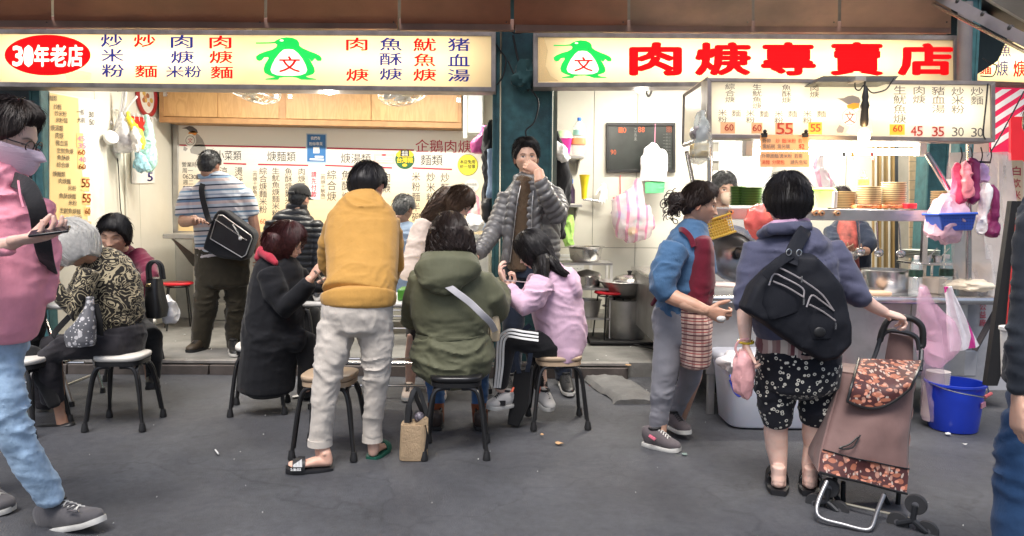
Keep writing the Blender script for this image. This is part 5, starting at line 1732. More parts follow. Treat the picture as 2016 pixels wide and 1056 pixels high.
g=Geo();lathe(g,[(3*kY,15*kY),(4.5*kY,19*kY),(5.5*kY,21*kY),(3*kY,22*kY)],c2,14);mk('knob',g,blackpl,parent=lid)
cs=G(1150,668,ZS)
rk=thing('wire_rack','low white rack with basins left of the stock pot','rack',cs)
for sx in(-.23,.23):
 for sy in(-.15,.2):
  g=Geo();box(g,cs+V((sx,sy,.37)),(.025,.025,.74));mk('post',g,whitepl,parent=rk)
for z in(.22,.50,.735):
 g=Geo();box(g,cs+V((0,.025,z)),(.48,.38,.02));mk('shelf',g,steel_dull,parent=rk)
g=Geo();pan(g,cs+V((0,0,.746)),kY,[(24,0),(30,6),(33,26),(38,30),(39,31),(36,30),(30,22)])
tag(mk('basin',g,steel,base=cs+V((0,0,.746))),'shiny steel basin on the top shelf of the low rack','basin')
g=Geo();pan(g,cs+V((.02,0,.512)),kY,[(26,0),(28,20),(30,21),(24,28),(6,33),(2,34)])
tag(mk('cooking_pot',g,steel,base=cs+V((0,0,.512))),'lidded steel pot on the middle shelf of the low rack','pot')
g=Geo();pan(g,cs+V((.02,0,.232)),kY,[(24,0),(29,30),(31,32),(28,31),(22,3)])
tag(mk('cooking_pot',g,steel_dull,base=cs+V((0,0,.232))),'open dark steel pot on the bottom shelf of the low rack','pot')
g=Geo();q=W(1130,528,7.72)
wf=thing('wall_rack','white framed pegboard leaning at the kitchen wall','rack',q)
Yp_=7.75
g=Geo();q4(g,1088,1166,(501,501),(507,507),Yp_,.03);q4(g,1160,1166,(507,507),(560,560),Yp_,.03);mk('frame',g,whitepl,parent=wf,bevel=.003)
g=Geo();q4(g,1100,1150,(508,508),(545,545),Yp_+.005,.015);mk('board',g,whitepl,parent=wf,smooth=False)
g=Geo()
for i in range(7):
 for j in range(4):ball(g,W(1104+i*6.6,514+j*7.5,Yp_+.004),.005,6,4)
mk('peg_holes',g,steel_dull,parent=wf)
g=Geo();tube(g,smooth_path([G(x,y,ZS+.015)for x,y in((1165,672),(1200,676),(1240,677),(1280,686),(1330,700))],5),.008,6)
tag(mk('cable',g,wire_m,base=G(1240,677,ZS)),'black cable lying on the shop floor in front of the pot','cable')
# ================================================================ food stall
YS0,YS1=4.80,7.3
zc=.80
xc0=W(1252,527,7.0).x;xc1=W(1994,588,YS0).x
stall=thing('food_stall','long stainless steel street kitchen counter with rounded front edge','food stall',((xc0+xc1)/2,YS0,0))
g=Geo();box2(g,(xc0,YS0+.03,zc-.03),(xc1,6.1,zc));mk('worktop',g,steel,parent=stall,bevel=.004)
g=Geo();box2(g,(xc0,6.102,zc-.03),(xc0+1.1,YS1,zc));mk('worktop',g,steel,parent=stall,bevel=.004)
g=Geo();tube(g,[V((xc0+.0,YS0+.02,zc-.018)),V((xc1+.0,YS0+.02,zc-.018))],.026,14,cap=.3);mk('front_edge',g,steel,parent=stall)
fx0,fx1=W(1392,640,YS0+.1).x,W(1905,640,YS0+.1).x
fz=W(1500,738,YS0+.1).z
cuts=[fx0,fx0+.78,fx0+1.32,fx1]
for a,b in zip(cuts[:-1],cuts[1:]):
 g=Geo();box2(g,(a+.003,YS0+.10,fz),(b-.003,YS0+.118,zc-.034));mk('front_panel',g,steel_dull,parent=stall,bevel=.003)
g=Geo();box2(g,(xc0+.01,YS0+.3,fz),(xc0+.025,YS1,zc-.032));mk('side_panel',g,steel_dull,parent=stall,smooth=False)
g=Geo();box2(g,(fx0+.02,YS0+.121,fz+.02),(fx1-.01,YS1-.6,fz+.04));mk('bottom_shelf',g,steel_dull,parent=stall,smooth=False)
for x in(1416,1452,1735,1771,1852):
 p=W(x,591+(x-1416)*.003-(0),YS0+.098)
 g=Geo();prism(g,[p+V((.021*math.cos(a),0,.021*math.sin(a)))for a in np.linspace(0,2*PI,21)[:-1]],(0,-.0025,0));mk('vent_hole',g,wire_m,parent=stall,smooth=False)
 g=Geo();tube(g,[p+V((.022*math.cos(a),-.003,.022*math.sin(a)))for a in np.linspace(0,2*PI,21)],.003,5);mk('vent_rim',g,steel,parent=stall)
for x in(fx0+.05,fx1-.05):
 for y in(YS0+.16,6.0):
  g=Geo();box(g,(x,y,fz/2),(.045,.045,fz));mk('leg',g,steel_dull,parent=stall,bevel=.003)
g=Geo();A=W(1972,592,YS0+.12);B=W(1918,690,YS0+.12);tube(g,[A,B],.022,4);mk('brace',g,M('angle_iron',(.08,.07,.07),rough=.5,metal=.5),parent=stall)
g=Geo();box2(g,(fx1+.012,YS0+.35,fz-.15),(fx1+.45,YS0+.37,zc-.05));
sp=mk('side_board',g,M('board_grey',(.38,.38,.40),rough=.5,dirt=.3),parent=stall,smooth=False)
g=Geo();column(g,'公益廠',lambda x,y:W(x,y,YS0+.345),1935,597,13,14,2,.01);mk('lettering',g,inkr,parent=stall,smooth=False)
Ysh=4.98
zsh=W(1500,409,Ysh).z
sh=thing('rack_shelf','stainless shelf with knobs above the counter carrying plate stacks','shelf',(W(1600,420,Ysh).x,Ysh,zsh))
a,b=W(1392,409,Ysh),W(1832,414,Ysh)
g=Geo();hexa(g,[V((a.x,Ysh,a.z-.075)),V((b.x,Ysh,b.z-.075)),V((b.x,Ysh,b.z)),V((a.x,Ysh,a.z)),V((a.x,Ysh+.38,a.z-.075)),V((b.x,Ysh+.38,b.z-.075)),V((b.x,Ysh+.38,b.z)),V((a.x,Ysh+.38,a.z))])
mk('board',g,steel_dull,parent=sh,bevel=.005)
for x in(1438,1605,1617,1648):
 p=W(x,418+(x-1438)*.01,Ysh-.004)
 g=Geo();lathe(g,[(.012,0),(.019,.008),(.019,.014),(.01,.016)],p,14,rot=Matrix.Rotation(PI/2,3,'X'))
 kb=mk('knob',g,M('knob_brass',(.55,.30,.16),rough=.35,metal=.4),parent=sh)
 g=Geo();ball(g,p+V((0,-.018,0)),.008,8,6);mk('knob_eye',g,wire_m,parent=kb)
for x in(1402,1822):
 g=Geo();q=W(x,420,Ysh+.3);box2(g,(q.x-.018,Ysh+.28,zc+.002),(q.x+.018,Ysh+.316,a.z-.078));mk('post',g,steel,parent=sh,bevel=.003)
YK=4.70
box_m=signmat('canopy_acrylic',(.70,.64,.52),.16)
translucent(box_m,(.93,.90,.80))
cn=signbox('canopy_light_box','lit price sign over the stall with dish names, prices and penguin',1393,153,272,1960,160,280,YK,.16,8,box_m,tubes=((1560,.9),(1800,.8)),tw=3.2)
cm=plane_map(YK+.012,.002);cm2=plane_map(YK+.012,.005);cm3=plane_map(YK+.012,.008)
dk=M('sign_ink',(.13,.115,.11),rough=.6,emit=.08)
def ct(items,mat,mp=cm,bold=.0):
 g=Geo()
 for s,x,y,w,h in items:column(g,s,mp,x,y,w,h,.6,bold)
 return mk('lettering',g,mat,parent=cn,smooth=False)
ct([('綜合焿',1437,165,19,12),('生魷魚焿',1490,166,18,11.8),('魚酥焿',1548,167,18,11.8),('肉焿',1603,168,18,12),('米粉',1422,216,17,12.5),('麵',1449,217,18,13),('米粉',1477,217,17,12.5),('麵',1504,218,18,13),('米粉',1533,218,17,12.5),('麵',1560,218,18,13),('米粉',1589,218,17,12.5),('麵',1617,218,18,13),('生魷魚焿',1771,169,25,18),('肉焿',1809,170,25,17),('豬血湯',1847,171,26,17),('炒米粉',1885,172,25,17),('炒麵',1923,172,25,17)],dk,bold=.004)
orange_s=M('price_orange',(.85,.38,.04),rough=.4,emit=.55);tan_s=M('price_tan',(.62,.33,.17),rough=.4,emit=.35);pink_s=M('price_pink',(.80,.52,.42),rough=.4,emit=.45)
for(x0,y0,x1,y1,m)in((1418,241,1447,263,tan_s),(1479,242,1501,263,tan_s),(1526,242,1561,265,tan_s),(1591,241,1618,265,orange_s),(1751,245,1781,266,orange_s),(1790,248,1818,270,pink_s),(1832,249,1860,270,pink_s)):
 flat(cn,[(x0,y0),(x1,y0),(x1,y1),(x0,y1)],m,cm,'price_patch')
sred2=M('sign_dark_red',(.40,.04,.02),rough=.4,emit=.18)
g=Geo()
for s,x,y,w,h in(('60',1426,245,17,13),('60',1481,246,17,13),('55',1528,243,32,22),('55',1595,245,19,15),('60',1757,247,18,13),('45',1792,249,23,19),('35',1834,250,23,19),):row(g,s,cm2,x,y,w*1.0,h,.8,.015,0)
mk('lettering',g,sred2,parent=cn,smooth=False)
g=Geo();row(g,'30',cm2,1873,251,23,18,.8,0,0);row(g,'30',cm2,1911,252,23,18,.8,0,0);mk('lettering',g,dk,parent=cn,smooth=False)
pg=M('sign_grey',(.33,.30,.29),rough=.4,emit=.3);pgl=M('sign_pale_grey',(.70,.66,.58),rough=.4,emit=.55)
flat(cn,[(1691,206),(1700,212),(1708,224),(1715,240),(1718,262),(1702,268),(1676,266),(1664,262),(1680,240),(1688,222)],pgl,cm,'print')
flat(cn,[(1646,194),(1660,194),(1668,190),(1678,188),(1690,192),(1694,200),(1688,208),(1672,208),(1664,204),(1657,199)],pg,cm2,'print')
flat(cn,[(1666,208),(1680,203),(1692,204),(1690,213),(1680,216),(1668,214)],orange_s,cm2,'print')
flat(cn,[(1646,256),(1652,246),(1662,252),(1658,262),(1648,262)],pg,cm2,'print')
flat(cn,ellipse_pts(1671,231,15.5,17,32),swhite,cm3,'print')
cm4=plane_map(YK+.012,.011)
g=Geo();r1=ellipse_pts(1671,231,14.5,16,32);r2=ellipse_pts(1671,231,13.8,15.2,32);P=[cm4(*p)for p in r1+r2]
g.add(P,[(k,(k+1)%32,32+(k+1)%32,32+k)for k in range(32)]);mk('print',g,dk,parent=cn,smooth=False)
g=Geo();put_glyph(g,'文',cm4,1661,220,1682,243,.0,fit=True);mk('lettering',g,sred2,parent=cn,smooth=False)
g=Geo()
A,B,C,D=W(1345,286,5.75),W(1391,272,YK+.02),W(1391,156,YK+.02),W(1349,187,5.75)
A.x=D.x=(A.x+D.x)/2;B.x=C.x=A.x if False else(B.x+C.x)/2
hexa(g,[A,B,C,D]+[p+V((.04,.02,0))for p in(A,B,C,D)]);mk('side_panel',g,box_m,parent=cn,smooth=False)
g=Geo()
for p,q in((A,B),(D,C),(A,D)):tube(g,[p,q],.016,4)
mk('side_frame',g,frame_m,parent=cn)
def pole(label,p,q,r=.018,mat=steel,name='steel_pole'):
 g=Geo();tube(g,[p,q],r,12);return tag(mk(name,g,mat,base=p if p.z<q.z else q),label,'pole')
pole('left upright steel pole between counter and lit canopy sign',W(1397,560,5.0),W(1397,270,5.0),.016)
pole('slanting steel strut under the left corner of the canopy',W(1372,400,5.9),W(1352,300,5.6),.016)
pole('bent steel strut from the lamp to the right post',W(1824,302,4.95),W(1868,374,4.95),.018)
pole('right upright steel pole at the end of the counter',W(1907,560,4.95),W(1907,270,4.95),.018)
tw=thing('twin_tube_lamp','glowing twin fluorescent tube lamp hanging under the canopy sign','lamp',W(1645,290,5.05))
for y,a_,b_ in((280,1490,1808),(298,1478,1806)):
 g=Geo();tube(g,[W(a_,y,5.05),W(b_,y+2,5.05)],.021,12,cap=.3);mk('tube',g,glow_tube,parent=tw)
for x in(1472,1812):
 g=Geo();box(g,W(x,290,5.05),(.05,.08,.12));mk('end_cap',g,whitepl,parent=tw,bevel=.006)
c=W(1645,294,5.05)
lamp('stall_tube_light','AREA',c+V((0,0,-.05)),17,(1,.93,.80),1.0,.15)
bl=thing('hanging_bulb','lit clear bulb on a black cable in front of the canopy sign','lamp',W(1701,262,4.45))
g=Geo();ball(g,W(1701,268,4.45),(.034,.034,.045),16,10);mk('bulb',g,M('bulb_warm',(1,.75,.4),emit=16,ecol=(1,.66,.28)),parent=bl)
g=Geo();lathe(g,[(.014,0),(.022,.01),(.024,.04),(.02,.1),(.026,.12),(.016,.15),(.02,.17),(.014,.2),(.008,.23)],W(1701,250,4.45),14);mk('socket',g,blackpl,parent=bl)
g=Geo();tube(g,smooth_path([W(x,y,4.45)for x,y in((1702,176),(1703,160),(1704,152))],4),.006,6)
tube(g,smooth_path([W(x,y,4.5)for x,y in((1703,168),(1715,182),(1728,182),(1745,176),(1755,162),(1760,155))],5),.004,6)
tube(g,smooth_path([W(x,y,4.5)for x,y in((1683,158),(1684,174),(1692,178),(1700,168))],5),.004,6);mk('cord',g,wire_m,parent=bl)
lamp('bulb_light','POINT',W(1701,268,4.38),4,(1,.62,.28),.05)
g=Geo();hexa(g,[W(1608,161,4.5),W(1760,161,4.5),W(1770,150,4.6),W(1620,150,4.6)]+[p+V((0,.2,0))for p in(W(1608,161,4.5),W(1760,161,4.5),W(1770,150,4.6),W(1620,150,4.6))])
tag(mk('lamp_bracket',g,M('bracket_dark',(.08,.08,.07),rough=.5,metal=.4),base=W(1690,160,4.5),bevel=.003),'dark metal lamp bracket fixed on top of the canopy sign','bracket')
g=Geo();q4(g,1684,1706,(149,149),(160,160),4.44,.1);tag(mk('junction_box',g,M('jb',(.35,.34,.32),rough=.5,metal=.3),base=W(1695,160,4.44),bevel=.004),'grey junction box at the middle of the lamp bracket','box')
nt_=thing('notice_card','orange handwritten notice clipped under the canopy sign','notice',W(1545,328,4.62))
om=M('card_orange',(.86,.44,.20),rough=.6,var=.05)
for(y0,y1)in((266,297),(298.5,329)):
 g=Geo();q4(g,1497,1593,(y0,y0),(y1,y1),4.62,.006);mk('card',g,om,parent=nt_,smooth=False)
nm=plane_map(4.62,.002)
g=Geo();row(g,'外帶',nm,1501,273,8,9,.4,.0,0);row(g,'需紙碗 需另購',nm,1501,284,8,9,.4,0,0);row(g,'外帶燙麵/燙米粉 若需',nm,1499,303,8,8.5,.3,0,0);row(g,'請先告知',nm,1556,315,8,9,.4,0,0);mk('lettering',g,dk,parent=nt_,smooth=False)
g=Geo();row(g,'炒 麵/米粉 若',nm,1527,273,8,9,.4,.0,0);row(g,'$2',nm,1573,284,10,9,.4,.02,0);row(g,'湯麵 分開包',nm,1499,315,8,9,.4,0,0);mk('lettering',g,M('ink_vermilion',(.65,.06,.03)),parent=nt_,smooth=False)
for x in(1506,1587):
 g=Geo();q4(g,x-5,x+5,(262,262),(270,270),4.6,.03);ball(g,W(x,259,4.6),.012,8,6);mk('binder_clip',g,wire_m,parent=nt_)
hang_bag('plastic_bag','clear bag with two patterned packets tied at the canopy corner',[(1378,1384,218,4.6,.01),(1372,1392,236,4.6,.04),(1366,1398,256,4.6,.06),(1362,1399,290,4.6,.07),(1360,1396,312,4.6,.06),(1372,1388,322,4.6,.03)],M('grey_clear_bag',(.50,.56,.55),rough=.15,alpha=.42,bump=.6,bs=24),31)
g=Geo();prism(g,[W(1380+17*math.cos(a),261+16*math.sin(a),4.56)for a in np.linspace(0,2*PI,9)[:-1]],(0,.1,0))
tag(mk('packet',g,M('pk_grey',(.22,.19,.19),rough=.3,var=.6,vs=50),base=W(1380,261,4.56),bevel=.01),'dark octagonal packet in the clear bag at the canopy corner','packet')
g=Geo();box2(g,W(1364,310,4.56),W(1398,282,4.56)+V((0,.1,0)))
tag(mk('packet',g,M('pk_gold',(.62,.45,.18),rough=.35,var=.9,vs=70),base=W(1380,310,4.56),bevel=.01),'gold patterned packet below the octagonal one','packet')
ORD=['']+[w+' from the bottom' for w in 'second third fourth fifth sixth seventh eighth ninth tenth eleventh twelfth thirteenth fourteenth fifteenth'.split()]
def stack(name,label,px,n,py0,dpy,rpx,Y,mat,group,cat='plate',prof=None,alt=None):
 """n separate plates piled from the pixel row py0 upward"""
 k=Y/F
 first=None
 h=dpy*k
 for i in range(n):
  c=W(px,py0,Y)+V((.001*math.sin(i*2.1),.001*math.cos(i*1.3),i*h))
  if first is None:
   g=Geo();lathe(g,prof or[(rpx*k*.62,0),(rpx*k*.86,h*.2),(rpx*k*.88,h*.55),(rpx*k,h*.68),(rpx*k*1.0,h*.97),(rpx*k*.93,h*.97),(rpx*k*.6,h*.45)],(0,0,0),32)
   first=mk(name,g,mat);first.location=c
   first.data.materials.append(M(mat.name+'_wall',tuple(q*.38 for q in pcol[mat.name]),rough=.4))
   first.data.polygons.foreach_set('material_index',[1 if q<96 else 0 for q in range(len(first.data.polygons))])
   o=first
  else:o=dup(first,None,c)
  tag(o,(ORD[i]if i else 'lowest')+' '+label if i<n-1 else 'topmost '+label,cat,group)
pcol=dict(plate_green=(.10,.26,.04),plate_yellow=(.80,.50,.16),plate_tan=(.5,.34,.17),plate_pale=(.62,.66,.55))
plg=M('plate_green',(.14,.32,.06),rough=.35,var=.2);ply_=M('plate_yellow',(.82,.70,.42),rough=.35,var=.06,vs=5);plw=M('plate_cream',(.74,.66,.50),rough=.35)
stack('melamine_plate','green plate in the narrow stack left of the wide green one',1452,12,405,3.1,16,5.12,plg,'green plates in the narrow left stack')
stack('melamine_plate','green plate in the wide stack left of the customer',1479,11,405,3.2,22,5.05,plg,'green plates in the wide left stack')
stack('paper_plate','tan plate in the low stack beside the lime tub',1660,10,410,3.2,24,5.15,M('plate_tan',(.50,.34,.17),rough=.5),'tan plates in the low stack')
stack('melamine_plate','yellow plate in the shorter stack over a red box',1708,10,403,3.5,24,5.1,ply_,'yellow plates in the middle stack')
stack('melamine_plate','yellow plate in the tallest stack over a red box',1758,12,403,3.6,23,5.1,ply_,'yellow plates in the tallest stack')
stack('melamine_plate','tan plate in the stack right of the shelf end',1852,10,411,3.4,19,5.15,M('plate_tan',(.50,.34,.17),rough=.5),'tan plates at the right end')
for x0,x1,lb in((1686,1732,'red and cream patterned box under the middle yellow plates'),(1737,1778,'red and cream patterned box under the tallest yellow plates')):
 g=Geo();box2(g,W(x0,411,5.0)+V((0,.0,.002)),W(x1,404,5.0)+V((0,.18,0)));tag(mk('carton',g,M('carton_red',(.70,.22,.08),rough=.5,var=.9,vs=45),base=W((x0+x1)/2,411,5.0),bevel=.003),lb,'box')
tub('plastic_tub','lime green lidded container on the shelf right of the customer','tub',1614,409,5.15,[(22,0),(25,32),(26,33)],M('tub_lime',(.66,.80,.38),rough=.35),sq=3.5,sub=[('lid',[(27,32),(27,35),(22,38)],M('lid_green',(.30,.70,.08),rough=.3))])
tub('plastic_tub','white upright holder beside the lime container','tub',1643,409,5.0,[(4,0),(4,31),(3,32)],whitepl,sq=4)
tub('small_box','small bright red box at the end of the plate stacks','box',1790,411,5.0,[(11,0),(11,9),(10,10)],redpl,sq=6)
tub('sauce_bottle','squeeze bottle with yellow cap standing on the yellow plates','bottle',1700,365,5.15,[(9,0),(10,2),(10,11),(6,14)],M('sauce_orange',(.62,.30,.05),rough=.2,alpha=.9),sub=[('cap',[(5,14),(5,17),(1.8,20),(1.2,28)],M('cap_yellow',(.80,.75,.05)))])
hang_bag('plastic_bag','pink bag of tissue hanging behind the stall shelf',[(1612,1618,302,6.4,.01),(1604,1622,330,6.4,.05),(1596,1632,350,6.4,.08),(1590,1642,368,6.4,.10),(1600,1636,384,6.4,.06)],stripe_bag,33)
big=thing('pan_cover','large dark steel lid leaning on the counter behind the woman in the apron','lid',W(1440,560,5.15))
lc=W(1443,507,5.25);k=5.25/F
Rl=Matrix.Rotation(math.radians(68),3,'X')@Matrix.Rotation(math.radians(10),3,'Y')
lid_m=M('lid_dark_steel',(.20,.20,.21),rough=.28,metal=.9,var=.3,vs=4)
g=Geo();lathe(g,[(52*k,0),(54*k,2*k),(52*k,5*k),(47*k,6*k),(38*k,12*k),(36*k,13*k),(22*k,19*k),(4*k,21*k)],lc,44,rot=Rl);mk('dome',g,lid_m,parent=big)
g=Geo();lathe(g,[(5*k,20*k),(6*k,26*k),(11*k,28*k),(12*k,32*k),(8*k,35*k)],lc,20,rot=Rl);mk('knob',g,blackpl,parent=big)
rim2=lc+V((.05,.12,.05))
g=Geo();lathe(g,[(50*k,-2*k),(52*k,0),(50*k,4*k),(20*k,12*k),(3*k,14*k)],rim2,40,rot=Rl)
tag(mk('pan_cover',g,steel,base=rim2),'second shiny steel lid propped behind the dark lid on the counter','lid')
g=Geo();crumpled(g,1428,561,4.98,32,5,.10,4,.02)
tag(mk('dish_cloth',g,cloth('dishcloth',(.62,.50,.46)),base=W(1428,563,4.98)),'crumpled pale cloth on the counter in front of the dark lid','cloth')
bk=thing('basket','small yellow plastic basket hanging behind the woman in the apron','basket',W(1414,445,5.0))
Rb=Matrix.Rotation(math.radians(-18),3,'Y')
bm_y=M('basket_yellow',(.52,.34,.05),rough=.4)
cB=W(1414,446,4.95)
g=Geo()
for i in range(11):
 x=-.075+.15*i/10
 tube(g,[cB+Rb@V((x,-.05,-.055)),cB+Rb@V((x*1.1,-.05,.055))],.0035,4)
for j in range(7):
 z=-.055+.11*j/6
 tube(g,[cB+Rb@V((-.08,-.05,z)),cB+Rb@V((.08,-.05,z))],.0035,4)
mk('lattice',g,bm_y,parent=bk)
g=Geo()
for z in(-.06,.06):tube(g,[cB+Rb@V(p)for p in((-.08,-.055,z),(.085,-.055,z),(.085,.05,z),(-.08,.05,z),(-.08,-.055,z))],.007,6)
box(g,cB+Rb@V((0,.05,0)),(.16,.008,.12),Rb);box(g,cB+Rb@V((0,0,-.06)),(.16,.1,.008),Rb);mk('body',g,bm_y,parent=bk)
hang_bag('plastic_bag','red and orange plastic bag hanging left of the customer',[(1490,1496,404,4.75,.02),(1474,1516,412,4.75,.06),(1465,1530,430,4.75,.08),(1472,1526,450,4.75,.08),(1484,1508,468,4.75,.05),(1490,1500,476,4.75,.02)],M('red_bag',(.80,.14,.12),rough=.2,alpha=.8,var=.4,vs=8,bump=.8,bs=14),35)
def cpt(px,Y):p=W(px,560,Y);return V((p.x,Y,zc))
pn=cpt(1744,5.15);kk=5.15/F
g=Geo();lathe(g,[(44*kk,0),(46*kk,3*kk),(47*kk,40*kk),(49*kk,42*kk),(46*kk,42*kk),(44*kk,5*kk)],pn+V((0,0,.01)),40)
tag(mk('cooking_pot',g,steel,base=pn),'wide shiny steel pot on the counter in front of the cook','pot')
g=Geo();lathe(g,[(58*kk,0),(58*kk,2*kk)],pn+V((0,0,-.001))+V((0,0,.003)),40)
tag(mk('tray',g,steel_dull,base=pn),'round steel tray under the wide pot','tray')
g=Geo();box2(g,(W(1690,570,4.9).x,4.86,zc+.003),(W(1752,570,4.9).x,5.0,zc+.03));tag(mk('chopping_board',g,M('board_wood',(.55,.36,.24),rough=.6,var=.15),base=W(1720,570,4.9),bevel=.01),'pale wooden board at the front edge of the counter','board')
def pet(label,px,Y,h,body_m,sc=1.0):
 c=cpt(px,Y)+V((0,0,.002));k=Y/F
 g=Geo();pr=[(11*k,0),(12.5*k,3*k)]
 for q in range(8):pr+=[(12.6*k,(5+q*3.6)*k),(11.8*k,(6.8+q*3.6)*k)]
 pr+=[(12.5*k,36*k),(12.5*k,52*k),(11*k,60*k),(5*k,69*k),(4.5*k,73*k)]
 lathe(g,pr,c,20)
 o=mk('water_bottle',g,clearpl,base=c)
 g=Geo();lathe(g,[(12.9*k,37*k),(12.9*k,51*k)],c,20,close=False);mk('label_band',g,M('label_dark',(.02,.05,.035),rough=.3,var=.8,vs=60),parent=o)
 g=Geo();lathe(g,[(5*k,71*k),(5*k,78*k),(4*k,79*k)],c,14);mk('cap',g,whitepl,parent=o)
 tag(o,label,'bottle')
for px_,Yc,r_,h_,nm_s in((1598,5.5,26,22,'left of the cook hands'),(1770,5.6,22,26,'behind the wide pot'),(1636,5.3,20,12,'low in front of the cook'),(1795,5.45,16,18,'under the pale plates')):
 c=cpt(px_,Yc);kk=Yc/F;g=Geo();lathe(g,[(r_*.85*kk,0),(r_*kk,h_*kk),(r_*1.08*kk,(h_+1)*kk),(r_*.96*kk,h_*kk),(r_*.8*kk,4*kk)],c+V((0,0,.004)),28)
 tag(mk('steel_container',g,steel,base=c),'round steel food container '+nm_s,'container')
 g=Geo();ball(g,c+V((0,0,h_*.7*kk)),(r_*.9*kk,r_*.9*kk,.02),18,8);tag(mk('food',g,M('food_'+str(px_),[(.35,.16,.05),(.12,.22,.04),(.55,.38,.2),(.4,.1,.04)][int(px_)%4],var=.6,vs=60,bump=.8,bs=60),base=c),'cooked food filling the steel container '+nm_s,'food')
for k_,(x,c_)in enumerate(((1661,(.1,.1,.1)),(1678,(.6,.35,.08)),(1716,(.6,.12,.1)))):
 g=Geo();tube(g,[W(x,300,5.0),W(x+2,316,5.0)],.012,6,r2=.006);tag(mk('clothes_peg',g,M('peg%d'%k_,c_),base=W(x,316,5.0)),('black','amber','red')[k_]+' clip hanging under the strip lamp','clip')
for k_,(x,y)in enumerate(((1690,436),(1726,438),(1770,440))):
 g=Geo();tube(g,[W(x,y,5.3),W(x+3,y+52,5.3)],.006,6);ball(g,W(x+4,y+60,5.3),(.035,.02,.03),14,8);tag(mk('ladle',g,steel,base=W(x,y+60,5.3)),('left','middle','right')[k_]+' steel ladle hanging below the shelf','ladle')
pet('clear water bottle with dark label beside the wide pot',1802,4.93,75,None)
pet('clear water bottle with dark label left of the paper spoon tub',1862,5.0,75,None)
g=Geo();c=cpt(1838,5.1);kk=5.1/F
lathe(g,[(20*kk,0),(24*kk,28*kk),(25*kk,30*kk),(23*kk,29*kk)],c+V((0,0,.003)),30);tag(mk('paper_bowl',g,M('paper_bowl',(.70,.60,.50),rough=.6,var=.1),base=c),'patterned paper bowl between the two water bottles','bowl')
g=Geo();box2(g,(W(1815,520,5.15).x,5.16,zc+.18),(W(1890,520,5.15).x,5.5,zc+.195))
tr_=mk('tray_stand',g,steel,base=c,bevel=.003);tag(tr_,'small steel tray stand behind the water bottles','tray')
for xx in(1818,1886):
 for yy in(5.18,5.46):
  g=Geo();q=W(xx,520,5.15).x;box2(g,(q-.006,yy,zc+.002),(q+.006,yy+.012,zc+.179));mk('leg',g,steel,parent=tr_)
stack('melamine_plate','pale plate in the short pile behind the bottles',1812,5,508,3.2,34,5.45,M('plate_pale',(.62,.66,.55),rough=.35),'pale plates on the tray stand')
for x,r,h in((1822,12,14),(1846,10,13)):
 g=Geo();c=W(x,520,5.3);c.z=zc+.196;lathe(g,[(r*.8*kk,0),(r*kk,h*kk),(r*kk*.93,h*kk)],c,20)
 tag(mk('condiment_pot',g,steel,base=c),('larger' if r==12 else 'smaller')+' steel condiment pot on the little tray stand','pot')
 g=Geo();tube(g,[c+V((0,0,.01)),c+V((.06,-.03,.10))],.004,6);tag(mk('spoon',g,steel,base=c),'small steel spoon standing in the '+('larger' if r==12 else 'smaller')+' condiment pot','spoon')
g=Geo();c=cpt(1918,5.1);lathe(g,[(24*kk,0),(26*kk,34*kk),(27*kk,36*kk),(25*kk,35*kk),(22*kk,4*kk)],c+V((0,0,.003)),28)
tag(mk('spoon_tub',g,steel,base=c),'steel tub packed with wrapped chopsticks at the counter end','tub')
rr=random.Random(8)
cw=M('wrapper',(.66,.57,.45),rough=.6,var=.1)
f1=None
for i in range(46):
 a=rr.uniform(0,6.28);q=rr.uniform(0,20)*kk
 b0=c+V((q*.8*math.cos(a),q*.8*math.sin(a),.03));b1=c+V((q*1.75*math.cos(a),q*1.5*math.sin(a),.185+rr.uniform(-.02,.03)))
 g=Geo();tube(g,[b0,b1],.0065,4)
 tag(mk('wrapped_chopsticks',g,cw,base=b0),'paper wrapped chopsticks standing in the steel tub at the counter end','chopsticks','wrapped chopsticks in the steel tub')
g=Geo();crumpled(g,1910,562,4.95,42,11,.12,14,.05,34,22)
tag(mk('dish_cloth',g,cloth('rag_cream',(.66,.58,.46),bump=.6,bs=16),base=cpt(1905,4.95)),'crumpled cream cloth on the right end of the counter','cloth')
# ================================================================ behind the stall and the right end
def boards(name,label,px0,px1,y0,y1,Y,n,mats,gap=.002,cat='door',d=.02):
 t=thing(name,label,cat,W((px0+px1)/2,y1,Y))
 for i in range(n):
  a=px0+(px1-px0)*i/n;b=px0+(px1-px0)*(i+1)/n
  g=Geo();q4(g,a+.4,b-.4,(y0,y0),(y1,y1),Y-(.01 if i%2 else 0),d);mk('slat',g,mats[i%len(mats)],parent=t,smooth=False)
 return t
zf=640
boards('folding_door','brown and white vertical slat folding door behind the stall',1718,1762,230,zf,7.2,10,[M('slat_tan',(.36,.24,.10),rough=.45),M('slat_white',(.66,.62,.54),rough=.4),M('slat_brown',(.22,.15,.06),rough=.5)])
g=Geo()
q4(g,1762,1790,(230,230),(zf,zf),7.5,.05);tag(mk('dark_doorway',g,dark,base=W(1775,zf,7.5),smooth=False),'dark doorway opening between the slat door and the tiled strip','doorway')
tp=thing('tiled_pillar','narrow cream tiled pillar behind the stall','pillar',W(1804,zf,7.0))
tile_m=M('tile_cream',(.62,.46,.28),rough=.3,var=.12,vs=30)
g=Geo();q4(g,1790,1818,(225,225),(zf,zf),7.0,.2);mk('core',g,joint,parent=tp,smooth=False)
for j in range(22):
 for i in range(2):
  g=Geo();x=1790.5+i*14;y=226+j*18.6;q4(g,x,x+13,(y,y),(y+17.6,y+17.6),6.995,.012);mk('tile',g,tile_m,parent=tp,smooth=False)
post('blue green rounded post at the right end of the stall shelf',1828,1868,6.6,.2,3.3)
post('grey steel post right of the second lit sign',1888,1916,5.95,.12,3.3)
bpy.data.objects[-1]if False else None
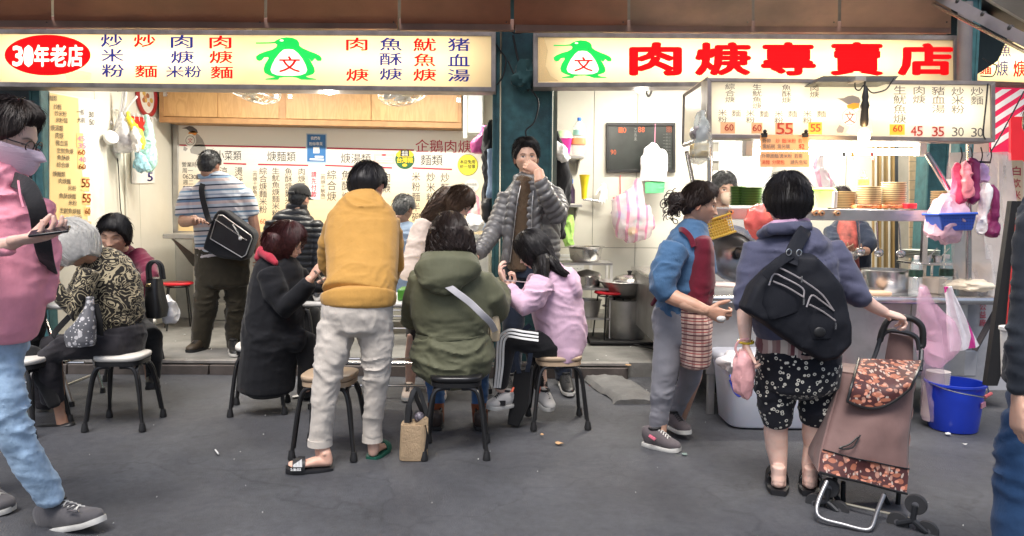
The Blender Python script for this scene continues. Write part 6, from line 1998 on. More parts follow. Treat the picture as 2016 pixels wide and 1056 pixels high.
g=Geo();p0=W(1898,60,5.8);p1=W(1898,170,5.8);tube(g,[p0+V((0,0,.2)),p1],.05,18)
tag(mk('round_pipe',g,M('pipe_grey',(.16,.14,.14),rough=.45,dirt=.4),base=p1),'round grey pipe standing right of the second lit sign','pipe')
g=Geo();q4(g,1402,1640,(230,230),(400,400),7.6,.02);
g=Geo();q4(g,1398,1403,(270,270),(410,410),6.4,.03);tag(mk('partition_post',g,steel_dull,base=W(1400,410,6.4)),'thin steel partition post behind the left end of the shelf','post')
wb=thing('white_tile_panel','white tiled panel behind the cook in the gray mask','panel',W(1455,400,7.7))
g=Geo();q4(g,1404,1520,(262,262),(412,412),7.74,.02);mk('backing',g,joint,parent=wb,smooth=False)
wt=M('tile_white',(.74,.74,.72),rough=.2,var=.03)
for j in range(8):
 for i in range(5):
  x=1404.5+i*23+(11 if j%2 else 0);y=262.5+j*18.5
  g=Geo();q4(g,x,min(x+22.4,1520),(y,y),(y+17.8,y+17.8),7.725,.014);mk('tile',g,wt,parent=wb,smooth=False)
n1=signbox('light_box_sign','neighbouring lit sign cut off at the right edge above the striped awning',1921,78,162,2080,80,168,7.6,.15,3,tubes=((1990,.8),),tw=10)
nm_=plane_map(7.6+.012,.003)
g=Geo();put_glyph(g,'麵',nm_,1928,128,1951,147,.03,True);put_glyph(g,'焿',nm_,1995,120,2018,152,.03,True);thick(g);mk('lettering',g,sred,parent=n1,smooth=False)
g=Geo();put_glyph(g,'焿',nm_,1962,120,1984,150,.02,True);put_glyph(g,'魚',nm_,1966,88,1990,112,.02,True);thick(g);mk('lettering',g,sblue,parent=n1,smooth=False)
aw=thing('striped_awning','red and white diagonal striped awning of the neighbouring stall','awning',W(1990,300,7.4))
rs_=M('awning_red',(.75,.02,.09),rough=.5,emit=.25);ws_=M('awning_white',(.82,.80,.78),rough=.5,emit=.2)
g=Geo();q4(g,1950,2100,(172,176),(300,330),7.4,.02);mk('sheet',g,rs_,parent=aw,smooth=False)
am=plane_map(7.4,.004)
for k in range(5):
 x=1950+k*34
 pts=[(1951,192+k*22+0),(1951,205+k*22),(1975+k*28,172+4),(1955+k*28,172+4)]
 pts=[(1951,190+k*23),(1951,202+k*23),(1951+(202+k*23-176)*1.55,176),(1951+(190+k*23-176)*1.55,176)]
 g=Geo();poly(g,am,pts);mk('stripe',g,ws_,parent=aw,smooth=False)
bnn=thing('shop_banner','cream vertical banner with red characters at the right edge','banner',W(1996,440,6.9))
g=Geo();q4(g,1966,2014,(316,316),(440,440),6.9,.01);mk('cloth',g,M('banner_cream',(.66,.50,.33),rough=.6,dirt=.2),parent=bnn,smooth=False)
g=Geo()
for i,ch in enumerate('白炊米粉'):put_glyph(g,ch,plane_map(6.9,.003),1993,328+i*24,2009,346+i*24,.02,True)
mk('lettering',g,inkr,parent=bnn,smooth=False)
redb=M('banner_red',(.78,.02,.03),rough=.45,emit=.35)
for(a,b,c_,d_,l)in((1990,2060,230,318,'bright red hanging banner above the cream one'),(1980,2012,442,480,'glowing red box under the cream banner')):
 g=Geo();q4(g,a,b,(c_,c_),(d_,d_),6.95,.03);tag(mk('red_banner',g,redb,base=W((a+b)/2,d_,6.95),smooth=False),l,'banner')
g=Geo();q4(g,1900,2200,(170,170),(700,700),8.2,.05);struct('far_wall',g,M('far_wall_dim',(.20,.15,.14),rough=.8,var=.5,vs=3),smooth=False)
g=Geo();hexa(g,[W(1880,175,6.3),W(1965,120,6.3),W(1990,60,6.3),W(1850,-40,6.3),W(1880,175,6.6),W(1965,120,6.6),W(1990,60,6.6),W(1850,-40,6.6)])
tag(mk('dark_tarp',g,M('tarp_dark',(.02,.035,.035),rough=.6,bump=.5,bs=8),base=W(1920,170,6.3),smooth=False),'dark green tarpaulin hanging under the gutter at the upper right','tarp')
gt=thing('roof_gutter','grey metal gutter running down to the right edge at the top','gutter',W(1940,60,5.2))
g=Geo();P0=W(1822,-22,5.5);P1=W(2080,112,4.6);tube(g,[P0,P1],.050,4);mk('channel',g,M('gutter_grey',(.22,.20,.21),rough=.5,metal=.3,dirt=.4),parent=gt,smooth=False)
g=Geo();tube(g,[P0+V((0,-.02,-.085)),P1+V((0,-.02,-.075))],.012,6);mk('lip',g,steel,parent=gt)
for u in(.25,.45,.65,.85):
 g=Geo();ball(g,P0.lerp(P1,u)+V((0,-.05,.0)),.022,8,6);mk('bolt',g,wire_m,parent=gt)
g=Geo();A=[W(1850,-60,4.9),W(2100,-60,4.2),W(2100,90,4.4),W(1960,10,4.9)]
prism(g,A,(0,.05,.02));tag(mk('grey_tarp',g,M('tarp_grey',(.16,.17,.17),rough=.6,bump=.4,bs=5),base=A[3],smooth=False),'grey green tarpaulin above the gutter in the top right corner','tarp')
g=Geo();box2(g,(2.9,5.9,3.0),(7,8.4,3.06));struct('rear_roof',g,dark,smooth=False)
for i,(pts,Yc)in enumerate([([(1945,165),(1942,200),(1936,260),(1940,275)],4.66),([(2016,180),(1990,230),(1950,300),(1920,325)],5.2),([(1935,115),(1950,125),(1962,130),(1955,150),(1930,150)],6.0)]):
 g=Geo();tube(g,smooth_path([W(*p,Yc)for p in pts],5),.005,5)
 tag(mk('cable',g,wire_m,base=W(*pts[0],Yc)),['thin black cable down the right end of the canopy sign','black cable slanting from the canopy to the right edge','thin cable loop under the neighbouring lit sign'][i],'cable')
g=Geo();P=[]
for j in range(12):
 r_=[]
 for i in range(18):
  u,v=i/17,j/11
  x=1870+125*u+10*v;y=300+288*v
  p=W(x,y,4.98);r_.append(p+V((0,.035*math.sin(u*21+2*math.sin(v*4))+.02*math.sin(v*9+u*6),0)))
 P.append(r_)
sheet(g,P,.001)
tag(mk('plastic_curtain',g,M('curtain_clear',(.85,.78,.78),rough=.12,alpha=.34,bump=.9,bs=9,var=.1),base=W(1935,588,4.98)),'transparent plastic curtain at the right end of the counter','curtain')
pinks=[M('hb_pink',(.78,.06,.16),rough=.3,alpha=.95,bump=.8,bs=18),M('hb_rose',(.78,.24,.28),rough=.35,bump=.8,bs=18),M('hb_plum',(.22,.02,.10),rough=.3,bump=.8,bs=18),M('hb_lilac',(.60,.36,.62),rough=.3,bump=.8,bs=18),M('hb_white',(.78,.74,.74),rough=.3,bump=.8,bs=18)]
Yq=4.82
specs=[('bright pink bag bundle hanging left in the cluster right of the shelf',[(1880,1886,322,Yq,.01),(1874,1896,334,Yq,.03),(1872,1902,360,Yq,.05),(1870,1900,396,Yq,.05),(1876,1896,406,Yq,.03)],0),('rose and white folded bag bundle in the middle of the hanging cluster',[(1894,1902,320,Yq-.05,.01),(1892,1914,332,Yq-.05,.03),(1892,1912,366,Yq-.05,.04),(1896,1918,386,Yq-.05,.03)],1),('dark plum striped bag bundle right of the rose one',[(1908,1914,312,Yq,.01),(1904,1928,326,Yq,.03),(1906,1930,356,Yq,.045),(1902,1928,390,Yq,.04),(1906,1916,400,Yq,.02)],2),('lilac checked bag hanging at the right of the cluster',[(1926,1932,318,Yq+.06,.01),(1920,1948,332,Yq+.06,.03),(1922,1946,356,Yq+.06,.03)],3),('white bag hanging lowest in the cluster beside the blue basket',[(1934,1944,362,Yq-.05,.02),(1930,1952,376,Yq-.05,.04),(1926,1944,420,Yq-.05,.04),(1920,1944,452,Yq-.05,.04),(1924,1938,462,Yq-.05,.02)],4),('plum red bag hanging at the far right of the cluster',[(1946,1956,366,Yq,.02),(1944,1968,380,Yq,.04),(1944,1966,430,Yq,.04),(1936,1968,462,Yq,.04),(1942,1962,467,Yq,.03)],2)]
for i,(l,rows_,m)in enumerate(specs):hang_bag('plastic_bag',l,rows_,pinks[m],40+i,.010)
g=Geo();tube(g,[W(1900,318,Yq),W(1950,320,Yq)],.006,6)
for x in(1890,1910,1930,1948):tube(g,smooth_path([W(x,322,Yq),W(x+4,306,Yq),W(x+1,290,Yq)],3),.004,5)
tag(mk('hook_rail',g,wire_m,base=W(1925,318,Yq)),'thin dark hook rail that holds the cluster of coloured bags','hook rail')
bs_=thing('basket','blue plastic basket wrapped in pink film hanging right of the shelf','basket',W(1878,458,4.78))
g=Geo();A,B,C,D=W(1856,456,4.74),W(1916,454,4.74),W(1924,422,4.70),W(1850,424,4.70)
bmm=M('basket_blue',(.05,.12,.55),rough=.35)
hexa(g,[A,B,C,D]+[p+V((0,.18,0))for p in(A,B,C,D)]);mk('body',g,bmm,parent=bs_,bevel=.01)
g=Geo()
for i in range(11):
 for j in range(4):ball(g,W(1859+i*5.6,430+j*6,4.712+j*.008),.0055,6,4)
mk('holes',g,M('hole_dark',(.02,.04,.2)),parent=bs_)
g=Geo();hexa(g,[W(1848,425,4.69),W(1927,423,4.69),W(1927,418,4.69),W(1848,420,4.69)]+[p+V((0,.2,0))for p in(W(1848,425,4.69),W(1927,423,4.69),W(1927,418,4.69),W(1848,420,4.69))]);mk('rim',g,bmm,parent=bs_,bevel=.006)
hang_bag('plastic_film','pink film bag bunched round the blue basket',[(1850,1924,408,4.84,.06),(1828,1920,420,4.84,.12),(1824,1880,445,4.84,.12),(1824,1890,462,4.84,.1),(1836,1872,470,4.84,.05)],M('film_pink',(.80,.50,.60),rough=.2,alpha=.7,bump=.9,bs=14),50,.02,cat='bag')
Yg_=4.70
hang_bag('carrier_bag','translucent pink carrier bag knotted on the counter edge, holding paper cups',[(1812,1818,562,Yg_,.01),(1806,1826,590,Yg_,.02),(1798,1850,640,Yg_,.08),(1802,1858,690,Yg_,.11),(1812,1858,740,Yg_,.09),(1812,1860,775,Yg_,.08),(1815,1854,826,Yg_,.07)],M('bag_pale_pink',(.84,.62,.74),rough=.2,alpha=.24,bump=.9,bs=12),51,.008)
hang_bag('carrier_bag','pink carrier bag bulging left of the striped one',[(1812,1822,568,Yg_-.1,.01),(1806,1840,606,Yg_-.1,.05),(1820,1880,640,Yg_-.1,.09),(1822,1890,672,Yg_-.1,.10),(1816,1872,700,Yg_-.1,.08),(1822,1850,718,Yg_-.1,.04)],M('bag_pink2',(.82,.46,.64),rough=.2,alpha=.30,bump=.9,bs=12),52,.010)
sb2=M('bag_white_stripe',(.82,.78,.82),rough=.25,alpha=.85,bump=.7,bs=12);stripes(sb2,(.62,.05,.30),6,'X',.22)
g=Geo();P=[]
for j in range(14):
 r_=[]
 for i in range(10):
  u,v=i/9,j/13
  xl=1858+12*v-30*v*0;xr=1870+60*v
  x=xl+(xr-xl)*u;y=565+128*v-12*u*v
  r_.append(W(x,y,4.72)+V((0,-.02*math.sin(u*PI)-.012*math.sin(u*14+v*3),0)))
 P.append(r_)
sheet(g,P,.012)
tag(mk('carrier_bag',g,sb2,base=W(1880,565,4.72)),'white carrier bag with magenta stripes hanging from the counter edge','bag')
cup_m=M('paper_cup',(.74,.68,.64),rough=.6)
cc_=W(1836,828,4.72)
for i in range(24):
 g_=None
 if i==0:
  g=Geo();k=4.72/F;lathe(g,[(16*k,0),(19*k,1*k),(22*k,10*k),(22.5*k,10.5*k),(21*k,10*k)],(0,0,0),24)
  cup0=mk('paper_cup',g,cup_m);cup0.location=cc_;o=cup0
 else:o=dup(cup0,None,cc_+V((.0009*i,0,i*3.9*4.72/F)))
 tag(o,'white paper cup in the long stack inside the pink carrier bag','cup','paper cups stacked in the carrier bag')
bc=G(1906,858);bc.y+=.16;bc.z=0;k=bc.y/F
bk_=thing('bucket','blue plastic bucket with wire handle under the right end of the counter','bucket',bc)
blu=M('bucket_blue',(.012,.045,.50),rough=.3,var=.06,coat=.2,dirt=.1)
g=Geo();lathe(g,[(43*k,0),(44*k,2*k),(52*k,78*k),(53*k,90*k),(56*k,91*k),(56*k,95*k),(51*k,95*k),(49*k,60*k),(42*k,6*k)],bc,44);mk('body',g,blu,parent=bk_)
g=Geo();tube(g,smooth_path([bc+V((-.17,-.03,93*k)),bc+V((-.12,-.16,88*k)),bc+V((0,-.2,82*k)),bc+V((.10,-.17,78*k)),bc+V((.17,-.05,90*k))],6),.004,6);mk('handle',g,steel,parent=bk_)
g=Geo();a=bc+V((.10,-.172,79*k));tube(g,[a+V((-.03,-.012,-.004)),a+V((.03,.02,.012))],.010,8);mk('grip',g,M('grip_pink',(.55,.12,.12),rough=.5),parent=bk_)
g=Geo();an=-.95
P=[bc+V((51.5*k*math.cos(t),51.5*k*math.sin(t),z*k))for t,z in((an-.1,52),(an+.35,52),(an+.35,62),(an-.1,62))]
prism(g,P,(.004,-.006,0));mk('label',g,M('label_pink',(.70,.30,.35),rough=.5,var=.6,vs=90),parent=bk_,smooth=False)
def bx(name,label,cat,px0,px1,y0,y1,Y,d,mat,bevel=.01):
 A,B=W(px0,y1,Y),W(px1,y0,Y);A.z=max(A.z,.004)
 g=Geo();box2(g,A,B+V((0,d,0)));return tag(mk(name,g,mat,base=(A+B)/2,bevel=bevel),label,cat)
bx('metal_case','pale grey metal case under the counter behind the striped bag','case',1858,1926,690,742,5.0,.4,M('case_grey',(.42,.42,.44),rough=.45,metal=.3))
bx('wooden_crate','orange brown wooden crate under the right end of the counter','crate',1918,1962,695,735,5.4,.3,M('crate_orange',(.42,.17,.05),rough=.5))
bx('foil_tray','shiny foil tray by the bucket','tray',1900,1958,735,752,5.3,.2,M('foil_gold',(.55,.48,.30),rough=.25,metal=.8))
bx('storage_crate','dark crate under the left end of the counter behind the bin','crate',1395,1440,715,775,5.3,.4,blackpl)
bx('storage_crate','black storage crate under the middle of the counter','crate',1660,1760,760,810,5.6,.4,blackpl)
g=Geo();P=[W(x,y,4.3)for x,y in((1992,396),(2012,396),(1984,700),(1964,760),(1942,760))]
prism(g,P,(0,.04,0));tag(mk('black_screen',g,M('black_cloth',(.006,.006,.007),rough=.8),base=W(1950,760,4.3),smooth=False),'tall slanting black cloth screen at the right of the counter','screen')
g=Geo();tube(g,[W(2002,420,4.27),W(1972,740,4.27)],.004,5);tag(mk('red_rope',g,M('rope_red',(.45,.03,.03)),base=W(1972,740,4.27)),'thin red edge cord on the slanting black screen','cord')
tub('white_bucket','white plastic pail half hidden by the dark figure at the right edge','bucket',1994,740,3.6,[(20,0),(26,90),(29,92),(29,98)],whitepl,seg=30)
tub('red_bin','small red bin behind the customer by the cart','bin',1672,830,4.75,[(26,0),(34,74),(36,76),(36,82)],redpl,seg=30)
tbm=M('bin_translucent',(.76,.79,.88),rough=.30,alpha=.93,var=.08,vs=3,sss=.2)
bc2=W(1541,862,4.52);bc2.z=0.01;k=4.6/F
bn=thing('storage_bin','large milky plastic storage bin with lid under the counter','bin',bc2)
hx=(1655-1425)/2*k
g=Geo();lathe(g,[(hx*.80,0),(hx*.84,.01),(hx*.93,.32),(hx*.98,.40),(hx*.94,.40)],bc2+V((0,.25,0)),48,sq=5.5,sy=.62);mk('body',g,tbm,parent=bn,smooth='all',angle=50)
g=Geo();lathe(g,[(hx*1.0,.385),(hx*1.03,.40),(hx*1.03,.43),(hx*.98,.445),(hx*.9,.45)],bc2+V((0,.25,0)),48,sq=5.5,sy=.62);mk('lid',g,M('bin_lid',(.60,.62,.68),rough=.35,alpha=.9),parent=bn,smooth='all',angle=50)
g=Geo()
for q in(0,.03):tube(g,smooth_path([bc2+V((-hx*.98,-.055,.33+q)),bc2+V((-hx*.94,-.11,.27+q*.6)),bc2+V((-hx*.86,-.125,.25)),bc2+V((-hx*.82,-.125,.31))],4),.007,6)
mk('clip',g,M('clip_blue',(.02,.05,.42),rough=.4),parent=bn)
g=Geo();crumpled(g,1440,715,4.6,26,18,.12,9,.05)
tag(mk('plastic_bag',g,whitebag,base=W(1440,730,4.6)),'crumpled white bag stuffed under the bin lid','bag')
bx('detergent_bottle','small bottle with red and yellow label on the road under the counter','bottle',1332,1352,785,822,5.0,.08,M('bottle_grey',(.3,.32,.4),rough=.3))
bx('label_card','yellow label card behind the shoe of the woman in the apron','card',1334,1350,790,808,4.95,.01,M('label_yellow',(.7,.5,.1)))
lit=M('litter_white',(.62,.62,.60),rough=.7);leafm=M('leaf_tan',(.50,.30,.15),rough=.7)
def bit(name,label,px,py,r,mat,z=0,group=None):
 g=Geo();c=G(px,py,z)+V((0,0,.006));rr_=random.Random(int(px*7+py))
 pts=[c+V((r*rr_.uniform(.5,1)*math.cos(a),r*rr_.uniform(.5,1)*math.sin(a),rr_.uniform(0,.006)))for a in np.linspace(0,2*PI,8)[:-1]]
 prism(g,pts,(0,0,.003));tag(mk(name,g,mat,base=c,smooth=False),label,'litter',group)
g=Geo();a=G(424,889)+V((0,0,.009));b=G(430,897)+V((0,0,.009));tube(g,[a,b],.0045,6);tag(mk('cigarette_butt',g,lit,base=a),'white cigarette end on the asphalt left of centre','litter')
bit('dry_leaf','larger curled tan leaf on the road near the olive parka stool',1101,876,.026,leafm);bit('dry_leaf','smaller brown scrap on the road nearer the table',1067,859,.018,leafm)
bit('paper_scrap','crumpled white tissue on the road under the middle table',582,783,.04,lit)
bit('paper_scrap','pale scrap on the road right of the blue bucket',1867,857,.024,lit);bit('paper_scrap','small pale scrap in front of the blue bucket',1900,878,.014,lit)
bit('paper_scrap','green grey scrap beside the shoe of the woman in the apron',1348,898,.024,M('scrap_green',(.16,.22,.20)))
bit('paper_scrap','yellowish scrap on the shop floor edge',1237,721,.03,leafm,ZS)
rr=random.Random(11)
for i in range(30):
 x,y=rr.uniform(150,1900),rr.uniform(740,1040)
 bit('pebble_speck','tiny white speck lying on the asphalt',x,y,rr.uniform(.0015,.004),lit,0,'tiny white specks scattered on the asphalt')
for i in range(22):
 bit('floor_speck','tiny pale speck on the shop floor',rr.uniform(330,1280),rr.uniform(660,712),rr.uniform(.006,.012),lit,ZS,'tiny pale specks on the shop floor')
zt=.732
def tp_(px,Y):p=W(px,560,Y);return V((p.x,Y,zt))
def bowl(label,px,Y,m=whitepl,r=.075):
 c=tp_(px,Y);g=Geo();lathe(g,[(r*.45,0),(r*.5,.008),(r*.95,.045),(r,.058),(r*.93,.055),(r*.5,.015)],c,28)
 tag(mk('bowl',g,m,base=c),label,'bowl')
bowl('white noodle bowl in front of the red haired woman',640,5.1);bowl('white soup bowl before the girl in lilac',965,5.2);bowl('small steel bowl at the left corner of the middle table',625,4.99,steel,.05)
g=Geo();box2(g,tp_(782,5.02),tp_(797,5.02)+V((0,.2,.075)));tag(mk('tissue_box',g,M('green_box',(.05,.22,.02),rough=.4,dirt=.2),base=tp_(790,5.1),bevel=.008),'dark green box on the table between mustard sweater and olive parka','box')
g=Geo();c=tp_(984,5.25);lathe(g,[(.022,0),(.024,.01),(.024,.07),(.014,.085),(.014,.1),(.008,.105),(.006,.13)],c,18);tag(mk('sanitizer_bottle',g,M('bottle_pinkish',(.75,.62,.62),rough=.3,alpha=.85),base=c),'small pump bottle on the table by the girl in lilac','bottle')
def cart():
 Y0=3.45
 t=thing('shopping_trolley','brown fabric shopping trolley with butterfly flap held by the customer','trolley',V((W(1715,1040,3.35).x,3.35,0)))
 fab=cloth('trolley_brown',(.19,.115,.105),bump=.5,bs=9,rough=.65,sheen=.1)
 but=M('butterfly_print',(.075,.022,.022),rough=.55,bump=.2,bs=30,var=.1)
 n,b,tc=nodes_of(but)
 src=b.inputs['Base Color'].links[0].from_socket
 for sc_,off,c2,thr,st_ in((17,0,(.44,.23,.17),.30,1.5),(24,3.3,(.52,.42,.36),.26,2.2),(34,7.7,(.40,.14,.08),.34,.5),(40,5.1,(.72,.30,.20),.26,.7)):
  mp=n.nodes.new('ShaderNodeMapping');mp.inputs['Location'].default_value=(off,off,off);mp.inputs['Rotation'].default_value=(0,.7,0);mp.inputs['Scale'].default_value=(st_,1,1)
  nz=n.nodes.new('ShaderNodeTexNoise');nz.inputs['Scale'].default_value=9
  vo=n.nodes.new('ShaderNodeTexVoronoi');vo.inputs['Scale'].default_value=sc_;vo.inputs['Randomness'].default_value=.9
  mxv=n.nodes.new('ShaderNodeVectorMath');mxv.operation='MULTIPLY_ADD';mxv.inputs[1].default_value=(.06,.06,.06)
  n.links.new(tc.outputs['Object'],nz.inputs['Vector']);n.links.new(nz.outputs['Color'],mxv.inputs[0]);n.links.new(tc.outputs['Object'],mxv.inputs[2])
  n.links.new(mxv.outputs[0],mp.inputs[0]);n.links.new(mp.outputs[0],vo.inputs['Vector'])
  r=ramp(n,[(0,(1,1,1)),(thr,(.85,.85,.85)),(thr+.03,(0,0,0))]);n.links.new(vo.outputs['Distance'],r.inputs['Fac'])
  mx=n.nodes.new('ShaderNodeMix');mx.data_type='RGBA';mx.inputs['B'].default_value=(*c2,1)
  n.links.new(r.outputs['Color'],mx.inputs['Factor']);n.links.new(src,mx.inputs['A']);src=mx.outputs['Result']
 n.links.new(src,b.inputs['Base Color'])
 YT,YB_=3.52,3.32
 d=V((.05,.24,0))
 nU,nV=22,26
 def face(u,v,off=0.):
  xl=1657+(1612-1657)*v;xr=1800+(1785-1800)*v
  yt=735+10*u;yb_=928+44*u
  px=xl+(xr-xl)*u;py=yt+(yb_-yt)*v
  Yc=YT+(YB_-YT)*v
  bulge=.05*max(0,math.sin(PI*u))**.6*max(0,math.sin(PI*min(1,v*1.05+.1)))**.7
  w=.012*vnoise(np.array([[u*4+v*2,v*5-u*3,.3]]),8)[0]+.008*math.sin(9*u+6*v)*(1-u)
  return W(px,py,Yc)+V((0,-bulge-w-off,0))
 P=[[face(i/nU,j/nV)for i in range(nU+1)]for j in range(nV+1)]
 g=Geo();sheet(g,P,.01)
 body=mk('bag',g,fab,parent=t,smooth='all')
 g=Geo();R_=[[P[j][-1]+d*(q/6)+V((.02*math.sin(q/6*PI)+.006*math.sin(j),0,.0))for q in range(7)]for j in range(nV+1)]
 sheet(g,R_,.008);mk('side',g,fab,parent=t)
 g=Geo();sheet(g,[[P[j][0]+d*(q/3)for q in range(4)]for j in range(nV+1)],.008);sheet(g,[[P[j][i]+d for i in range(0,nU+1,2)]for j in range(0,nV+1,5)],.008)
 sheet(g,[[P[-1][i]+d*q for i in range(0,nU+1,2)]for q in(0,.5,1)],.008);sheet(g,[[P[0][i]+d*q for i in range(0,nU+1,2)]for q in(0,.5,1)],.008);mk('back',g,fab,parent=t)
 g=Geo();Q=[[face(u,v,.008)for u in np.linspace(-.01,1.0,20)]for v in np.linspace(.78,1.0,8)];sheet(g,Q,.006);mk('lower_band',g,but,parent=t)
 g=Geo();tube(g,[face(u,1.0,.012)for u in np.linspace(-.01,1.0,16)],.006,6);tube(g,[face(u,.78,.012)for u in np.linspace(-.01,1.0,16)],.003,5);mk('piping',g,blackpl,parent=t)
 fl_px=lambda u,v:(1690-23*v-3*v*0+(125-4*v*0)*u+(1-v)*0,(706+4*u)+(84-30*u*u+0*u)*v+18*math.sin(PI*u)*v*(1 if True else 0))
 def flap(u,v,off=0):
  px,py=fl_px(u,v)
  return W(px,py,3.60-.21*math.sin(min(1,v*1.25)*PI/2))+V((0,-off,-.0))
 g=Geo();sheet(g,[[flap(u,v)for u in np.linspace(0,1,20)]for v in np.linspace(0,1,16)],.008);mk('flap',g,but,parent=t)
 g=Geo();tube(g,[flap(0,v,.006)for v in np.linspace(0,1,12)]+[flap(u,1,.006)for u in np.linspace(0,1,16)]+[flap(1,v,.006)for v in np.linspace(1,0,10)],.0065,6);mk('flap_binding',g,blackpl,parent=t)
 g=Geo();tube(g,smooth_path([face(.32,.55,.02),face(.25,.68,.03),face(.13,.72,.02),face(.22,.66,.02),face(.3,.57,.02)],4),.004,5);mk('cord',g,blackpl,parent=t)
 fr=M('trolley_tube_dark',(.03,.032,.036),rough=.35,metal=.3)
 def Wp(px,py,Y):return W(px,py,Y)
 g=Geo();tube(g,smooth_path([Wp(1716,716,3.64),Wp(1726,690,3.68),Wp(1735,660,3.70)],4),.011,8);tube(g,smooth_path([Wp(1812,730,3.60),Wp(1814,690,3.66)],4),.011,8)
 tube(g,smooth_path([Wp(1731,674,3.70),Wp(1740,657,3.70),Wp(1756,651,3.70),Wp(1790,657,3.69),Wp(1806,668,3.68),Wp(1810,690,3.67)],4),.012,8)
 mk('frame',g,fr,parent=t)
 g=Geo();tube(g,smooth_path([Wp(1732,672,3.70),Wp(1738,650,3.70),Wp(1752,628,3.70),Wp(1780,626,3.69),Wp(1800,630,3.68),Wp(1815,645,3.67),Wp(1817,675,3.67),Wp(1813,684,3.67)],5),.0155,10);mk('handle',g,blackpl,parent=t)
 g=Geo();hexa(g,[Wp(1742,715,3.715),Wp(1798,720,3.715),Wp(1798,664,3.72),Wp(1752,656,3.72)]+[p+V((0,.008,0))for p in(Wp(1742,715,3.715),Wp(1798,720,3.715),Wp(1798,664,3.72),Wp(1752,656,3.72))]);mk('back_cloth',g,fab,parent=t,smooth=False)
 g=Geo();hp=smooth_path([Wp(1628,948,3.30),Wp(1612,985,3.25),Wp(1608,1008,3.22),Wp(1620,1022,3.19),Wp(1660,1033,3.15),Wp(1700,1043,3.12),Wp(1716,1038,3.12),Wp(1726,1010,3.17),Wp(1740,975,3.24)],6)
 tube(g,hp,.0095,10);mk('foot_hoop',g,M('hoop_grey',(.30,.30,.31),rough=.35,metal=.8),parent=t)
 g=Geo();
 for a,b_ in(((1628,945),(1650,985)),((1645,940),(1632,992)),((1740,975),(1762,1020)),((1770,965),(1765,1020)),((1660,950),(1660,985))):tube(g,[Wp(*a,3.42),Wp(*b_,3.46)],.012,6)
 mk('bracket',g,fr,parent=t)
 g=Geo();tube(g,[Wp(1632,985,3.40),Wp(1797,1022,3.18)],.006,8);mk('axle',g,M('axle_brass',(.55,.50,.38),rough=.3,metal=.7),parent=t)
 def wheel(c,r,ax):
  rot=ax.to_track_quat('Z','Y').to_matrix()
  g=Geo();lathe(g,[(r*.62,-.013),(r*.95,-.013),(r,-.006),(r,.006),(r*.95,.013),(r*.62,.013)],c,28,rot=rot)
  w=mk('wheel',g,M('tyre_grey',(.035,.035,.037),rough=.6),parent=t)
  g=Geo();lathe(g,[(r*.12,-.015),(r*.6,-.010),(r*.62,.010),(r*.12,.016)],c,20,rot=rot);mk('hub',g,M('hub_grey',(.10,.10,.11),rough=.4),parent=w)
 ax=V((.62,.78,0)).normalized()
 for cx_,cy_,Y_,dd in((1799,1022,3.16,.066),(1630,985,3.38,.060)):
  c=Wp(cx_,cy_,Y_)
  for k in range(3):
   a_=math.radians(95+120*k)
   u_=V((-.78,.62,0)).normalized()
   wheel(c+u_*(dd*math.cos(a_)*1.0)+V((0,0,dd*math.sin(a_))),.044,ax)
  g=Geo()
  for k in range(3):
   a_=math.radians(95+120*k);u_=V((-.78,.62,0)).normalized()
   tube(g,[c-ax*.02,c-ax*.02+u_*(dd*math.cos(a_))+V((0,0,dd*math.sin(a_)))],.012,8)
  mk('wheel_spider',g,fr,parent=t)
cart()
# ================================================================ the people
def band_mat(name,stops,scale,rough=.85,axis='Z',rep=True,bump=.3,tilt=0,**k):
 m=cloth(name,stops[0][1],bump=bump,**k)
 n,b,tc=nodes_of(m)
 mp=n.nodes.new('ShaderNodeMapping');mp.inputs['Rotation'].default_value=(0,tilt,0)
 n.links.new(tc.outputs['Object'],mp.inputs[0])
 s=n.nodes.new('ShaderNodeSeparateXYZ');n.links.new(mp.outputs[0],s.inputs[0])
 mu=n.nodes.new('ShaderNodeMath');mu.operation='MULTIPLY';mu.inputs[1].default_value=scale;n.links.new(s.outputs[axis],mu.inputs[0])
 fr=n.nodes.new('ShaderNodeMath');fr.operation='FRACT';n.links.new(mu.outputs[0],fr.inputs[0])
 r=ramp(n,stops,True);n.links.new(fr.outputs[0],r.inputs['Fac'])
 n.links.new(r.outputs['Color'],b.inputs['Base Color'])
 return m,n,b,tc,r
def over(m,fac_fn,col):
 n,b,tc=nodes_of(m)
 f=fac_fn(n,tc)
 mx=n.nodes.new('ShaderNodeMix');mx.data_type='RGBA';mx.inputs['B'].default_value=(*col,1)
 n.links.new(f,mx.inputs['Factor']);n.links.new(b.inputs['Base Color'].links[0].from_socket,mx.inputs['A'])
 n.links.new(mx.outputs['Result'],b.inputs['Base Color'])
def f_voro(scale,lo,hi,feature='F1',noise_=0):
 def f(n,tc):
  v=n.nodes.new('ShaderNodeTexVoronoi');v.inputs['Scale'].default_value=scale;v.feature=feature;v.inputs['Randomness'].default_value=.8
  n.links.new(tc.outputs['Object'],v.inputs['Vector'])
  r=ramp(n,[(0,(0,0,0)),(lo,(1,1,1)),(hi,(0,0,0))],True);n.links.new(v.outputs['Distance'],r.inputs['Fac'])
  return r.outputs['Color']
 return f
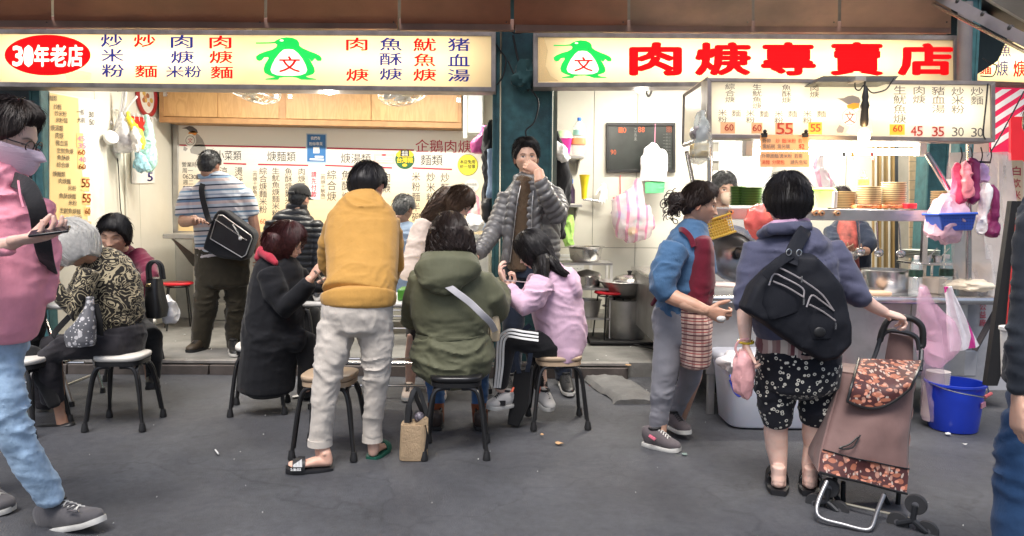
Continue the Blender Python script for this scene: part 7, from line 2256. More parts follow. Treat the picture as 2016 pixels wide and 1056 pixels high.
def f_contour(scale,mult,w):
 def f(n,tc):
  z=n.nodes.new('ShaderNodeTexNoise');z.inputs['Scale'].default_value=scale;z.inputs['Detail'].default_value=1.5;z.inputs['Distortion'].default_value=1.6
  n.links.new(tc.outputs['Object'],z.inputs['Vector'])
  m=n.nodes.new('ShaderNodeMath');m.operation='MULTIPLY';m.inputs[1].default_value=mult;n.links.new(z.outputs['Fac'],m.inputs[0])
  fr=n.nodes.new('ShaderNodeMath');fr.operation='FRACT';n.links.new(m.outputs[0],fr.inputs[0])
  r=ramp(n,[(0,(0,0,0)),(.5-w,(1,1,1)),(.5+w,(0,0,0))],True);n.links.new(fr.outputs[0],r.inputs['Fac'])
  return r.outputs['Color']
 return f
FD=dict
def fold(amp=.006,freq=(6,6,16),seed=1):return FD(amp=amp,freq=freq,seed=seed)
def GP(px,py,z=0):return G(px,py,z)
UP=V((0,0,1))
denim=cloth('denim_blue',(.18,.30,.46),bump=.5,bs=30,var=.28)
navy=cloth('navy_cloth',(.012,.018,.034),bump=.5)
blackc=cloth('black_cloth_wear',(.012,.012,.013),bump=.5,bs=16)
tone_p=(.74,.50,.41)
tone_d=(.48,.28,.19)
p=Person('man in a pink hoodie, pale mask and glasses walking with a phone',60,1040,tone=tone_p)
Y=3.0
T=p.head(16,272,Y,1.10,yaw=98,pitch=20,roll=-2,closed=True,brow=(.04,.03,.025))
p.neck(W(-8,372,Y+.03))
pinkc=cloth('hoodie_pink',(.86,.33,.42),bump=.35,bs=26)
p.torso([(-90,50,380,Y,.13),(-80,70,470,Y,.13),(-75,60,640,Y+.05,.13)])
p.garment('hoodie',[TR([(-52,50,350,Y,.09),(-90,72,372,Y,.11),(-100,84,420,Y,.13),(-98,96,500,Y,.14),(-95,98,570,Y,.14),(-90,92,618,Y+.02,.14),(-90,80,648,Y+.03,.14)]),LR([(2,340,Y-.05,46),(-8,362,Y,56)]),LR([(-70,400,Y-.12,36),(-75,500,Y-.28,34),(-20,492,Y-.36,27),(22,482,Y-.42,20)]),LR([(70,400,Y+.08,34),(92,500,Y+.1,30),(84,590,Y+.05,27)])],pinkc,.012,fold=fold(.012,(5,5,11),3))
p.add('drawstring',tube(Geo(),smooth_path([W(36,356,Y-.17),W(40,385,Y-.19),W(46,408,Y-.2)],4),.004,5),pinkc)
p.coarse.add(*(lambda g:(g.v,g.f))(loft(Geo(),LR([(-20,492,Y-.36,18),(30,478,Y-.42,15)]),12)))
loft(p.fine,LR([(0,486,Y-.40,19),(22,480,Y-.42,16.5),(36,474,Y-.43,15)]),14)
p.hand(W(34,474,Y-.43),V((.95,-.05,.16)),V((.08,.1,1)),1.05,curl=(34,38,42,46),thumb=-1,tcurl=20,tdir=(.35,.7,-.75))
ph=Geo();c=W(98,456,Y-.46);box(ph,c,(.118,.062,.009),Euler((.25,-.14,.35)).to_matrix())
tag(mk('phone',ph,M('phone_black',(.01,.01,.012),rough=.2),base=c,bevel=.003),'black phone held by the man in the pink hoodie','phone')
R,c0,s0=T
mg=Geo();PP=[]
for j in range(15):
 r_=[]
 for i in range(25):
  a=math.radians(-84+168*i/24);z=-.008-.092*j/14
  n_=np.array([[math.sin(a)*math.sqrt(max(0,1-(z/.118)**2)),math.cos(a)*math.sqrt(max(0,1-(z/.118)**2)),z/.118]])
  q=head_field(n_)[0]
  bx_=.014*math.cos(a)**2*math.sin(PI*j/14)**.6
  q=np.array([q[0]*1.06,max(q[1],.084*math.cos(a)+.0)*1.03+.009+bx_+(.012*math.cos(a)**6),q[2]])
  r_.append(c0+R@V(q)*s0)
 PP.append(r_)
mk_m=M('mask_lilac',(.84,.66,.76),rough=.7,var=.05,bump=.5,bs=30,aniso=(1,1,7))
sheet(mg,PP,.002);p.add('face_mask',mg,mk_m)
p.add('mask_loop',tube(Geo(),[c0+R@V(q)*s0 for q in((-.072,.03,-.02),(-.083,.0,-.012),(-.084,-.012,.01))],.0016,5),mk_m)
p.add('glasses',glasses_geo(T,.023,thick_=.0024),M('glasses_black',(.02,.018,.018),rough=.25))
p.add('hair',hair_geo(T,'short',.015,1900,.05,3,.008,sr=.0014,puff=lambda n:.012*sm(.2,.9,n[:,2])+.008*sm(0,.8,n[:,1])),h_dark)
jd=cloth('jeans_light',(.34,.48,.64),bump=.6,bs=26,var=.35)
p.limb([(-30,640,Y+.1,50),(10,800,Y,32),(95,985,Y+.12,22)]);p.limb([(-60,640,Y+.2,50),(-60,820,Y+.4,34),(-40,960,Y+.5,22)])
p.garment('jeans',[TR([(-90,64,630,Y+.06,.14),(-95,60,690,Y+.06,.14)]),LR([(5,650,Y+.04,58),(-2,720,Y+.02,50),(8,790,Y-.02,43),(26,850,Y,40),(56,910,Y+.04,37),(88,962,Y+.08,33),(104,990,Y+.10,29)]),LR([(-40,650,Y+.2,56),(-60,760,Y+.3,45),(-60,860,Y+.42,38),(-45,960,Y+.5,30)])],jd,.013,fold=fold(.013,(7,7,15),5))
shoe_g=cloth('shoe_grey',(.10,.095,.10),bump=.5)
p.shoe(W(86,1050,3.17),W(203,1030,3.05),shoe_g,sole_white,w=.052,h=.105,extra=[('lace',tube(Geo(),smooth_path([W(124,1000,3.05),W(140,992,3.04),(W(150,996,3.03)),W(132,1004,3.04),W(152,1008,3.02)],4),.004,5),shoe_g)])
p.shoe(G(-48,1008),G(27,1008),shoe_g,sole_white,w=.05,h=.1)
p.done(.016,.004)
strap_m=cloth('backpack_black',(.018,.018,.02),bump=.5)
bp=thing('backpack','black backpack worn by the man in the pink hoodie','backpack',W(-40,560,Y+.3))
g=Geo();loft(g,TR([(-110,10,370,Y+.24,.08),(-120,16,460,Y+.28,.12),(-110,10,560,Y+.26,.10)]),20,p=3.5,cap=.2);mk('pack',g,strap_m,parent=bp)
mk('strap',strap_geo([W(22,352,Y-.02),W(52,366,Y-.12),W(68,396,Y-.165),W(76,424,Y-.165),W(80,452,Y-.14),W(88,500,Y-.08),W(100,540,Y+.1)],.062,.012,(0.3,-1,.1)),strap_m,parent=bp)
p=Person('white haired woman in a swirl patterned dark top eating at the left table',235,832,tone=tone_d)
Y=4.72
T=p.head(144,484,Y-.12,1.12,yaw=-112,pitch=46,roll=0,detail=False)
p.neck(W(204,515,Y),.055)
pat=cloth('top_pattern',(.018,.015,.012),bump=.3)
over(pat,f_contour(11,7,.15),(.40,.34,.22));over(pat,f_voro(38,.10,.17),(.34,.29,.19))
p.torso([(180,250,520,Y,.1),(165,275,590,Y,.12),(200,285,650,Y,.14)])
p.garment('blouse',[TR([(176,236,503,Y-.06,.08),(158,262,520,Y-.02,.13),(152,278,550,Y,.16),(158,287,590,Y,.16),(172,288,622,Y,.15),(190,288,643,Y+.01,.15)]),LR([(178,535,Y-.2,22),(160,580,Y-.25,22),(140,618,Y-.28,20),(122,590,Y-.3,16),(112,562,Y-.3,13)]),LR([(170,535,Y+.15,22),(140,600,Y+.2,20)])],pat,.011,fold=fold(.007,(6,6,12),8))
p.limb([(118,580,Y-.3,11),(104,540,Y-.28,9)]);loft(p.fine,LR([(112,566,Y-.3,11),(103,538,Y-.28,9)]),12)
p.hand(W(103,540,Y-.28),V((-.1,.2,.8)),V((1,0,.2)),1.0,curl=(50,55,55,60))
slk=cloth('slacks_black',(.022,.020,.024),bump=.5)
p.limb([(240,680,Y,26),(110,690,Y-.1,20),(116,770,Y-.1,14),(120,825,Y-.1,11)])
loft(p.fine,LR([(112,780,Y-.12,13),(118,810,Y-.1,11.5),(124,836,Y-.1,13)]),14)
p.garment('trousers',[TR([(196,288,638,Y,.14),(192,292,670,Y,.16),(205,284,702,Y,.15)]),LR([(240,682,Y-.1,32),(180,682,Y-.14,30),(120,686,Y-.16,28),(98,700,Y-.16,26),(98,740,Y-.15,26),(104,790,Y-.12,25)]),LR([(240,682,Y+.1,30),(160,676,Y+.14,28),(100,680,Y+.16,26),(88,740,Y+.18,22),(86,800,Y+.18,20)])],slk,.013,fold=fold(.008,(7,7,13),9))
p.shoe(W(146,846,Y-.12),W(62,848,Y-.14),blackpl,rubber_black,'flat',.042,.05)
p.add('hair',hair_geo(T,'bob',.034,2600,.09,5,.006,sr=.0026,puff=lambda n:.014*sm(.6,-.4,n[:,2])),h_white)
p.done()
pb_m=M('pouch_print',(.12,.12,.13),rough=.45,var=.2);over(pb_m,f_voro(26,.0,.33),(.50,.49,.50));over(pb_m,f_voro(44,.0,.22),(.70,.68,.68))
sb=thing('shoulder_bag','small grey stone patterned bag on the lap of the white haired woman','bag',W(155,678,4.42))
g=Geo();bag_body(g,interp_rows([(171,184,586,4.45,.02),(166,186,610,4.44,.03),(148,190,640,4.42,.05),(124,192,666,4.42,.06),(130,188,680,4.42,.05)],12),4,.004);mk('pouch',g,pb_m,parent=sb)
mk('strap',strap_geo([W(172,590,4.45),W(150,610,4.43),W(112,650,4.45),W(104,664,4.5)],.035,.006),blackc,parent=sb);mk('strap',strap_geo([W(186,600,4.46),W(194,630,4.46),W(196,660,4.5)],.05,.006),blackc,parent=sb)
p=Person('woman with a dark fringe in a maroon sweater looking down at the left table',262,760,tone=(.50,.30,.21))
Y=5.25
T=p.head(225,464,Y-.05,1.12,yaw=10,pitch=14,roll=4,closed=True)
p.neck(W(246,500,Y+.08))
p.torso([(200,285,510,Y+.08,.12),(205,290,600,Y+.1,.12)])
p.garment('sweater',[TR([(225,258,492,Y+.05,.07),(202,286,508,Y+.08,.12),(196,298,530,Y+.08,.14),(205,300,580,Y+.1,.14),(215,300,640,Y+.1,.14)]),LR([(270,498,Y+.06,16),(290,524,Y,20),(296,546,Y-.12,18),(262,566,Y-.3,14)]),LR([(208,510,Y,16),(190,540,Y-.1,16),(150,560,Y-.3,12)])],cloth('sweater_maroon',(.13,.012,.035),bump=.3),.012,fold=fold(.007,(6,6,12),12))
p.limb([(272,660,Y+.1,24),(296,680,Y-.2,20),(300,750,Y-.15,14)])
p.garment('trousers',[TR([(240,302,620,Y+.08,.16),(240,304,660,Y+.08,.16)]),LR([(285,650,Y+.05,22),(300,664,Y-.25,22),(303,700,Y-.27,18),(302,744,Y-.22,15)])],blackc,.014,fold=fold(.006,(7,7,12),2))
p.shoe(W(300,768,Y-.2),W(302,766,Y-.42),blackpl,rubber_black,'sneaker',.045,.08)
hg=hair_geo(T,'fringe',.020,1100,.07,6,.004,sr=.0014);rows=LR([(240,440,Y+.05,10),(250,460,Y+.07,9),(252,482,Y+.08,5)]);loft(hg,rows,12);lock_strands(hg,rows,60,.0013)
p.add('hair',hg,h_black);p.done()
hb=thing('handbag','black leather handbag hanging at the side of the woman in maroon','handbag',W(308,622,4.92))
lth=M('leather_black',(.014,.014,.015),rough=.32,bump=.2,bs=60,var=.3)
g=Geo();loft(g,TR([(290,318,548,4.95,.05),(288,322,575,4.95,.07),(287,330,608,4.95,.09),(290,327,624,4.95,.07)]),24,p=3.5,cap=.15);mk('body',g,lth,parent=hb)
for o_ in(0,6):mk('handle',tube(Geo(),smooth_path([W(291+o_,550,4.9),W(290+o_,525,4.9),W(300+o_,515,4.9),W(313+o_,522,4.9),W(318+o_,550,4.9)],5),.010,8),lth,parent=hb)
mk('buckle',box(Geo(),W(292,562,4.87),(.03,.012,.02)),M('gold_metal',(.7,.55,.3),rough=.25,metal=1),parent=hb,bevel=.003)
hang_bag('plastic_bag','white plastic bag with red print behind the black handbag',[(322,330,584,5.1,.03),(322,346,600,5.1,.06),(322,352,620,5.1,.08),(326,348,634,5.1,.06)],whitebag,61)
p=Person('seated person in black at the left table behind the man in pink',40,835)
Y=4.85
T=p.head(42,470,Y,1.0,yaw=160,detail=False);p.neck(W(44,520,Y));p.torso([(0,80,540,Y,.12),(0,84,690,Y,.12)])
p.garment('coat',[TR([(20,66,515,Y,.08),(-6,88,540,Y,.14),(-8,92,620,Y,.15),(0,90,700,Y,.15),(8,84,715,Y,.14)])],blackc,.014,fold=fold())
p.garment('trousers',[LR([(40,700,Y+.05,30),(62,700,Y-.3,24),(92,760,Y-.3,18),(108,800,Y-.3,14)])],blackc,.014)
p.add('hair',hair_geo(T,'bob',.02,300,.08),h_black);p.done()
p=Person('man in a striped polo shirt standing with a black satchel at the back left',415,690,z=ZS,tone=(.36,.20,.135))
Y=6.6
T=p.head(413,326,Y,1.0,yaw=168,pitch=12,roll=0,detail=False);p.neck(W(412,362,Y+.02))
pol,n_,b_,tc_,r_=band_mat('polo_stripes',[(0,(.62,.64,.68)),(.12,(.16,.27,.38)),(.2,(.62,.56,.56)),(.36,(.03,.04,.07)),(.42,(.55,.60,.66)),(.55,(.62,.50,.48)),(.68,(.18,.28,.40)),(.78,(.04,.05,.08)),(.84,(.60,.62,.66)),(.93,(.30,.36,.45))],5.2,tilt=.06)
p.torso([(378,476,385,Y,.12),(384,490,480,Y,.11),(386,485,560,Y,.12)])
p.garment('polo_shirt',[TR([(390,436,347,Y,.07),(378,460,358,Y,.11),(362,484,376,Y,.13),(368,492,400,Y,.15),(380,494,440,Y,.14),(383,492,480,Y,.14),(384,494,505,Y,.145)]),LR([(376,378,Y,20),(368,402,Y-.06,21),(364,426,Y-.1,20)]),LR([(476,380,Y,20),(488,402,Y+.02,20),(494,424,Y+.03,18)])],pol,.012,fold=fold(.009,(5,5,10),14))
p.add('collar',loft(Geo(),TR([(391,436,352,Y+.0,.085),(388,438,343,Y,.078)]),20,cap=0),cloth('collar_blue',(.30,.42,.55)))
p.limb([(368,415,Y-.08,13),(366,438,Y-.14,12),(384,432,Y-.35,10)]);p.limb([(492,415,Y+.02,11),(500,455,Y,10),(508,500,Y-.05,8)])
loft(p.fine,LR([(366,428,Y-.1,14),(362,437,Y-.16,12),(384,436,Y-.4,9)]),12);loft(p.fine,LR([(495,418,Y+.03,11.5),(503,455,Y,10),(508,492,Y-.05,7.5)]),12)
p.hand(W(508,492,Y-.05),V((.1,-.1,-1)),V((-1,0,0)),.95)
p.hand(W(384,436,Y-.4),V((.5,-.6,.2)),V((0,0,-1)),.95)
trs=cloth('trousers_olive',(.040,.033,.020),bump=.5)
p.garment('trousers',[TR([(384,492,492,Y,.14),(382,492,530,Y,.15),(385,490,560,Y,.14)]),LR([(412,540,Y,25),(405,600,Y-.04,24),(397,650,Y-.02,21),(394,682,Y,19)]),LR([(462,540,Y+.04,25),(466,600,Y+.06,22),(463,650,Y+.1,19),(462,684,Y+.12,16)])],trs,.013,fold=fold(.011,(8,8,14),15))
brs=M('shoe_brown',(.05,.035,.02),rough=.5)
p.shoe(G(404,686,ZS),G(370,696,ZS),brs,rubber_black,w=.05,h=.09);p.shoe(G(458,690,ZS),G(464,704,ZS),blackpl,sole_white,w=.045,h=.09)
p.add('hair',hair_geo(T,'short',.015,900,.04,8,.004,sr=.0016),h_salt);p.done()
sa=thing('satchel','black satchel with silver zip slung on the man in the striped polo','bag',W(450,510,Y-.3))
Yb_=Y-.28
g=Geo();prism(g,[W(x,y,Yb_+.02)for x,y in((405,467),(420,425),(430,413),(442,414),(496,455),(500,466),(486,508),(476,514),(430,508),(398,490))],(0,.15,.0));mk('bag_body',g,strap_m,parent=sa,bevel=.018)
g=Geo();prism(g,[W(x,y,Yb_-.004)for x,y in((414,470),(424,436),(430,424),(438,424),(494,464),(496,470),(484,502),(476,507))],(0,.03,0));mk('front_pocket',g,lth,parent=sa,bevel=.010)
mk('piping',tube(Geo(),[W(x,y,Yb_-.008)for x,y in((414,470),(424,436),(430,424),(438,424),(494,464),(496,470),(484,502),(476,507),(414,470))],.004,5),steel_dull,parent=sa)
mk('zip',tube(Geo(),[W(424,432,Yb_-.01),W(486,474,Yb_-.01)],.005,5),steel,parent=sa)
mk('zip_pull',tube(Geo(),[W(458,442,Yb_-.015),W(468,458,Yb_-.015),W(472,468,Yb_-.02)],.006,5),steel,parent=sa);mk('charm',ball(Geo(),W(473,470,Yb_-.02),.016,10,8),whitepl,parent=sa)
mk('strap',strap_geo([W(402,356,Y-.07),W(397,372,Y-.14),W(400,395,Y-.18),W(408,425,Y-.22),W(414,440,Yb_-.01)],.05,.01,(0,-1,0)),strap_m,parent=sa)
puf=M('puffer_black',(.016,.017,.020),rough=.42,bump=.3,bs=22,var=.2,spec=.5)
p=Person('man in a black cap and black puffer jacket seen from behind at the back',580,690,z=ZS)
Y=6.7
T=p.head(590,392,Y,.98,yaw=160,pitch=8,detail=False);p.neck(W(584,425,Y));tr=[(540,625,440,Y,.12),(528,632,520,Y,.13),(530,630,600,Y,.14)];p.torso(tr)
pa=[W(585,400,Y),W(582,640,Y)]
p.garment('puffer_jacket',[TR([(566,604,400,Y,.08),(562,608,414,Y,.09),(540,622,428,Y,.12),(526,632,450,Y,.15),(524,634,500,Y,.16),(526,634,600,Y,.16)]),LR([(540,440,Y,18),(528,480,Y-.03,18),(526,540,Y-.1,16)]),LR([(618,440,Y,18),(630,480,Y-.03,18),(630,540,Y-.1,16)])],puf,.012,q=([pa],.05,.011))
p.garment('trousers',[TR([(530,632,590,Y,.15),(530,632,620,Y,.15)]),LR([(550,610,Y-.1,22),(545,690,Y-.1,16)]),LR([(610,610,Y-.1,22),(612,690,Y-.1,16)])],blackc,.016)
p.add('hair',hair_geo(T,'short',.012,500,.04,9),h_salt)
R,c0,s0=T
def capf(th,vis=True):
 g=Geo();n_=40;vs=[];fs=[]
 els=np.radians([14,18,28,40,52,64,76,86])
 for e in els:
  for k in range(n_):
   a=2*PI*k/n_;q=skull(dirs(np.array([a]),np.array([e])),np.array([th+.004*(e>.4)]))[0];vs.append(c0+R@V(q)*s0)
 for i in range(len(els)-1):
  for k in range(n_):fs.append((i*n_+k,(i+1)*n_+k,(i+1)*n_+(k+1)%n_,i*n_+(k+1)%n_))
 fs.append(tuple((len(els)-1)*n_+k for k in range(n_)));g.add(vs,fs)
 if vis:
  P=[[c0+R@V((.075*math.sin(a)*(1+.1*r),.085*math.cos(a)+.075*r*math.cos(a)+.01,.03-.012*r-.02*math.sin(a)**2))*s0 for a in np.linspace(-1.15,1.15,14)]for r in(0,.3,.6,.85,1)]
  sheet(g,P,.004)
 return g
p.add('cap',capf(.022),blackc,sub=[('adjuster_gap',loft(Geo(),[(c0+R@V((x,-.128+.5*x*x*10,.034))*s0,.013,.004)for x in(-.03,-.015,0,.015,.03)],10,lat=R@V((0,0,1))),h_salt)])
p.done()
p=Person('grey haired man in a pale blue shirt seated at the back table',800,700,z=ZS,tone=(.42,.25,.18))
Y=7.0
T=p.head(795,412,Y,1.0,yaw=150,pitch=15,detail=False);p.neck(W(798,445,Y));p.torso([(775,830,460,Y,.12),(770,835,560,Y,.12)])
p.garment('shirt',[TR([(784,816,440,Y,.08),(772,828,452,Y,.12),(760,845,475,Y,.14),(760,850,580,Y,.14)])],cloth('shirt_pale_blue',(.34,.44,.58)),.014,fold=fold())
p.add('hair',hair_geo(T,'short',.017,800,.06,12,.014,sr=.0018),h_grey);p.done()
p=Person('long haired woman in a beige cardigan leaning over the middle table',820,775,tone=tone_p)
Y=5.7
T=p.head(904,400,Y-.1,1.0,yaw=72,pitch=38,roll=0);p.neck(W(868,438,Y))
bei=cloth('cardigan_beige',(.60,.50,.43),bump=.4,bs=30)
p.torso([(820,895,450,Y,.12),(810,880,560,Y,.12),(805,870,640,Y,.13)])
p.garment('cardigan',[TR([(848,892,424,Y-.03,.07),(826,908,440,Y,.12),(812,912,470,Y,.14),(808,900,530,Y+.02,.14),(806,888,600,Y+.05,.14)]),LR([(836,440,Y-.1,20),(822,480,Y-.16,20),(806,530,Y-.2,18),(800,548,Y-.22,15)]),LR([(900,450,Y-.1,16),(915,500,Y-.2,16),(930,540,Y-.3,12)])],bei,.012,fold=fold(.009,(6,6,12),18))
p.limb([(830,640,Y,18),(812,700,Y-.02,11),(808,770,Y,8)]);loft(p.fine,LR([(812,660,Y-.1,10.5),(808,700,Y-.1,11),(806,740,Y-.08,8),(806,772,Y-.06,7.5)]),12)
p.limb([(860,640,Y,18),(866,700,Y,11),(868,768,Y+.05,8)])
p.garment('skirt',[TR([(808,890,590,Y+.04,.15),(800,892,640,Y,.17),(798,886,668,Y,.17)])],cloth('skirt_dark',(.04,.035,.035)),.014,fold=fold(.008,(10,10,3),4))
p.shoe(G(806,772),G(800,792),bei,sole_white,w=.04,h=.06);p.shoe(G(868,770),G(868,790),bei,sole_white,w=.04,h=.06)
hg=hair_geo(T,'bob',.020,1000,.09,13,.003);rows=TR([(868,918,382,Y-.04,.10),(846,905,402,Y-.05,.09),(832,878,420,Y-.06,.06),(822,846,434,Y-.08,.03)]);loft(hg,rows,18);lock_strands(hg,rows,260,.0016,5)
rows=TR([(880,900,420,Y-.15,.05),(872,892,450,Y-.18,.04),(874,886,470,Y-.18,.02)]);loft(hg,rows,14);lock_strands(hg,rows,80,.0014,6)
p.add('hair',hg,hair_mat('hair_brown',(.055,.032,.02)));p.add('glasses',glasses_geo(T,.018,thick_=.0012),M('glasses_dark',(.03,.03,.03),rough=.3));p.done()
p=Person('man in a grey puffer jacket standing with a hand over his mouth',1050,772,tone=(.58,.36,.26))
Y=5.75
T=p.head(1036,312,Y,1.06,yaw=6,pitch=-2,roll=-2,brow=(.02,.012,.01));p.neck(W(1038,360,Y+.03))
pg_=M('puffer_grey',(.115,.112,.112),rough=.40,bump=.3,bs=22,var=.15,spec=.5)
p.torso([(1000,1095,385,Y,.12),(995,1095,450,Y,.12),(995,1090,540,Y,.12)])
core=[W(1040,340,Y),W(1045,530,Y)]
la=[W(1000,385,Y),W(970,455,Y-.1),W(938,505,Y-.35)];ra=[W(1090,378,Y),W(1100,425,Y-.2),W(1050,356,Y-.3)]
p.garment('puffer_jacket',[TR([(1012,1068,346,Y+.05,.09),(1006,1074,358,Y+.03,.11),(994,1092,370,Y,.13),(984,1106,392,Y,.15),(986,1104,440,Y,.15),(990,1104,500,Y,.15),(992,1102,520,Y,.15)]),LR([(1000,388,Y,21),(984,430,Y-.06,20),(966,466,Y-.15,18),(942,500,Y-.35,15)]),LR([(1088,382,Y,21),(1098,408,Y-.12,22),(1096,422,Y-.24,21),(1076,385,Y-.32,17),(1064,354,Y-.32,14)]),LR([(1018,358,Y-.11,9),(1008,400,Y-.15,10),(1001,460,Y-.155,10),(995,518,Y-.14,9)]),LR([(1058,372,Y-.12,9),(1057,420,Y-.15,10),(1057,518,Y-.145,10)])],pg_,.0115,q=([core,la,ra],.05,.012),fold=fold(.004,(14,14,14),77))
swt=cloth('sweater_brown_knit',(.085,.055,.032),bump=1.0,bs=70,aniso=(1,1,.4))
p.garment('sweater',[TR([(1016,1054,352,Y-.04,.07),(1010,1054,372,Y-.05,.104),(1005,1050,430,Y-.06,.102),(999,1048,500,Y-.06,.100),(998,1048,528,Y-.05,.105)])],swt,.011,fold=fold(.006,(26,26,9),78))
p.add('zip',tube(Geo(),smooth_path([W(1025,366,Y-.16),W(1018,400,Y-.198),W(1011,460,Y-.2),W(1004,516,Y-.19)],4),.003,5),steel_dull)
p.add('zip',tube(Geo(),smooth_path([W(1050,376,Y-.17),W(1047,420,Y-.2),W(1047,516,Y-.19)],4),.003,5),steel_dull)
loft(p.fine,LR([(1064,358,Y-.33,12),(1060,337,Y-.30,10)]),12);p.hand(W(1060,337,Y-.26),V((-.82,.30,.52)),V((-.2,1,.1)),.98,curl=(58,62,62,62),thumb=1,tdir=(.5,.8,-.3))
p.hand(W(936,508,Y-.36),V((-.4,-.3,-.5)),V((0,0,-1)),.95)
p.limb([(1015,540,Y,24),(1008,640,Y,16),(1008,760,Y,11)]);p.limb([(1080,540,Y,24),(1105,640,Y,16),(1112,760,Y,11)])
p.garment('trousers',[TR([(992,1098,505,Y,.14),(992,1098,545,Y,.145)]),LR([(1018,550,Y,27),(1010,640,Y-.03,22),(1008,745,Y,17)]),LR([(1076,550,Y,27),(1098,640,Y-.05,22),(1110,745,Y-.02,17)])],navy,.014,fold=fold(.008,(7,7,14),20))
p.shoe(G(1108,752),G(1122,782),blackpl,sole_white,w=.05,h=.09);p.shoe(G(1004,756),G(1000,782),blackpl,sole_white,w=.05,h=.09)
p.add('hair',hair_geo(T,'short',.020,1500,.05,22,.010,sr=.0014,puff=lambda n:.010*sm(.2,.9,n[:,2])),h_black);p.done()
p=Person('woman with auburn bob and glasses in a long black coat eating',520,806,tone=(.62,.40,.30))
Y=4.95
T=p.head(564,480,Y,1.02,yaw=86,pitch=14,roll=0);p.neck(W(545,520,Y+.02))
p.torso([(515,585,540,Y,.13),(510,590,640,Y,.14)])
coat=cloth('coat_black',(.008,.0085,.011),bump=.3,bs=40,sheen=.08)
p.garment('coat',[TR([(512,582,506,Y,.10),(500,596,524,Y,.15),(490,600,560,Y,.18),(482,602,610,Y,.19),(476,600,660,Y,.20),(470,588,710,Y,.20),(466,584,745,Y,.20),(466,582,766,Y,.20)]),LR([(530,535,Y-.14,26),(545,580,Y-.18,26),(562,606,Y-.2,24),(592,578,Y-.24,20),(610,556,Y-.26,16)]),LR([(585,540,Y+.1,22),(620,590,Y+.1,20),(632,560,Y+.02,14)]),LR([(545,662,Y-.08,30),(596,672,Y-.08,24)])],coat,.013,fold=fold(.007,(5,5,9),24))
hd=cloth('hood_red',(.42,.035,.06));g=Geo();loft(g,LR([(536,488,Y+.05,16),(516,497,Y,14),(508,512,Y-.03,10)]),16);loft(g,LR([(516,494,Y-.05,12),(532,508,Y-.14,10),(545,520,Y-.16,6)]),14)
p.add('hood_lining',remesh(g,.01,3),hd)
loft(p.fine,LR([(604,560,Y-.26,11),(612,548,Y-.26,9)]),12);p.hand(W(612,549,Y-.26),V((.55,0,.75)),V((.4,.5,-.3)),.95,curl=(50,55,62,66),thumb=1)
p.hand(W(632,556,Y+.02),V((.6,-.3,.3)),V((0,0,-1)),.95,curl=(40,50,50,55))
p.garment('trousers',[LR([(575,668,Y+.05,28),(600,672,Y,26),(606,720,Y,20),(600,775,Y+.1,16)])],blackc,.014)
p.shoe(G(596,786),G(628,782),blackpl,rubber_black,w=.042,h=.07)
p.limb([(575,668,Y+.05,20),(604,672,Y,18),(602,770,Y+.05,10)])
hg=hair_geo(T,'bob',.030,1600,.10,25,.004,sr=.0015,puff=lambda n:.024*sm(.7,-.5,n[:,2])*sm(.2,-.5,n[:,1])+.006)
rows=TR([(526,576,462,Y-.02,.11),(518,572,490,Y-.02,.12),(521,570,510,Y-.02,.10),(534,560,522,Y-.02,.06)]);loft(hg,rows,20);lock_strands(hg,rows,400,.0016,7)
p.add('hair',hg,h_red);p.add('glasses',glasses_geo(T,.020,thick_=.0015),M('glasses_brown',(.05,.02,.015),rough=.3));p.done()
for k in range(2):
 g=Geo();tube(g,[W(618+k*3,533,Y-.3),W(652+k*4,577,Y-.2)],.0035,5);tag(mk('chopstick',g,M('steel_chop',(.55,.52,.48),rough=.3,metal=.6),base=W(640,560,Y)),'thin chopstick held by the woman with the auburn bob','chopstick','pair of chopsticks of the auburn haired woman')
p=Person('man in a mustard sweater and pale trousers bending over the middle table',680,905,tone=(.66,.42,.32))
T=p.head(724,368,4.42,1.10,yaw=165,pitch=28,roll=4,detail=False);p.neck(W(722,404,4.36))
must=cloth('sweater_mustard',(.50,.27,.065),bump=.35,bs=60,var=.06)
p.torso([(668,762,410,4.3,.11),(650,772,500,4.12,.11),(648,764,590,3.98,.11)])
p.garment('sweater',[TR([(704,742,380,4.40,.065),(686,756,391,4.37,.09),(662,772,408,4.33,.12),(643,783,432,4.30,.14),(638,787,465,4.24,.145),(642,786,510,4.14,.145),(642,783,555,4.03,.14),(630,782,580,3.99,.14)]),LR([(664,440,4.32,24),(650,475,4.36,22),(646,520,4.42,20),(664,552,4.6,17),(680,560,4.75,15)]),LR([(764,440,4.32,24),(773,475,4.38,21),(778,520,4.45,19),(760,560,4.65,15)])],must,.0115,fold=fold(.011,(5,5,9),30))
p.garment('sweater_hem',[TR([(630,782,578,3.985,.148),(629,783,590,3.975,.150),(632,780,599,3.975,.146)])],must,.011)
p.coarse.add(*(lambda g:(g.v,g.f))(loft(Geo(),LR([(680,560,4.7,10),(690,566,4.95,9)]),10)));p.hand(W(690,566,4.9),V((.2,.8,-.1)),V((0,0,-1)),.95)
chino=cloth('chinos_pale',(.52,.475,.42),bump=.35,bs=40,var=.05)
p.limb([(664,620,3.95,18),(640,740,3.9,22),(630,850,3.88,15),(632,905,3.87,11)]);p.limb([(730,620,3.98,18),(740,740,4.0,22),(735,850,4.02,15),(735,895,4.03,11)])
p.garment('trousers',[TR([(634,774,592,3.98,.130),(630,774,620,3.97,.138),(632,768,648,3.97,.125)]),LR([(662,640,3.96,38),(656,680,3.94,35),(645,730,3.90,29),(638,790,3.88,25),(633,840,3.88,23.5),(630,874,3.88,23)]),LR([(738,640,3.98,37),(742,680,3.98,33),(742,730,3.98,27),(738,790,4.0,22),(734,830,4.02,20),(733,866,4.03,19)])],chino,.0115,fold=fold(.008,(9,9,11),33))
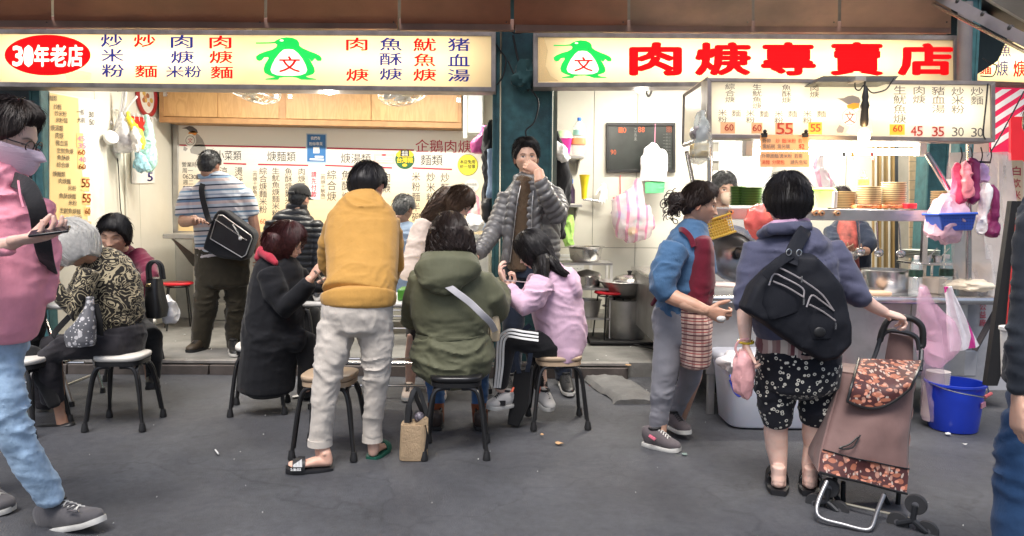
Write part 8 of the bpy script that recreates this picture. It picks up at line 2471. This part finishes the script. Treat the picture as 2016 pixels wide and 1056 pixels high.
for a in((630,870,3.88,25),(733,862,4.03,20.5)):
 p.add('trouser_cuff',loft(Geo(),LR([(a[0],a[1]-6,a[2],a[3]),(a[0],a[1]+7,a[2],a[3]+.6)]),24,cap=0),chino)
hl,tl_=W(652,928,3.86),W(566,932,3.80)
g=foot_geo(hl+V((0,0,.028)),tl_+V((0,0,.028)),W(632,868,3.88),.032,.044);p.fine.add(g.v,g.f)
h2,t2_=W(733,908,4.02),W(757,888,4.18)
g=foot_geo(h2+V((0,0,.028)),t2_+V((0,0,.028)),W(734,862,4.03),.030,.042);p.fine.add(g.v,g.f)
slide_b=M('slide_black',(.012,.012,.014),rough=.5);slide_g=M('slide_green',(.01,.09,.06),rough=.5)
def slide(heel,toe,mat,w=.05,y0=.60,y1=.86,hh=.062):
 _,so=shoe_geo(heel,toe,w,.05,'slide');p.add('sandal',so,mat)
 d=(toe-heel);L=d.length;d.normalize();u=(UP-d*d.z).normalized();x=d.cross(u)
 P=[[heel+d*(L*y)+x*(w*1.04*math.cos(a))+u*(.02+(hh-.01*(y>.8))*max(0,math.sin(a))**.7)for a in np.linspace(-.1,PI+.1,18)]for y in np.linspace(y0,y1,6)]
 g=Geo();sheet(g,P,.005);p.add('sandal_strap',g,mat)
 return heel,d,u,x,L
a=slide(hl+V((.01,0,0)),tl_+V((-.01,0,0)),slide_b,.052)
lg=Geo();mpf=lambda px,py:W(px,py,3.772)
for i,(w_,t_)in enumerate(((577,912),(583,908),(589,904))):poly(lg,lambda x,y:W(x,y,3.742),[(w_,t_+4),(w_+5,t_),(w_+6,920),(w_,920)])
row(lg,'adidas',lambda x,y:W(x,y,3.742),572,922,6.6,5.5,.2,.02,0);p.add('print',lg,whi)
slide(h2+V((-.005,-.01,0)),t2_+V((.005,.01,0)),slide_g,.048)
p.add('hair',hair_geo(T,'short',.018,1900,.06,31,.006,sr=.0014,puff=lambda n:.006*sm(.5,-.3,n[:,2])*sm(.3,-.5,n[:,1])),h_black);p.done(.013)
p=Person('woman in an olive green parka seated with her back to the street',898,880,tone=tone_p)
Y=4.25
T=p.head(886,466,Y-.02,1.0,yaw=172,pitch=12,detail=False);p.neck(W(882,515,Y));p.torso([(830,945,540,Y,.13),(825,950,640,Y,.14),(825,955,710,Y,.15)])
par=cloth('parka_olive',(.105,.108,.066),bump=.35,bs=20,rough=.7,sheen=.05)
hemr=TR([(818,958,655,Y+.01,.16),(808,972,680,Y,.18),(806,976,705,Y,.19),(818,966,732,Y,.19),(842,944,750,Y,.17)])
p.garment('parka',[TR([(850,912,508,Y,.09),(832,938,524,Y,.12),(812,958,545,Y,.15),(806,970,580,Y,.165),(808,972,620,Y,.165),(818,962,652,Y,.158)]),hemr,LR([(832,548,Y,27),(818,590,Y+.05,26),(812,625,Y+.15,24),(840,600,Y+.5,18)]),LR([(944,550,Y,28),(966,584,Y+.0,30),(976,610,Y+.08,28),(984,580,Y+.28,23),(982,560,Y+.4,18)])],par,.012,fold=fold(.012,(5,5,11),36))
p.garment('hood',[TR([(826,944,514,Y-.06,.10),(815,950,532,Y-.13,.11),(830,936,556,Y-.17,.08),(868,912,574,Y-.18,.04)]),LR([(836,512,Y+.04,14),(862,500,Y-.02,12),(900,500,Y-.02,12),(934,512,Y+.04,14)])],par,.011,fold=fold(.009,(8,8,12),37))
p.add('waist_seam',loft(Geo(),TR([(817,962,656,Y,.166),(817,962,661,Y,.169),(817,963,664,Y,.164)]),28,cap=0),par)
p.add('scarf',remesh(loft(Geo(),TR([(856,906,508,Y-.02,.08),(852,910,498,Y-.02,.09),(862,902,489,Y,.07)]),20),.01,2),cloth('scarf_pink',(.52,.28,.26)))
p.limb([(840,720,Y+.1,26),(850,730,Y+.5,20),(858,790,Y+.45,14)])
p.limb([(940,720,Y+.1,26),(944,730,Y+.5,20),(944,790,Y+.45,14)])
p.garment('jeans',[LR([(848,720,Y+.1,26),(852,728,Y+.46,22),(858,760,Y+.46,18),(860,800,Y+.42,16)]),LR([(936,720,Y+.1,26),(942,728,Y+.46,22),(945,760,Y+.46,18),(944,800,Y+.42,16)])],cloth('jeans_mid',(.045,.11,.25),bump=.5),.013,fold=fold(.006))
bt=cloth('boot_rust',(.20,.055,.02),bump=.5)
for x in(858,944):
 p.add('boot_shaft',loft(Geo(),LR([(x,794,Y+.42,17),(x+1,815,Y+.42,16),(x+2,838,Y+.42,15)]),18),bt)
 p.shoe(G(x+2,848),G(x+1,826),M('boot_dark',(.05,.035,.03),rough=.5),rubber_black,w=.045,h=.09)
hg=hair_geo(T,'bob',.024,1500,.10,38,.004,sr=.0015)
rows=TR([(846,930,452,Y-.02,.12),(840,934,476,Y-.03,.12),(838,936,500,Y-.05,.11),(846,932,512,Y-.06,.07)]);loft(hg,rows,22);lock_strands(hg,rows,700,.0017,8,span=(.3,.8))
p.add('hair',hg,h_dark);p.done()
cb=thing('crossbody_bag','beige crossbody bag with a white strap worn over the olive parka','bag',W(968,665,4.2))
mk('strap',strap_geo([W(880,562,Y-.225),W(900,577,Y-.225),W(925,596,Y-.205),(W(950,620,Y-.18)),W(966,636,Y-.12),W(976,655,Y)],.036,.004,(0,-1,.1)),M('strap_white',(.62,.60,.62),rough=.5),parent=cb)
g=Geo();loft(g,TR([(964,982,622,4.3,.05),(962,986,645,4.3,.07),(964,984,668,4.3,.06)]),16,p=4);mk('pouch',g,M('pouch_beige',(.50,.40,.26),rough=.5),parent=cb)
tt=thing('tote_bag','tan woven tote bag with black handles standing on the road','bag',G(816,898))
Yt=G(816,900).y;g=Geo();loft(g,TR([(787,842,900,Yt,.07),(787,842,890,Yt,.075),(789,844,850,Yt,.075),(790,842,832,Yt,.07)]),28,p=4,cap=.05)
mk('woven_body',g,M('straw',(.46,.33,.20),rough=.8,bump=1.2,bs=130,aniso=(1,1,.5),var=.2),parent=tt)
g=Geo();P=[];rows=TR([(790,842,834,Yt,.07)])
sheet(g,[[W(x,y-(812-y0_)*0,Yt-.06)for x,y in((791,834),(800,826+k_),(815,830+k_),(838,812+k_),(843,808+k_*2))]for y0_,k_ in((0,8),(0,24))],.006)
mk('rim',g,MATS['straw'],parent=tt)
mk('handle',strap_geo([W(802,832,Yt-.05),W(808,790,Yt-.04),W(818,766,Yt-.02),W(828,776,Yt-.02),W(842,822,Yt-.03)],.024,.006),blackpl,parent=tt)
mk('handle',strap_geo([W(798,832,Yt+.05),W(806,796,Yt+.04),W(814,770,Yt+.03),W(822,790,Yt+.04),W(836,822,Yt+.05)],.024,.006),blackpl,parent=tt)
g=Geo();loft(g,LR([(803,838,Yt,8),(804,810,Yt,8),(805,796,Yt,6)]),14,cap=.3);tag(mk('umbrella',g,blackc,base=W(804,830,Yt)),'folded black umbrella in the straw tote','umbrella')
g=Geo();ball(g,W(826,822,Yt),.03,14,10);tag(mk('pouch',g,M('pouch_print2',(.1,.09,.11),rough=.4,var=1,vs=80),base=W(826,822,Yt)),'dark patterned pouch in the straw tote','pouch')
p=Person('girl with long black hair in a lilac hoodie and striped track pants',1095,830,tone=tone_p)
Y=4.75
T=p.head(1048,494,Y,.98,yaw=-104,pitch=28,roll=0);p.neck(W(1068,540,Y))
lil=cloth('hoodie_lilac',(.62,.42,.54),bump=.3,bs=26,var=.05)
p.torso([(1050,1125,560,Y,.13),(1058,1145,640,Y,.13),(1075,1145,690,Y,.14)])
p.garment('hoodie',[TR([(1052,1100,524,Y,.09),(1046,1124,545,Y,.14),(1043,1142,575,Y,.165),(1046,1150,615,Y,.17),(1056,1156,655,Y,.17),(1068,1154,685,Y,.165),(1082,1142,707,Y,.16)]),LR([(1068,555,Y-.15,26),(1052,588,Y-.22,24),(1030,602,Y-.26,20),(1012,586,Y-.22,17),(999,566,Y-.18,13)]),LR([(1060,550,Y+.15,22),(1035,590,Y+.15,18),(1005,575,Y+.1,14)]),TR([(1100,1128,534,Y-.05,.10),(1108,1142,555,Y-.04,.12),(1118,1146,576,Y-.04,.10),(1126,1140,588,Y-.04,.05)])],lil,.0115,fold=fold(.009,(5,5,9),40))
loft(p.fine,LR([(1002,572,Y-.18,10),(994,558,Y-.17,8.5)]),12);p.hand(W(995,560,Y-.17),V((-.35,.1,.8)),V((.9,.2,.2)),.92,curl=(40,45,48,50),thumb=1)
p.hand(W(1003,572,Y+.1),V((.3,0,.6)),V((-.5,0,0)),.9,curl=(70,70,70,70))
blk_p=cloth('track_black',(.010,.010,.012),bump=.4)
p.limb([(1090,690,Y,24),(1000,668,Y-.15,18),(985,770,Y-.15,11)]);p.limb([(1100,700,Y+.1,24),(1060,690,Y+.3,16),(1068,775,Y+.2,11)])
p.garment('track_pants',[TR([(1076,1148,690,Y,.15),(1080,1144,712,Y,.15)]),LR([(1100,692,Y-.06,27),(1050,676,Y-.12,25),(1008,668,Y-.16,22),(996,678,Y-.17,21),(990,720,Y-.17,18),(984,762,Y-.16,15)]),LR([(1100,696,Y+.12,27),(1050,684,Y+.28,22),(1056,720,Y+.28,18),(1066,766,Y+.22,14)])],blk_p,.012,fold=fold(.006,(7,7,12),42))
for q in(-1,0,1):
 p.add('stripe',strap_geo([W(1060,664+q*7,Y-.26-.01*q),W(1030,660+q*7,Y-.275),W(1004,656+q*6.5,Y-.275),W(992+q*5,662+q*3,Y-.26),W(986+q*5.6,676+q*2,Y-.255),W(984+q*5.6,720,Y-.24),W(979+q*5,764,Y-.215)],.0135,.004,(0,-1,.3)),whi)
wsh=cloth('sneaker_white',(.60,.58,.55),bump=.5);orp=M('tab_orange',(.85,.16,.08),rough=.5)
a1,a2=W(1008,800,Y-.1),W(960,802,Y-.2);a1.z=max(a1.z,.1);a2.z=a1.z
p.shoe(a1,a2,wsh,sole_white,w=.046,h=.09,extra=[('tab',tube(Geo(),[W(1006,772,Y-.16),W(1011,764,Y-.16),W(1008,772,Y-.18)],.006,5),orp),('side_mark',box(Geo(),a1.lerp(a2,.5)+V((0,-.05,.045)),(.07,.006,.03)),blackpl)])
a1,a2=W(1058,800,Y+.1),W(1086,788,Y+.0);a1.z=.1;a2.z=.06
p.shoe(a1,a2,wsh,sole_white,w=.046,h=.09,extra=[('tab',tube(Geo(),[W(1058,770,Y+.05),W(1063,762,Y+.05),W(1062,774,Y+.03)],.006,5),orp)])
hg=hair_geo(T,'bob',.022,1500,.10,44,.004,sr=.0014)
for i_,(rw,n_s)in enumerate([(TR([(1030,1082,480,Y,.09),(1036,1092,505,Y-.02,.09),(1048,1096,525,Y-.05,.06),(1056,1076,545,Y-.12,.03),(1064,1074,570,Y-.17,.02)]),500),(TR([(1060,1084,500,Y+.0,.09),(1080,1100,522,Y-.1,.05),(1100,1112,536,Y-.13,.02),(1120,1128,546,Y-.12,.01)]),200),(TR([(1056,1082,508,Y-.12,.04),(1060,1080,535,Y-.17,.03),(1064,1077,560,Y-.2,.02),(1067,1073,580,Y-.21,.01)]),160)]):
 loft(hg,rw,18);lock_strands(hg,rw,n_s,.0015,9+i_,span=(.3,.8))
p.add('hair',hg,h_black);p.done()
g=Geo();tube(g,[W(993,552,Y-.2),W(1036,556,Y-.16)],.0035,5);tag(mk('chopstick',g,M('steel_chop',(.55,.5,.45)),base=W(1000,552,Y)),'chopsticks held level by the girl in the lilac hoodie','chopsticks')
bg_=thing('tote_bag','black tote bag with dark blue straps beside the striped track pants','bag',G(1022,838))
Yt=4.62
g=Geo();prism(g,[W(x,y,Yt)for x,y in((1012,732),(1046,726),(1040,800),(1020,843),(998,836))],(.02,.12,0));mk('body',g,blackc,parent=bg_,bevel=.01)
stp=cloth('strap_slate',(.035,.045,.07));mk('handle',strap_geo([W(1022,735,Yt),W(1017,700,Yt-.05),W(1030,655,Yt-.02),W(1044,640,Yt)],.03,.006),stp,parent=bg_);mk('handle',strap_geo([W(1038,732,Yt),W(1044,700,Yt-.05),W(1042,670,Yt-.03),W(1048,650,Yt)],.03,.006),stp,parent=bg_)
p=Person('woman with a curly ponytail in a blue sweater and maroon apron walking past',1310,870,tone=(.56,.33,.23))
Y=4.3
T=p.head(1378,404,Y,1.0,yaw=76,pitch=10,roll=2);p.neck(W(1366,452,Y+.02))
blus=cloth('sweater_blue',(.055,.125,.235),bump=.5,bs=40)
p.torso([(1320,1395,480,Y,.13),(1300,1395,560,Y,.13),(1290,1370,640,Y,.14)])
p.garment('sweater',[TR([(1346,1392,438,Y,.075),(1334,1396,452,Y,.10),(1314,1398,476,Y,.15),(1302,1400,510,Y,.17),(1294,1398,560,Y,.165),(1286,1384,605,Y,.16),(1290,1376,618,Y,.155)]),LR([(1328,490,Y-.15,30),(1310,530,Y-.2,29),(1304,566,Y-.22,27),(1316,586,Y-.24,22)]),LR([(1380,480,Y+.15,24),(1392,540,Y+.15,22)])],blus,.0115,fold=fold(.011,(5,5,10),46))
aps=cloth('apron_maroon',(.13,.008,.022),bump=.3);apl,n_,b_,tc_,r0_=band_mat('apron_plaid',[(0,(.62,.42,.34)),(.3,(.10,.03,.04)),(.42,(.66,.48,.40)),(.62,(.42,.08,.07)),(.72,(.64,.46,.38)),(.86,(.16,.05,.06))],17,bump=.3)
def f_ck(n,tc):
 s=n.nodes.new('ShaderNodeSeparateXYZ');n.links.new(tc.outputs['Object'],s.inputs[0]);mu=n.nodes.new('ShaderNodeMath');mu.operation='MULTIPLY';mu.inputs[1].default_value=24;n.links.new(s.outputs['X'],mu.inputs[0])
 fr=n.nodes.new('ShaderNodeMath');fr.operation='FRACT';n.links.new(mu.outputs[0],fr.inputs[0]);r=ramp(n,[(0,(.5,.5,.5)),(.35,(0,0,0))],True);n.links.new(fr.outputs[0],r.inputs['Fac']);return r.outputs['Color']
over(apl,f_ck,(.16,.045,.05))
p.garment('apron',[TR([(1346,1400,468,Y-.02,.172),(1342,1406,490,Y-.02,.185),(1330,1408,550,Y-.02,.188),(1318,1400,600,Y-.02,.185)])],aps,.0115,fold=fold(.008,(5,5,9),47))
p.garment('apron_skirt',[TR([(1316,1396,598,Y-.02,.19),(1318,1402,640,Y-.02,.205),(1322,1402,690,Y-.02,.21),(1328,1398,714,Y-.02,.205)])],apl,.0115,fold=fold(.010,(10,10,3),48))
p.add('apron_strap',strap_geo([W(1330,458,Y+.05),W(1342,452,Y-.1),W(1358,466,Y-.15),W(1366,486,Y-.17)],.030,.006,(-.4,-1,.2)),aps)
p.add('apron_band',loft(Geo(),TR([(1316,1402,594,Y-.02,.193),(1316,1402,604,Y-.02,.205)]),28,cap=0),aps)
p.add('apron_tie',tube(Geo(),smooth_path([W(1290,578,Y),W(1300,574,Y-.15),W(1284,600,Y-.05)],4),.012,6),aps)
p.limb([(1312,576,Y-.22,15),(1350,600,Y-.3,13),(1392,614,Y-.34,10)]);loft(p.fine,LR([(1312,578,Y-.23,18),(1335,590,Y-.27,16),(1365,600,Y-.31,13),(1394,613,Y-.34,10)]),14)
p.hand(W(1392,612,Y-.34),V((.85,-.1,-.3)),V((.2,.9,.2)),1.0,curl=(62,66,70,72),thumb=1)
g=Geo();crumpled(g,1421,628,Y-.38,8,6,.02,3,.012,14,10);tag(mk('tissue',g,M('litter_white',(.62,.62,.60)),base=W(1420,632,Y-.38)),'crumpled white tissue in the hand of the woman in the apron','tissue')
gp=cloth('trousers_grey',(.22,.22,.245),bump=.4)
p.limb([(1320,640,Y,26),(1304,760,Y-.05,18),(1300,860,Y-.05,12)]);p.limb([(1356,640,Y+.1,26),(1366,740,Y+.15,18),(1335,835,Y+.35,12)])
p.garment('trousers',[TR([(1284,1378,605,Y,.15),(1282,1384,640,Y,.16),(1288,1384,670,Y,.15)]),LR([(1318,650,Y-.05,31),(1312,710,Y-.07,28),(1304,770,Y-.07,23),(1298,820,Y-.04,19.5),(1294,856,Y-.02,17.5)]),LR([(1358,655,Y+.06,29),(1366,700,Y+.08,26),(1358,745,Y+.12,22),(1337,790,Y+.22,17),(1324,826,Y+.28,15)])],gp,.0125,fold=fold(.008,(7,7,13),50))
shp=cloth('shoe_taupe',(.10,.085,.09),bump=.5)
p.shoe(G(1268,876),G(1338,892),shp,sole_white,w=.048,h=.095,extra=[('stripe',tube(Geo(),[W(1278,858,Y-.12),W(1290,866,Y-.14)],.010,6),M('accent_pink',(.55,.12,.18)))]);a1=W(1312,838,Y+.3);a2=W(1355,858,Y+.05)
p.shoe(a1,a2,shp,sole_white,w=.046,h=.085)
hg=hair_geo(T,'tied',.018,1500,.07,51,.004,sr=.0014)
rg=np.random.default_rng(5)
for i_ in range(80):
 x_,y_=1333+rg.normal(0,9),401+rg.normal(0,11);c_=W(x_,y_,Y+rg.normal(0,.03));r__=rg.uniform(.010,.022);a0=rg.uniform(0,6)
 pts=[c_+V((r__*math.cos(a0+t)+.004*t*-1,rg.normal(0,.002),r__*math.sin(a0+t)-.004*t))for t in np.linspace(0,rg.uniform(4,8),14)]
 tube(hg,pts,.0028,4)
ball(hg,W(1335,398,Y),(.058,.045,.055));p.add('hair',hg,h_dark)
for k in(-1,1):pass
p.done()
p=Person('customer in a slate hoodie and ring print shorts holding the trolley handle',1552,965,tone=(.76,.54,.45))
Y=3.58
T=p.head(1551,402,Y-.02,1.13,yaw=166,pitch=14,roll=0,detail=False);p.neck(W(1552,452,Y))
sl_=cloth('hoodie_slate',(.078,.082,.135),bump=.35,bs=30)
p.torso([(1490,1630,490,Y,.14),(1485,1630,600,Y,.14),(1495,1645,690,Y,.15)])
p.garment('hoodie',[TR([(1522,1588,444,Y,.09),(1502,1610,456,Y,.12),(1476,1638,480,Y,.16),(1466,1650,520,Y,.175),(1466,1652,580,Y,.175),(1478,1654,630,Y,.17),(1486,1652,656,Y,.165)]),LR([(1496,490,Y,34),(1478,540,Y-.03,30),(1468,585,Y-.05,25),(1466,612,Y-.06,20)]),LR([(1628,490,Y,36),(1658,535,Y-.02,32),(1682,572,Y-.04,28),(1700,592,Y-.04,21)])],sl_,.012,fold=fold(.010,(5,5,11),54))
p.garment('hood_collar',[LR([(1500,462,Y+.02,12),(1520,452,Y-.12,13),(1556,450,Y-.15,14),(1592,446,Y-.08,12)])],sl_,.010,fold=fold(.005))
p.add('hood_lining',remesh(loft(Geo(),LR([(1506,452,Y+.02,9),(1526,443,Y-.1,11),(1560,439,Y-.12,11),(1590,436,Y-.04,8)]),16),.009,2),cloth('lining_pink',(.52,.32,.46)))
pl_,n_,b_,tc_,r0_=band_mat('shirt_plaid',[(0,(.55,.48,.42)),(.35,(.14,.05,.06)),(.5,(.58,.50,.46)),(.75,(.30,.20,.18))],9,axis='X');over(pl_,f_ck,(.20,.07,.08))
p.garment('plaid_shirt',[TR([(1488,1650,640,Y,.158),(1486,1654,670,Y,.168),(1488,1654,694,Y,.17)])],pl_,.012,fold=fold(.006))
shr=cloth('shorts_navy',(.008,.009,.015),bump=.3);over(shr,f_voro(37,.16,.31),(.66,.64,.56))
p.garment('shorts',[TR([(1488,1654,680,Y,.165),(1486,1660,720,Y,.175),(1488,1656,760,Y,.165)]),LR([(1524,750,Y,40),(1528,790,Y,37),(1530,822,Y,33),(1530,838,Y,28)]),LR([(1612,750,Y,41),(1608,790,Y,37),(1604,820,Y,33),(1602,834,Y,28)])],shr,.012,fold=fold(.009,(7,7,9),56))
for(kx,ax_,ay,Y2)in((1528,1533,962,3.60),(1603,1594,966,3.60)):
 loft(p.fine,LR([(kx,825,Y,24),(kx-1,850,Y+.02,24.5),(kx+1,880,Y+.03,23),(ax_,915,Y+.02,17),(ax_,938,Y,15),(ax_,956,Y-.01,15.5)]),20)
h1,t1_=G(1532,975),G(1528,945);h2,t2_=G(1594,977),G(1596,946)
for hh,tt_ in((h1,t1_),(h2,t2_)):
 d_=(tt_-hh).normalized();tt_=hh+d_*.235
 g=foot_geo(hh+V((0,0,.03)),tt_+V((0,0,.03)),hh+d_*.03+V((0,0,.13)),.034,.042);p.fine.add(g.v,g.f)
 slide(hh-d_*.015,tt_+d_*.01,slide_b,.052,.45,.8,.07)
loft(p.fine,LR([(1466,598,Y-.06,17),(1466,640,Y-.08,15),(1468,672,Y-.09,11)]),14);p.hand(W(1468,672,Y-.09),V((.05,0,-1)),V((1,-.3,0)),.95,curl=(60,66,70,72),thumb=1)
loft(p.fine,LR([(1692,584,Y-.04,17),(1720,604,Y-.02,14),(1742,616,Y+.0,11.5)]),14);p.hand(W(1742,616,Y),V((.85,.1,-.22)),V((-.2,.2,-1)),1.0,curl=(66,68,70,72),thumb=1)
p.add('bracelet',tube(Geo(),[W(1468,673,Y-.09)+V((.034*math.cos(t),.03*math.sin(t),.004*math.sin(t)))for t in np.linspace(0,2*PI,17)],.006,6),M('bracelet_yellow',(.70,.52,.03),rough=.3))
p.add('mask_loop',tube(Geo(),smooth_path([W(1588,404,Y-.06),W(1586,420,Y-.08),W(1580,440,Y-.04)],4),.002,5),whitepl)
p.add('hair',hair_geo(T,'short',.018,2300,.08,57,.003,sr=.0013,puff=lambda n:.006*sm(.5,-.3,n[:,2])*sm(.3,-.5,n[:,1])),h_black);p.done(.014)
hang_bag('plastic_bag','small pink plastic bag dangling from the wrist of the customer',[(1456,1470,690,Y-.12,.03),(1446,1482,712,Y-.12,.05),(1441,1486,745,Y-.12,.06),(1446,1485,765,Y-.12,.05),(1462,1480,780,Y-.12,.03)],M('bag_salmon',(.80,.42,.42),rough=.25,alpha=.85,var=.3,bump=.8,bs=16),63,.008,handles=[[(1455,706,Y-.13),(1448,686,Y-.13),(1456,671,Y-.13),(1474,668,Y-.13)]],hw=.006)
bb_=thing('shoulder_bag','big black bag with pale zips on the back of the customer','bag',W(1560,700,Y-.25))
nyl=cloth('nylon_black',(.012,.013,.018),rough=.62,bump=.4,bs=14,sheen=0)
g=Geo();P=[]
oul=[(1540,498),(1590,500),(1620,530),(1644,560),(1662,640),(1660,672),(1634,700),(1606,706),(1560,680),(1510,645),(1462,612),(1452,602),(1470,560),(1500,528)]
cx_,cy_=1562,600
vs=[];m_=len(oul);smo=[((oul[i][0]*.5+oul[(i+1)%m_][0]*.5),(oul[i][1]+oul[(i+1)%m_][1])/2)for i in range(m_)]
ol=[q for pr_ in zip(oul,smo)for q in pr_];m_=len(ol)
rings=[(1.0,.0),(1.02,-.04),(.99,-.09),(.93,-.112),(.6,-.122),(.25,-.125)]
for f_,dy in rings:
 for(x,y)in ol:vs.append(W(cx_+(x-cx_)*f_,cy_+(y-cy_)*f_,Y-.15)+V((0,dy,0)))
fs=[(r*m_+k,r*m_+(k+1)%m_,(r+1)*m_+(k+1)%m_,(r+1)*m_+k)for r in range(len(rings)-1)for k in range(m_)]
fs+=[tuple(range((len(rings)-1)*m_,len(rings)*m_)),tuple(range(m_-1,-1,-1))]
g.add(vs,fs);g=remesh(g,.010,2);folds(g,.007,(8,8,8),60);mk('bag_body',g,nyl,parent=bb_)
Yz=Y-.300
for ptsz in([(1536,528),(1560,540),(1586,556),(1618,580),(1640,610)],[(1514,562),(1524,540),(1545,548),(1580,568),(1582,586)],[(1522,554),(1550,566),(1580,584)],[(1588,605),(1598,582),(1616,592),(1642,612)],[(1594,600),(1620,614),(1645,632)]):
 mk('zip',tube(Geo(),smooth_path([W(x,y,Yz+.02*abs(x-1575)/70)for x,y in ptsz],4),.0038,5),M('zip_pale',(.55,.50,.50),rough=.35,metal=.5),parent=bb_)
for(x,y)in((1582,594),(1578,550),(1645,642)):mk('zip_pull',box(Geo(),W(x,y,Yz-.004),(.008,.006,.028)),steel,parent=bb_)
for(rw_)in([(1504,1560,560,Y-.25,.03),(1496,1572,590,Y-.255,.033),(1508,1576,618,Y-.25,.03)],[(1592,1640,606,Y-.25,.03),(1584,1648,640,Y-.255,.033),(1592,1640,664,Y-.25,.03)]):
 g=Geo();loft(g,TR(rw_),20,p=3);folds(g,.006,(9,9,9),61);mk('pocket',g,nyl,parent=bb_)
mk('badge',ball(Geo(),W(1614,654,Y-.295),(.026,.006,.022),16,8),blackpl,parent=bb_)
mk('strap',strap_geo([W(1590,446,Y-.06),W(1582,458,Y-.17),W(1570,478,Y-.22),W(1560,500,Y-.25),W(1556,520,Y-.28)],.065,.012,(0,-1,.2)),nyl,parent=bb_)
mk('strap',strap_geo([W(1560,500,Y-.27),W(1530,520,Y-.3),W(1505,545,Y-.3)],.04,.01,(0,-1,.2)),nyl,parent=bb_)
for x_,y_ in((1553,497),(1573,498)):mk('ring',tube(Geo(),[W(x_,y_,Y-.285)+V((.011*math.cos(t),0,.014*math.sin(t)))for t in np.linspace(0,2*PI,13)],.0028,5),chrome,parent=bb_)
p=Person('cook with grey hair and pale mask behind the green plates',1425,655,z=ZS,tone=(.5,.32,.24))
Y=6.0
T=p.head(1424,372,Y,1.02,yaw=12,pitch=12);p.neck(W(1424,415,Y));p.torso([(1385,1465,440,Y,.12),(1385,1465,600,Y,.12)])
p.garment('shirt',[TR([(1400,1448,412,Y,.08),(1378,1470,428,Y,.12),(1374,1474,480,Y,.14),(1380,1470,640,Y,.13)])],cloth('shirt_grey',(.3,.3,.3)),.015)
g=Geo();R,c0,s0=T;loft(g,[(c0+R@V((0,.085,-.02))*s0,.055,.02),(c0+R@V((0,.10,-.05))*s0,.062,.028),(c0+R@V((0,.08,-.09))*s0,.045,.03)],20);p.add('face_mask',g,M('mask_tan',(.55,.42,.32),rough=.7))
p.add('hair',hair_geo(T,'fringe',.018,700,.06,70),h_grey);p.done()
p=Person('cook in a navy top bending over a steel bowl behind the counter',1680,655,z=ZS,tone=(.5,.31,.22))
Y=5.75
T=p.head(1655,402,Y+.08,1.0,yaw=-30,pitch=40);p.neck(W(1662,440,Y+.05));p.torso([(1630,1710,460,Y,.12),(1630,1710,600,Y,.12)])
p.garment('top',[TR([(1640,1690,432,Y,.09),(1626,1712,446,Y,.13),(1624,1716,490,Y,.14),(1628,1712,620,Y,.13)]),LR([(1700,455,Y-.05,18),(1712,482,Y-.15,17),(1706,494,Y-.2,12)]),LR([(1636,455,Y-.05,16),(1640,490,Y-.2,14)])],navy,.013,fold=fold(.006))
p.add('apron',remesh(loft(Geo(),TR([(1650,1686,436,Y-.1,.06),(1640,1690,480,Y-.12,.07),(1636,1694,540,Y-.12,.07)]),18),.012,2),M('apron_orange',(.24,.05,.04),rough=.7,var=.8,vs=20))
loft(p.fine,LR([(1706,494,Y-.2,10),(1692,498,Y-.24,8)]),12);p.hand(W(1694,497,Y-.24),V((-.7,-.3,.1)),V((0,.3,1)),.95);p.hand(W(1655,500,Y-.24),V((.7,-.3,.1)),V((0,.3,1)),.95)
p.add('hair',hair_geo(T,'fringe',.018,500,.06,71),h_dark);p.done()
g=Geo();kk=5.4/F;lathe(g,[(8*kk,0),(16*kk,6*kk),(20*kk,20*kk),(21*kk,20.5*kk),(18*kk,18*kk)],W(1672,514,5.4),28);tag(mk('bowl',g,steel,base=W(1672,514,5.4)),'steel mixing bowl held by the cook in the navy top','bowl')
p=Person('person in a dark jacket and blue jeans cut off by the right edge',2010,1200,tone=SKIN)
Y=2.55
p.base=V((W(2040,700,Y).x,Y,0))
T=p.head(2090,240,Y,1.0,yaw=100,detail=False);p.neck(W(2085,330,Y));p.torso([(2030,2150,420,Y,.13),(2020,2150,740,Y,.14)])
p.garment('jacket',[TR([(2050,2130,335,Y,.1),(2020,2170,380,Y,.15),(2010,2180,470,Y,.17),(1996,2180,600,Y,.17),(1974,2170,700,Y,.17),(1968,2170,760,Y,.17)]),LR([(2062,390,Y-.04,44),(2040,450,Y-.1,44),(2030,560,Y-.12,40),(2014,680,Y-.14,36),(2008,770,Y-.14,28)]),LR([(2085,350,Y,40),(2085,320,Y+.02,34)])],cloth('jacket_dark',(.020,.025,.035)),.016,fold=fold(.010))
p.garment('jeans',[TR([(1976,2160,740,Y,.17),(1975,2160,830,Y,.18)]),LR([(2025,820,Y,58),(2010,920,Y-.02,54),(2000,1040,Y-.02,52),(1998,1180,Y,44),(2000,1300,Y,40)]),LR([(2110,820,Y+.1,56),(2110,1100,Y+.2,44),(2110,1290,Y+.2,38)])],cloth('jeans_dark',(.018,.055,.135),bump=.5),.016,fold=fold(.010,(6,6,12),66))
p.hand(W(2006,790,Y-.14),V((0,-.1,-1)),V((1,0,0)))
h_=W(2000,1320,Y);h_.z=0
p.shoe(h_+V((.05,.05,0)),h_+V((-.2,0,0)),blackpl,sole_white);p.shoe(h_+V((.3,.2,0)),h_+V((.05,.18,0)),blackpl,sole_white)
p.add('hair',hair_geo(T,'short',.016,200,.05,73),h_black);p.done(.02)
bpy.data.scenes.remove(tmp_scene)
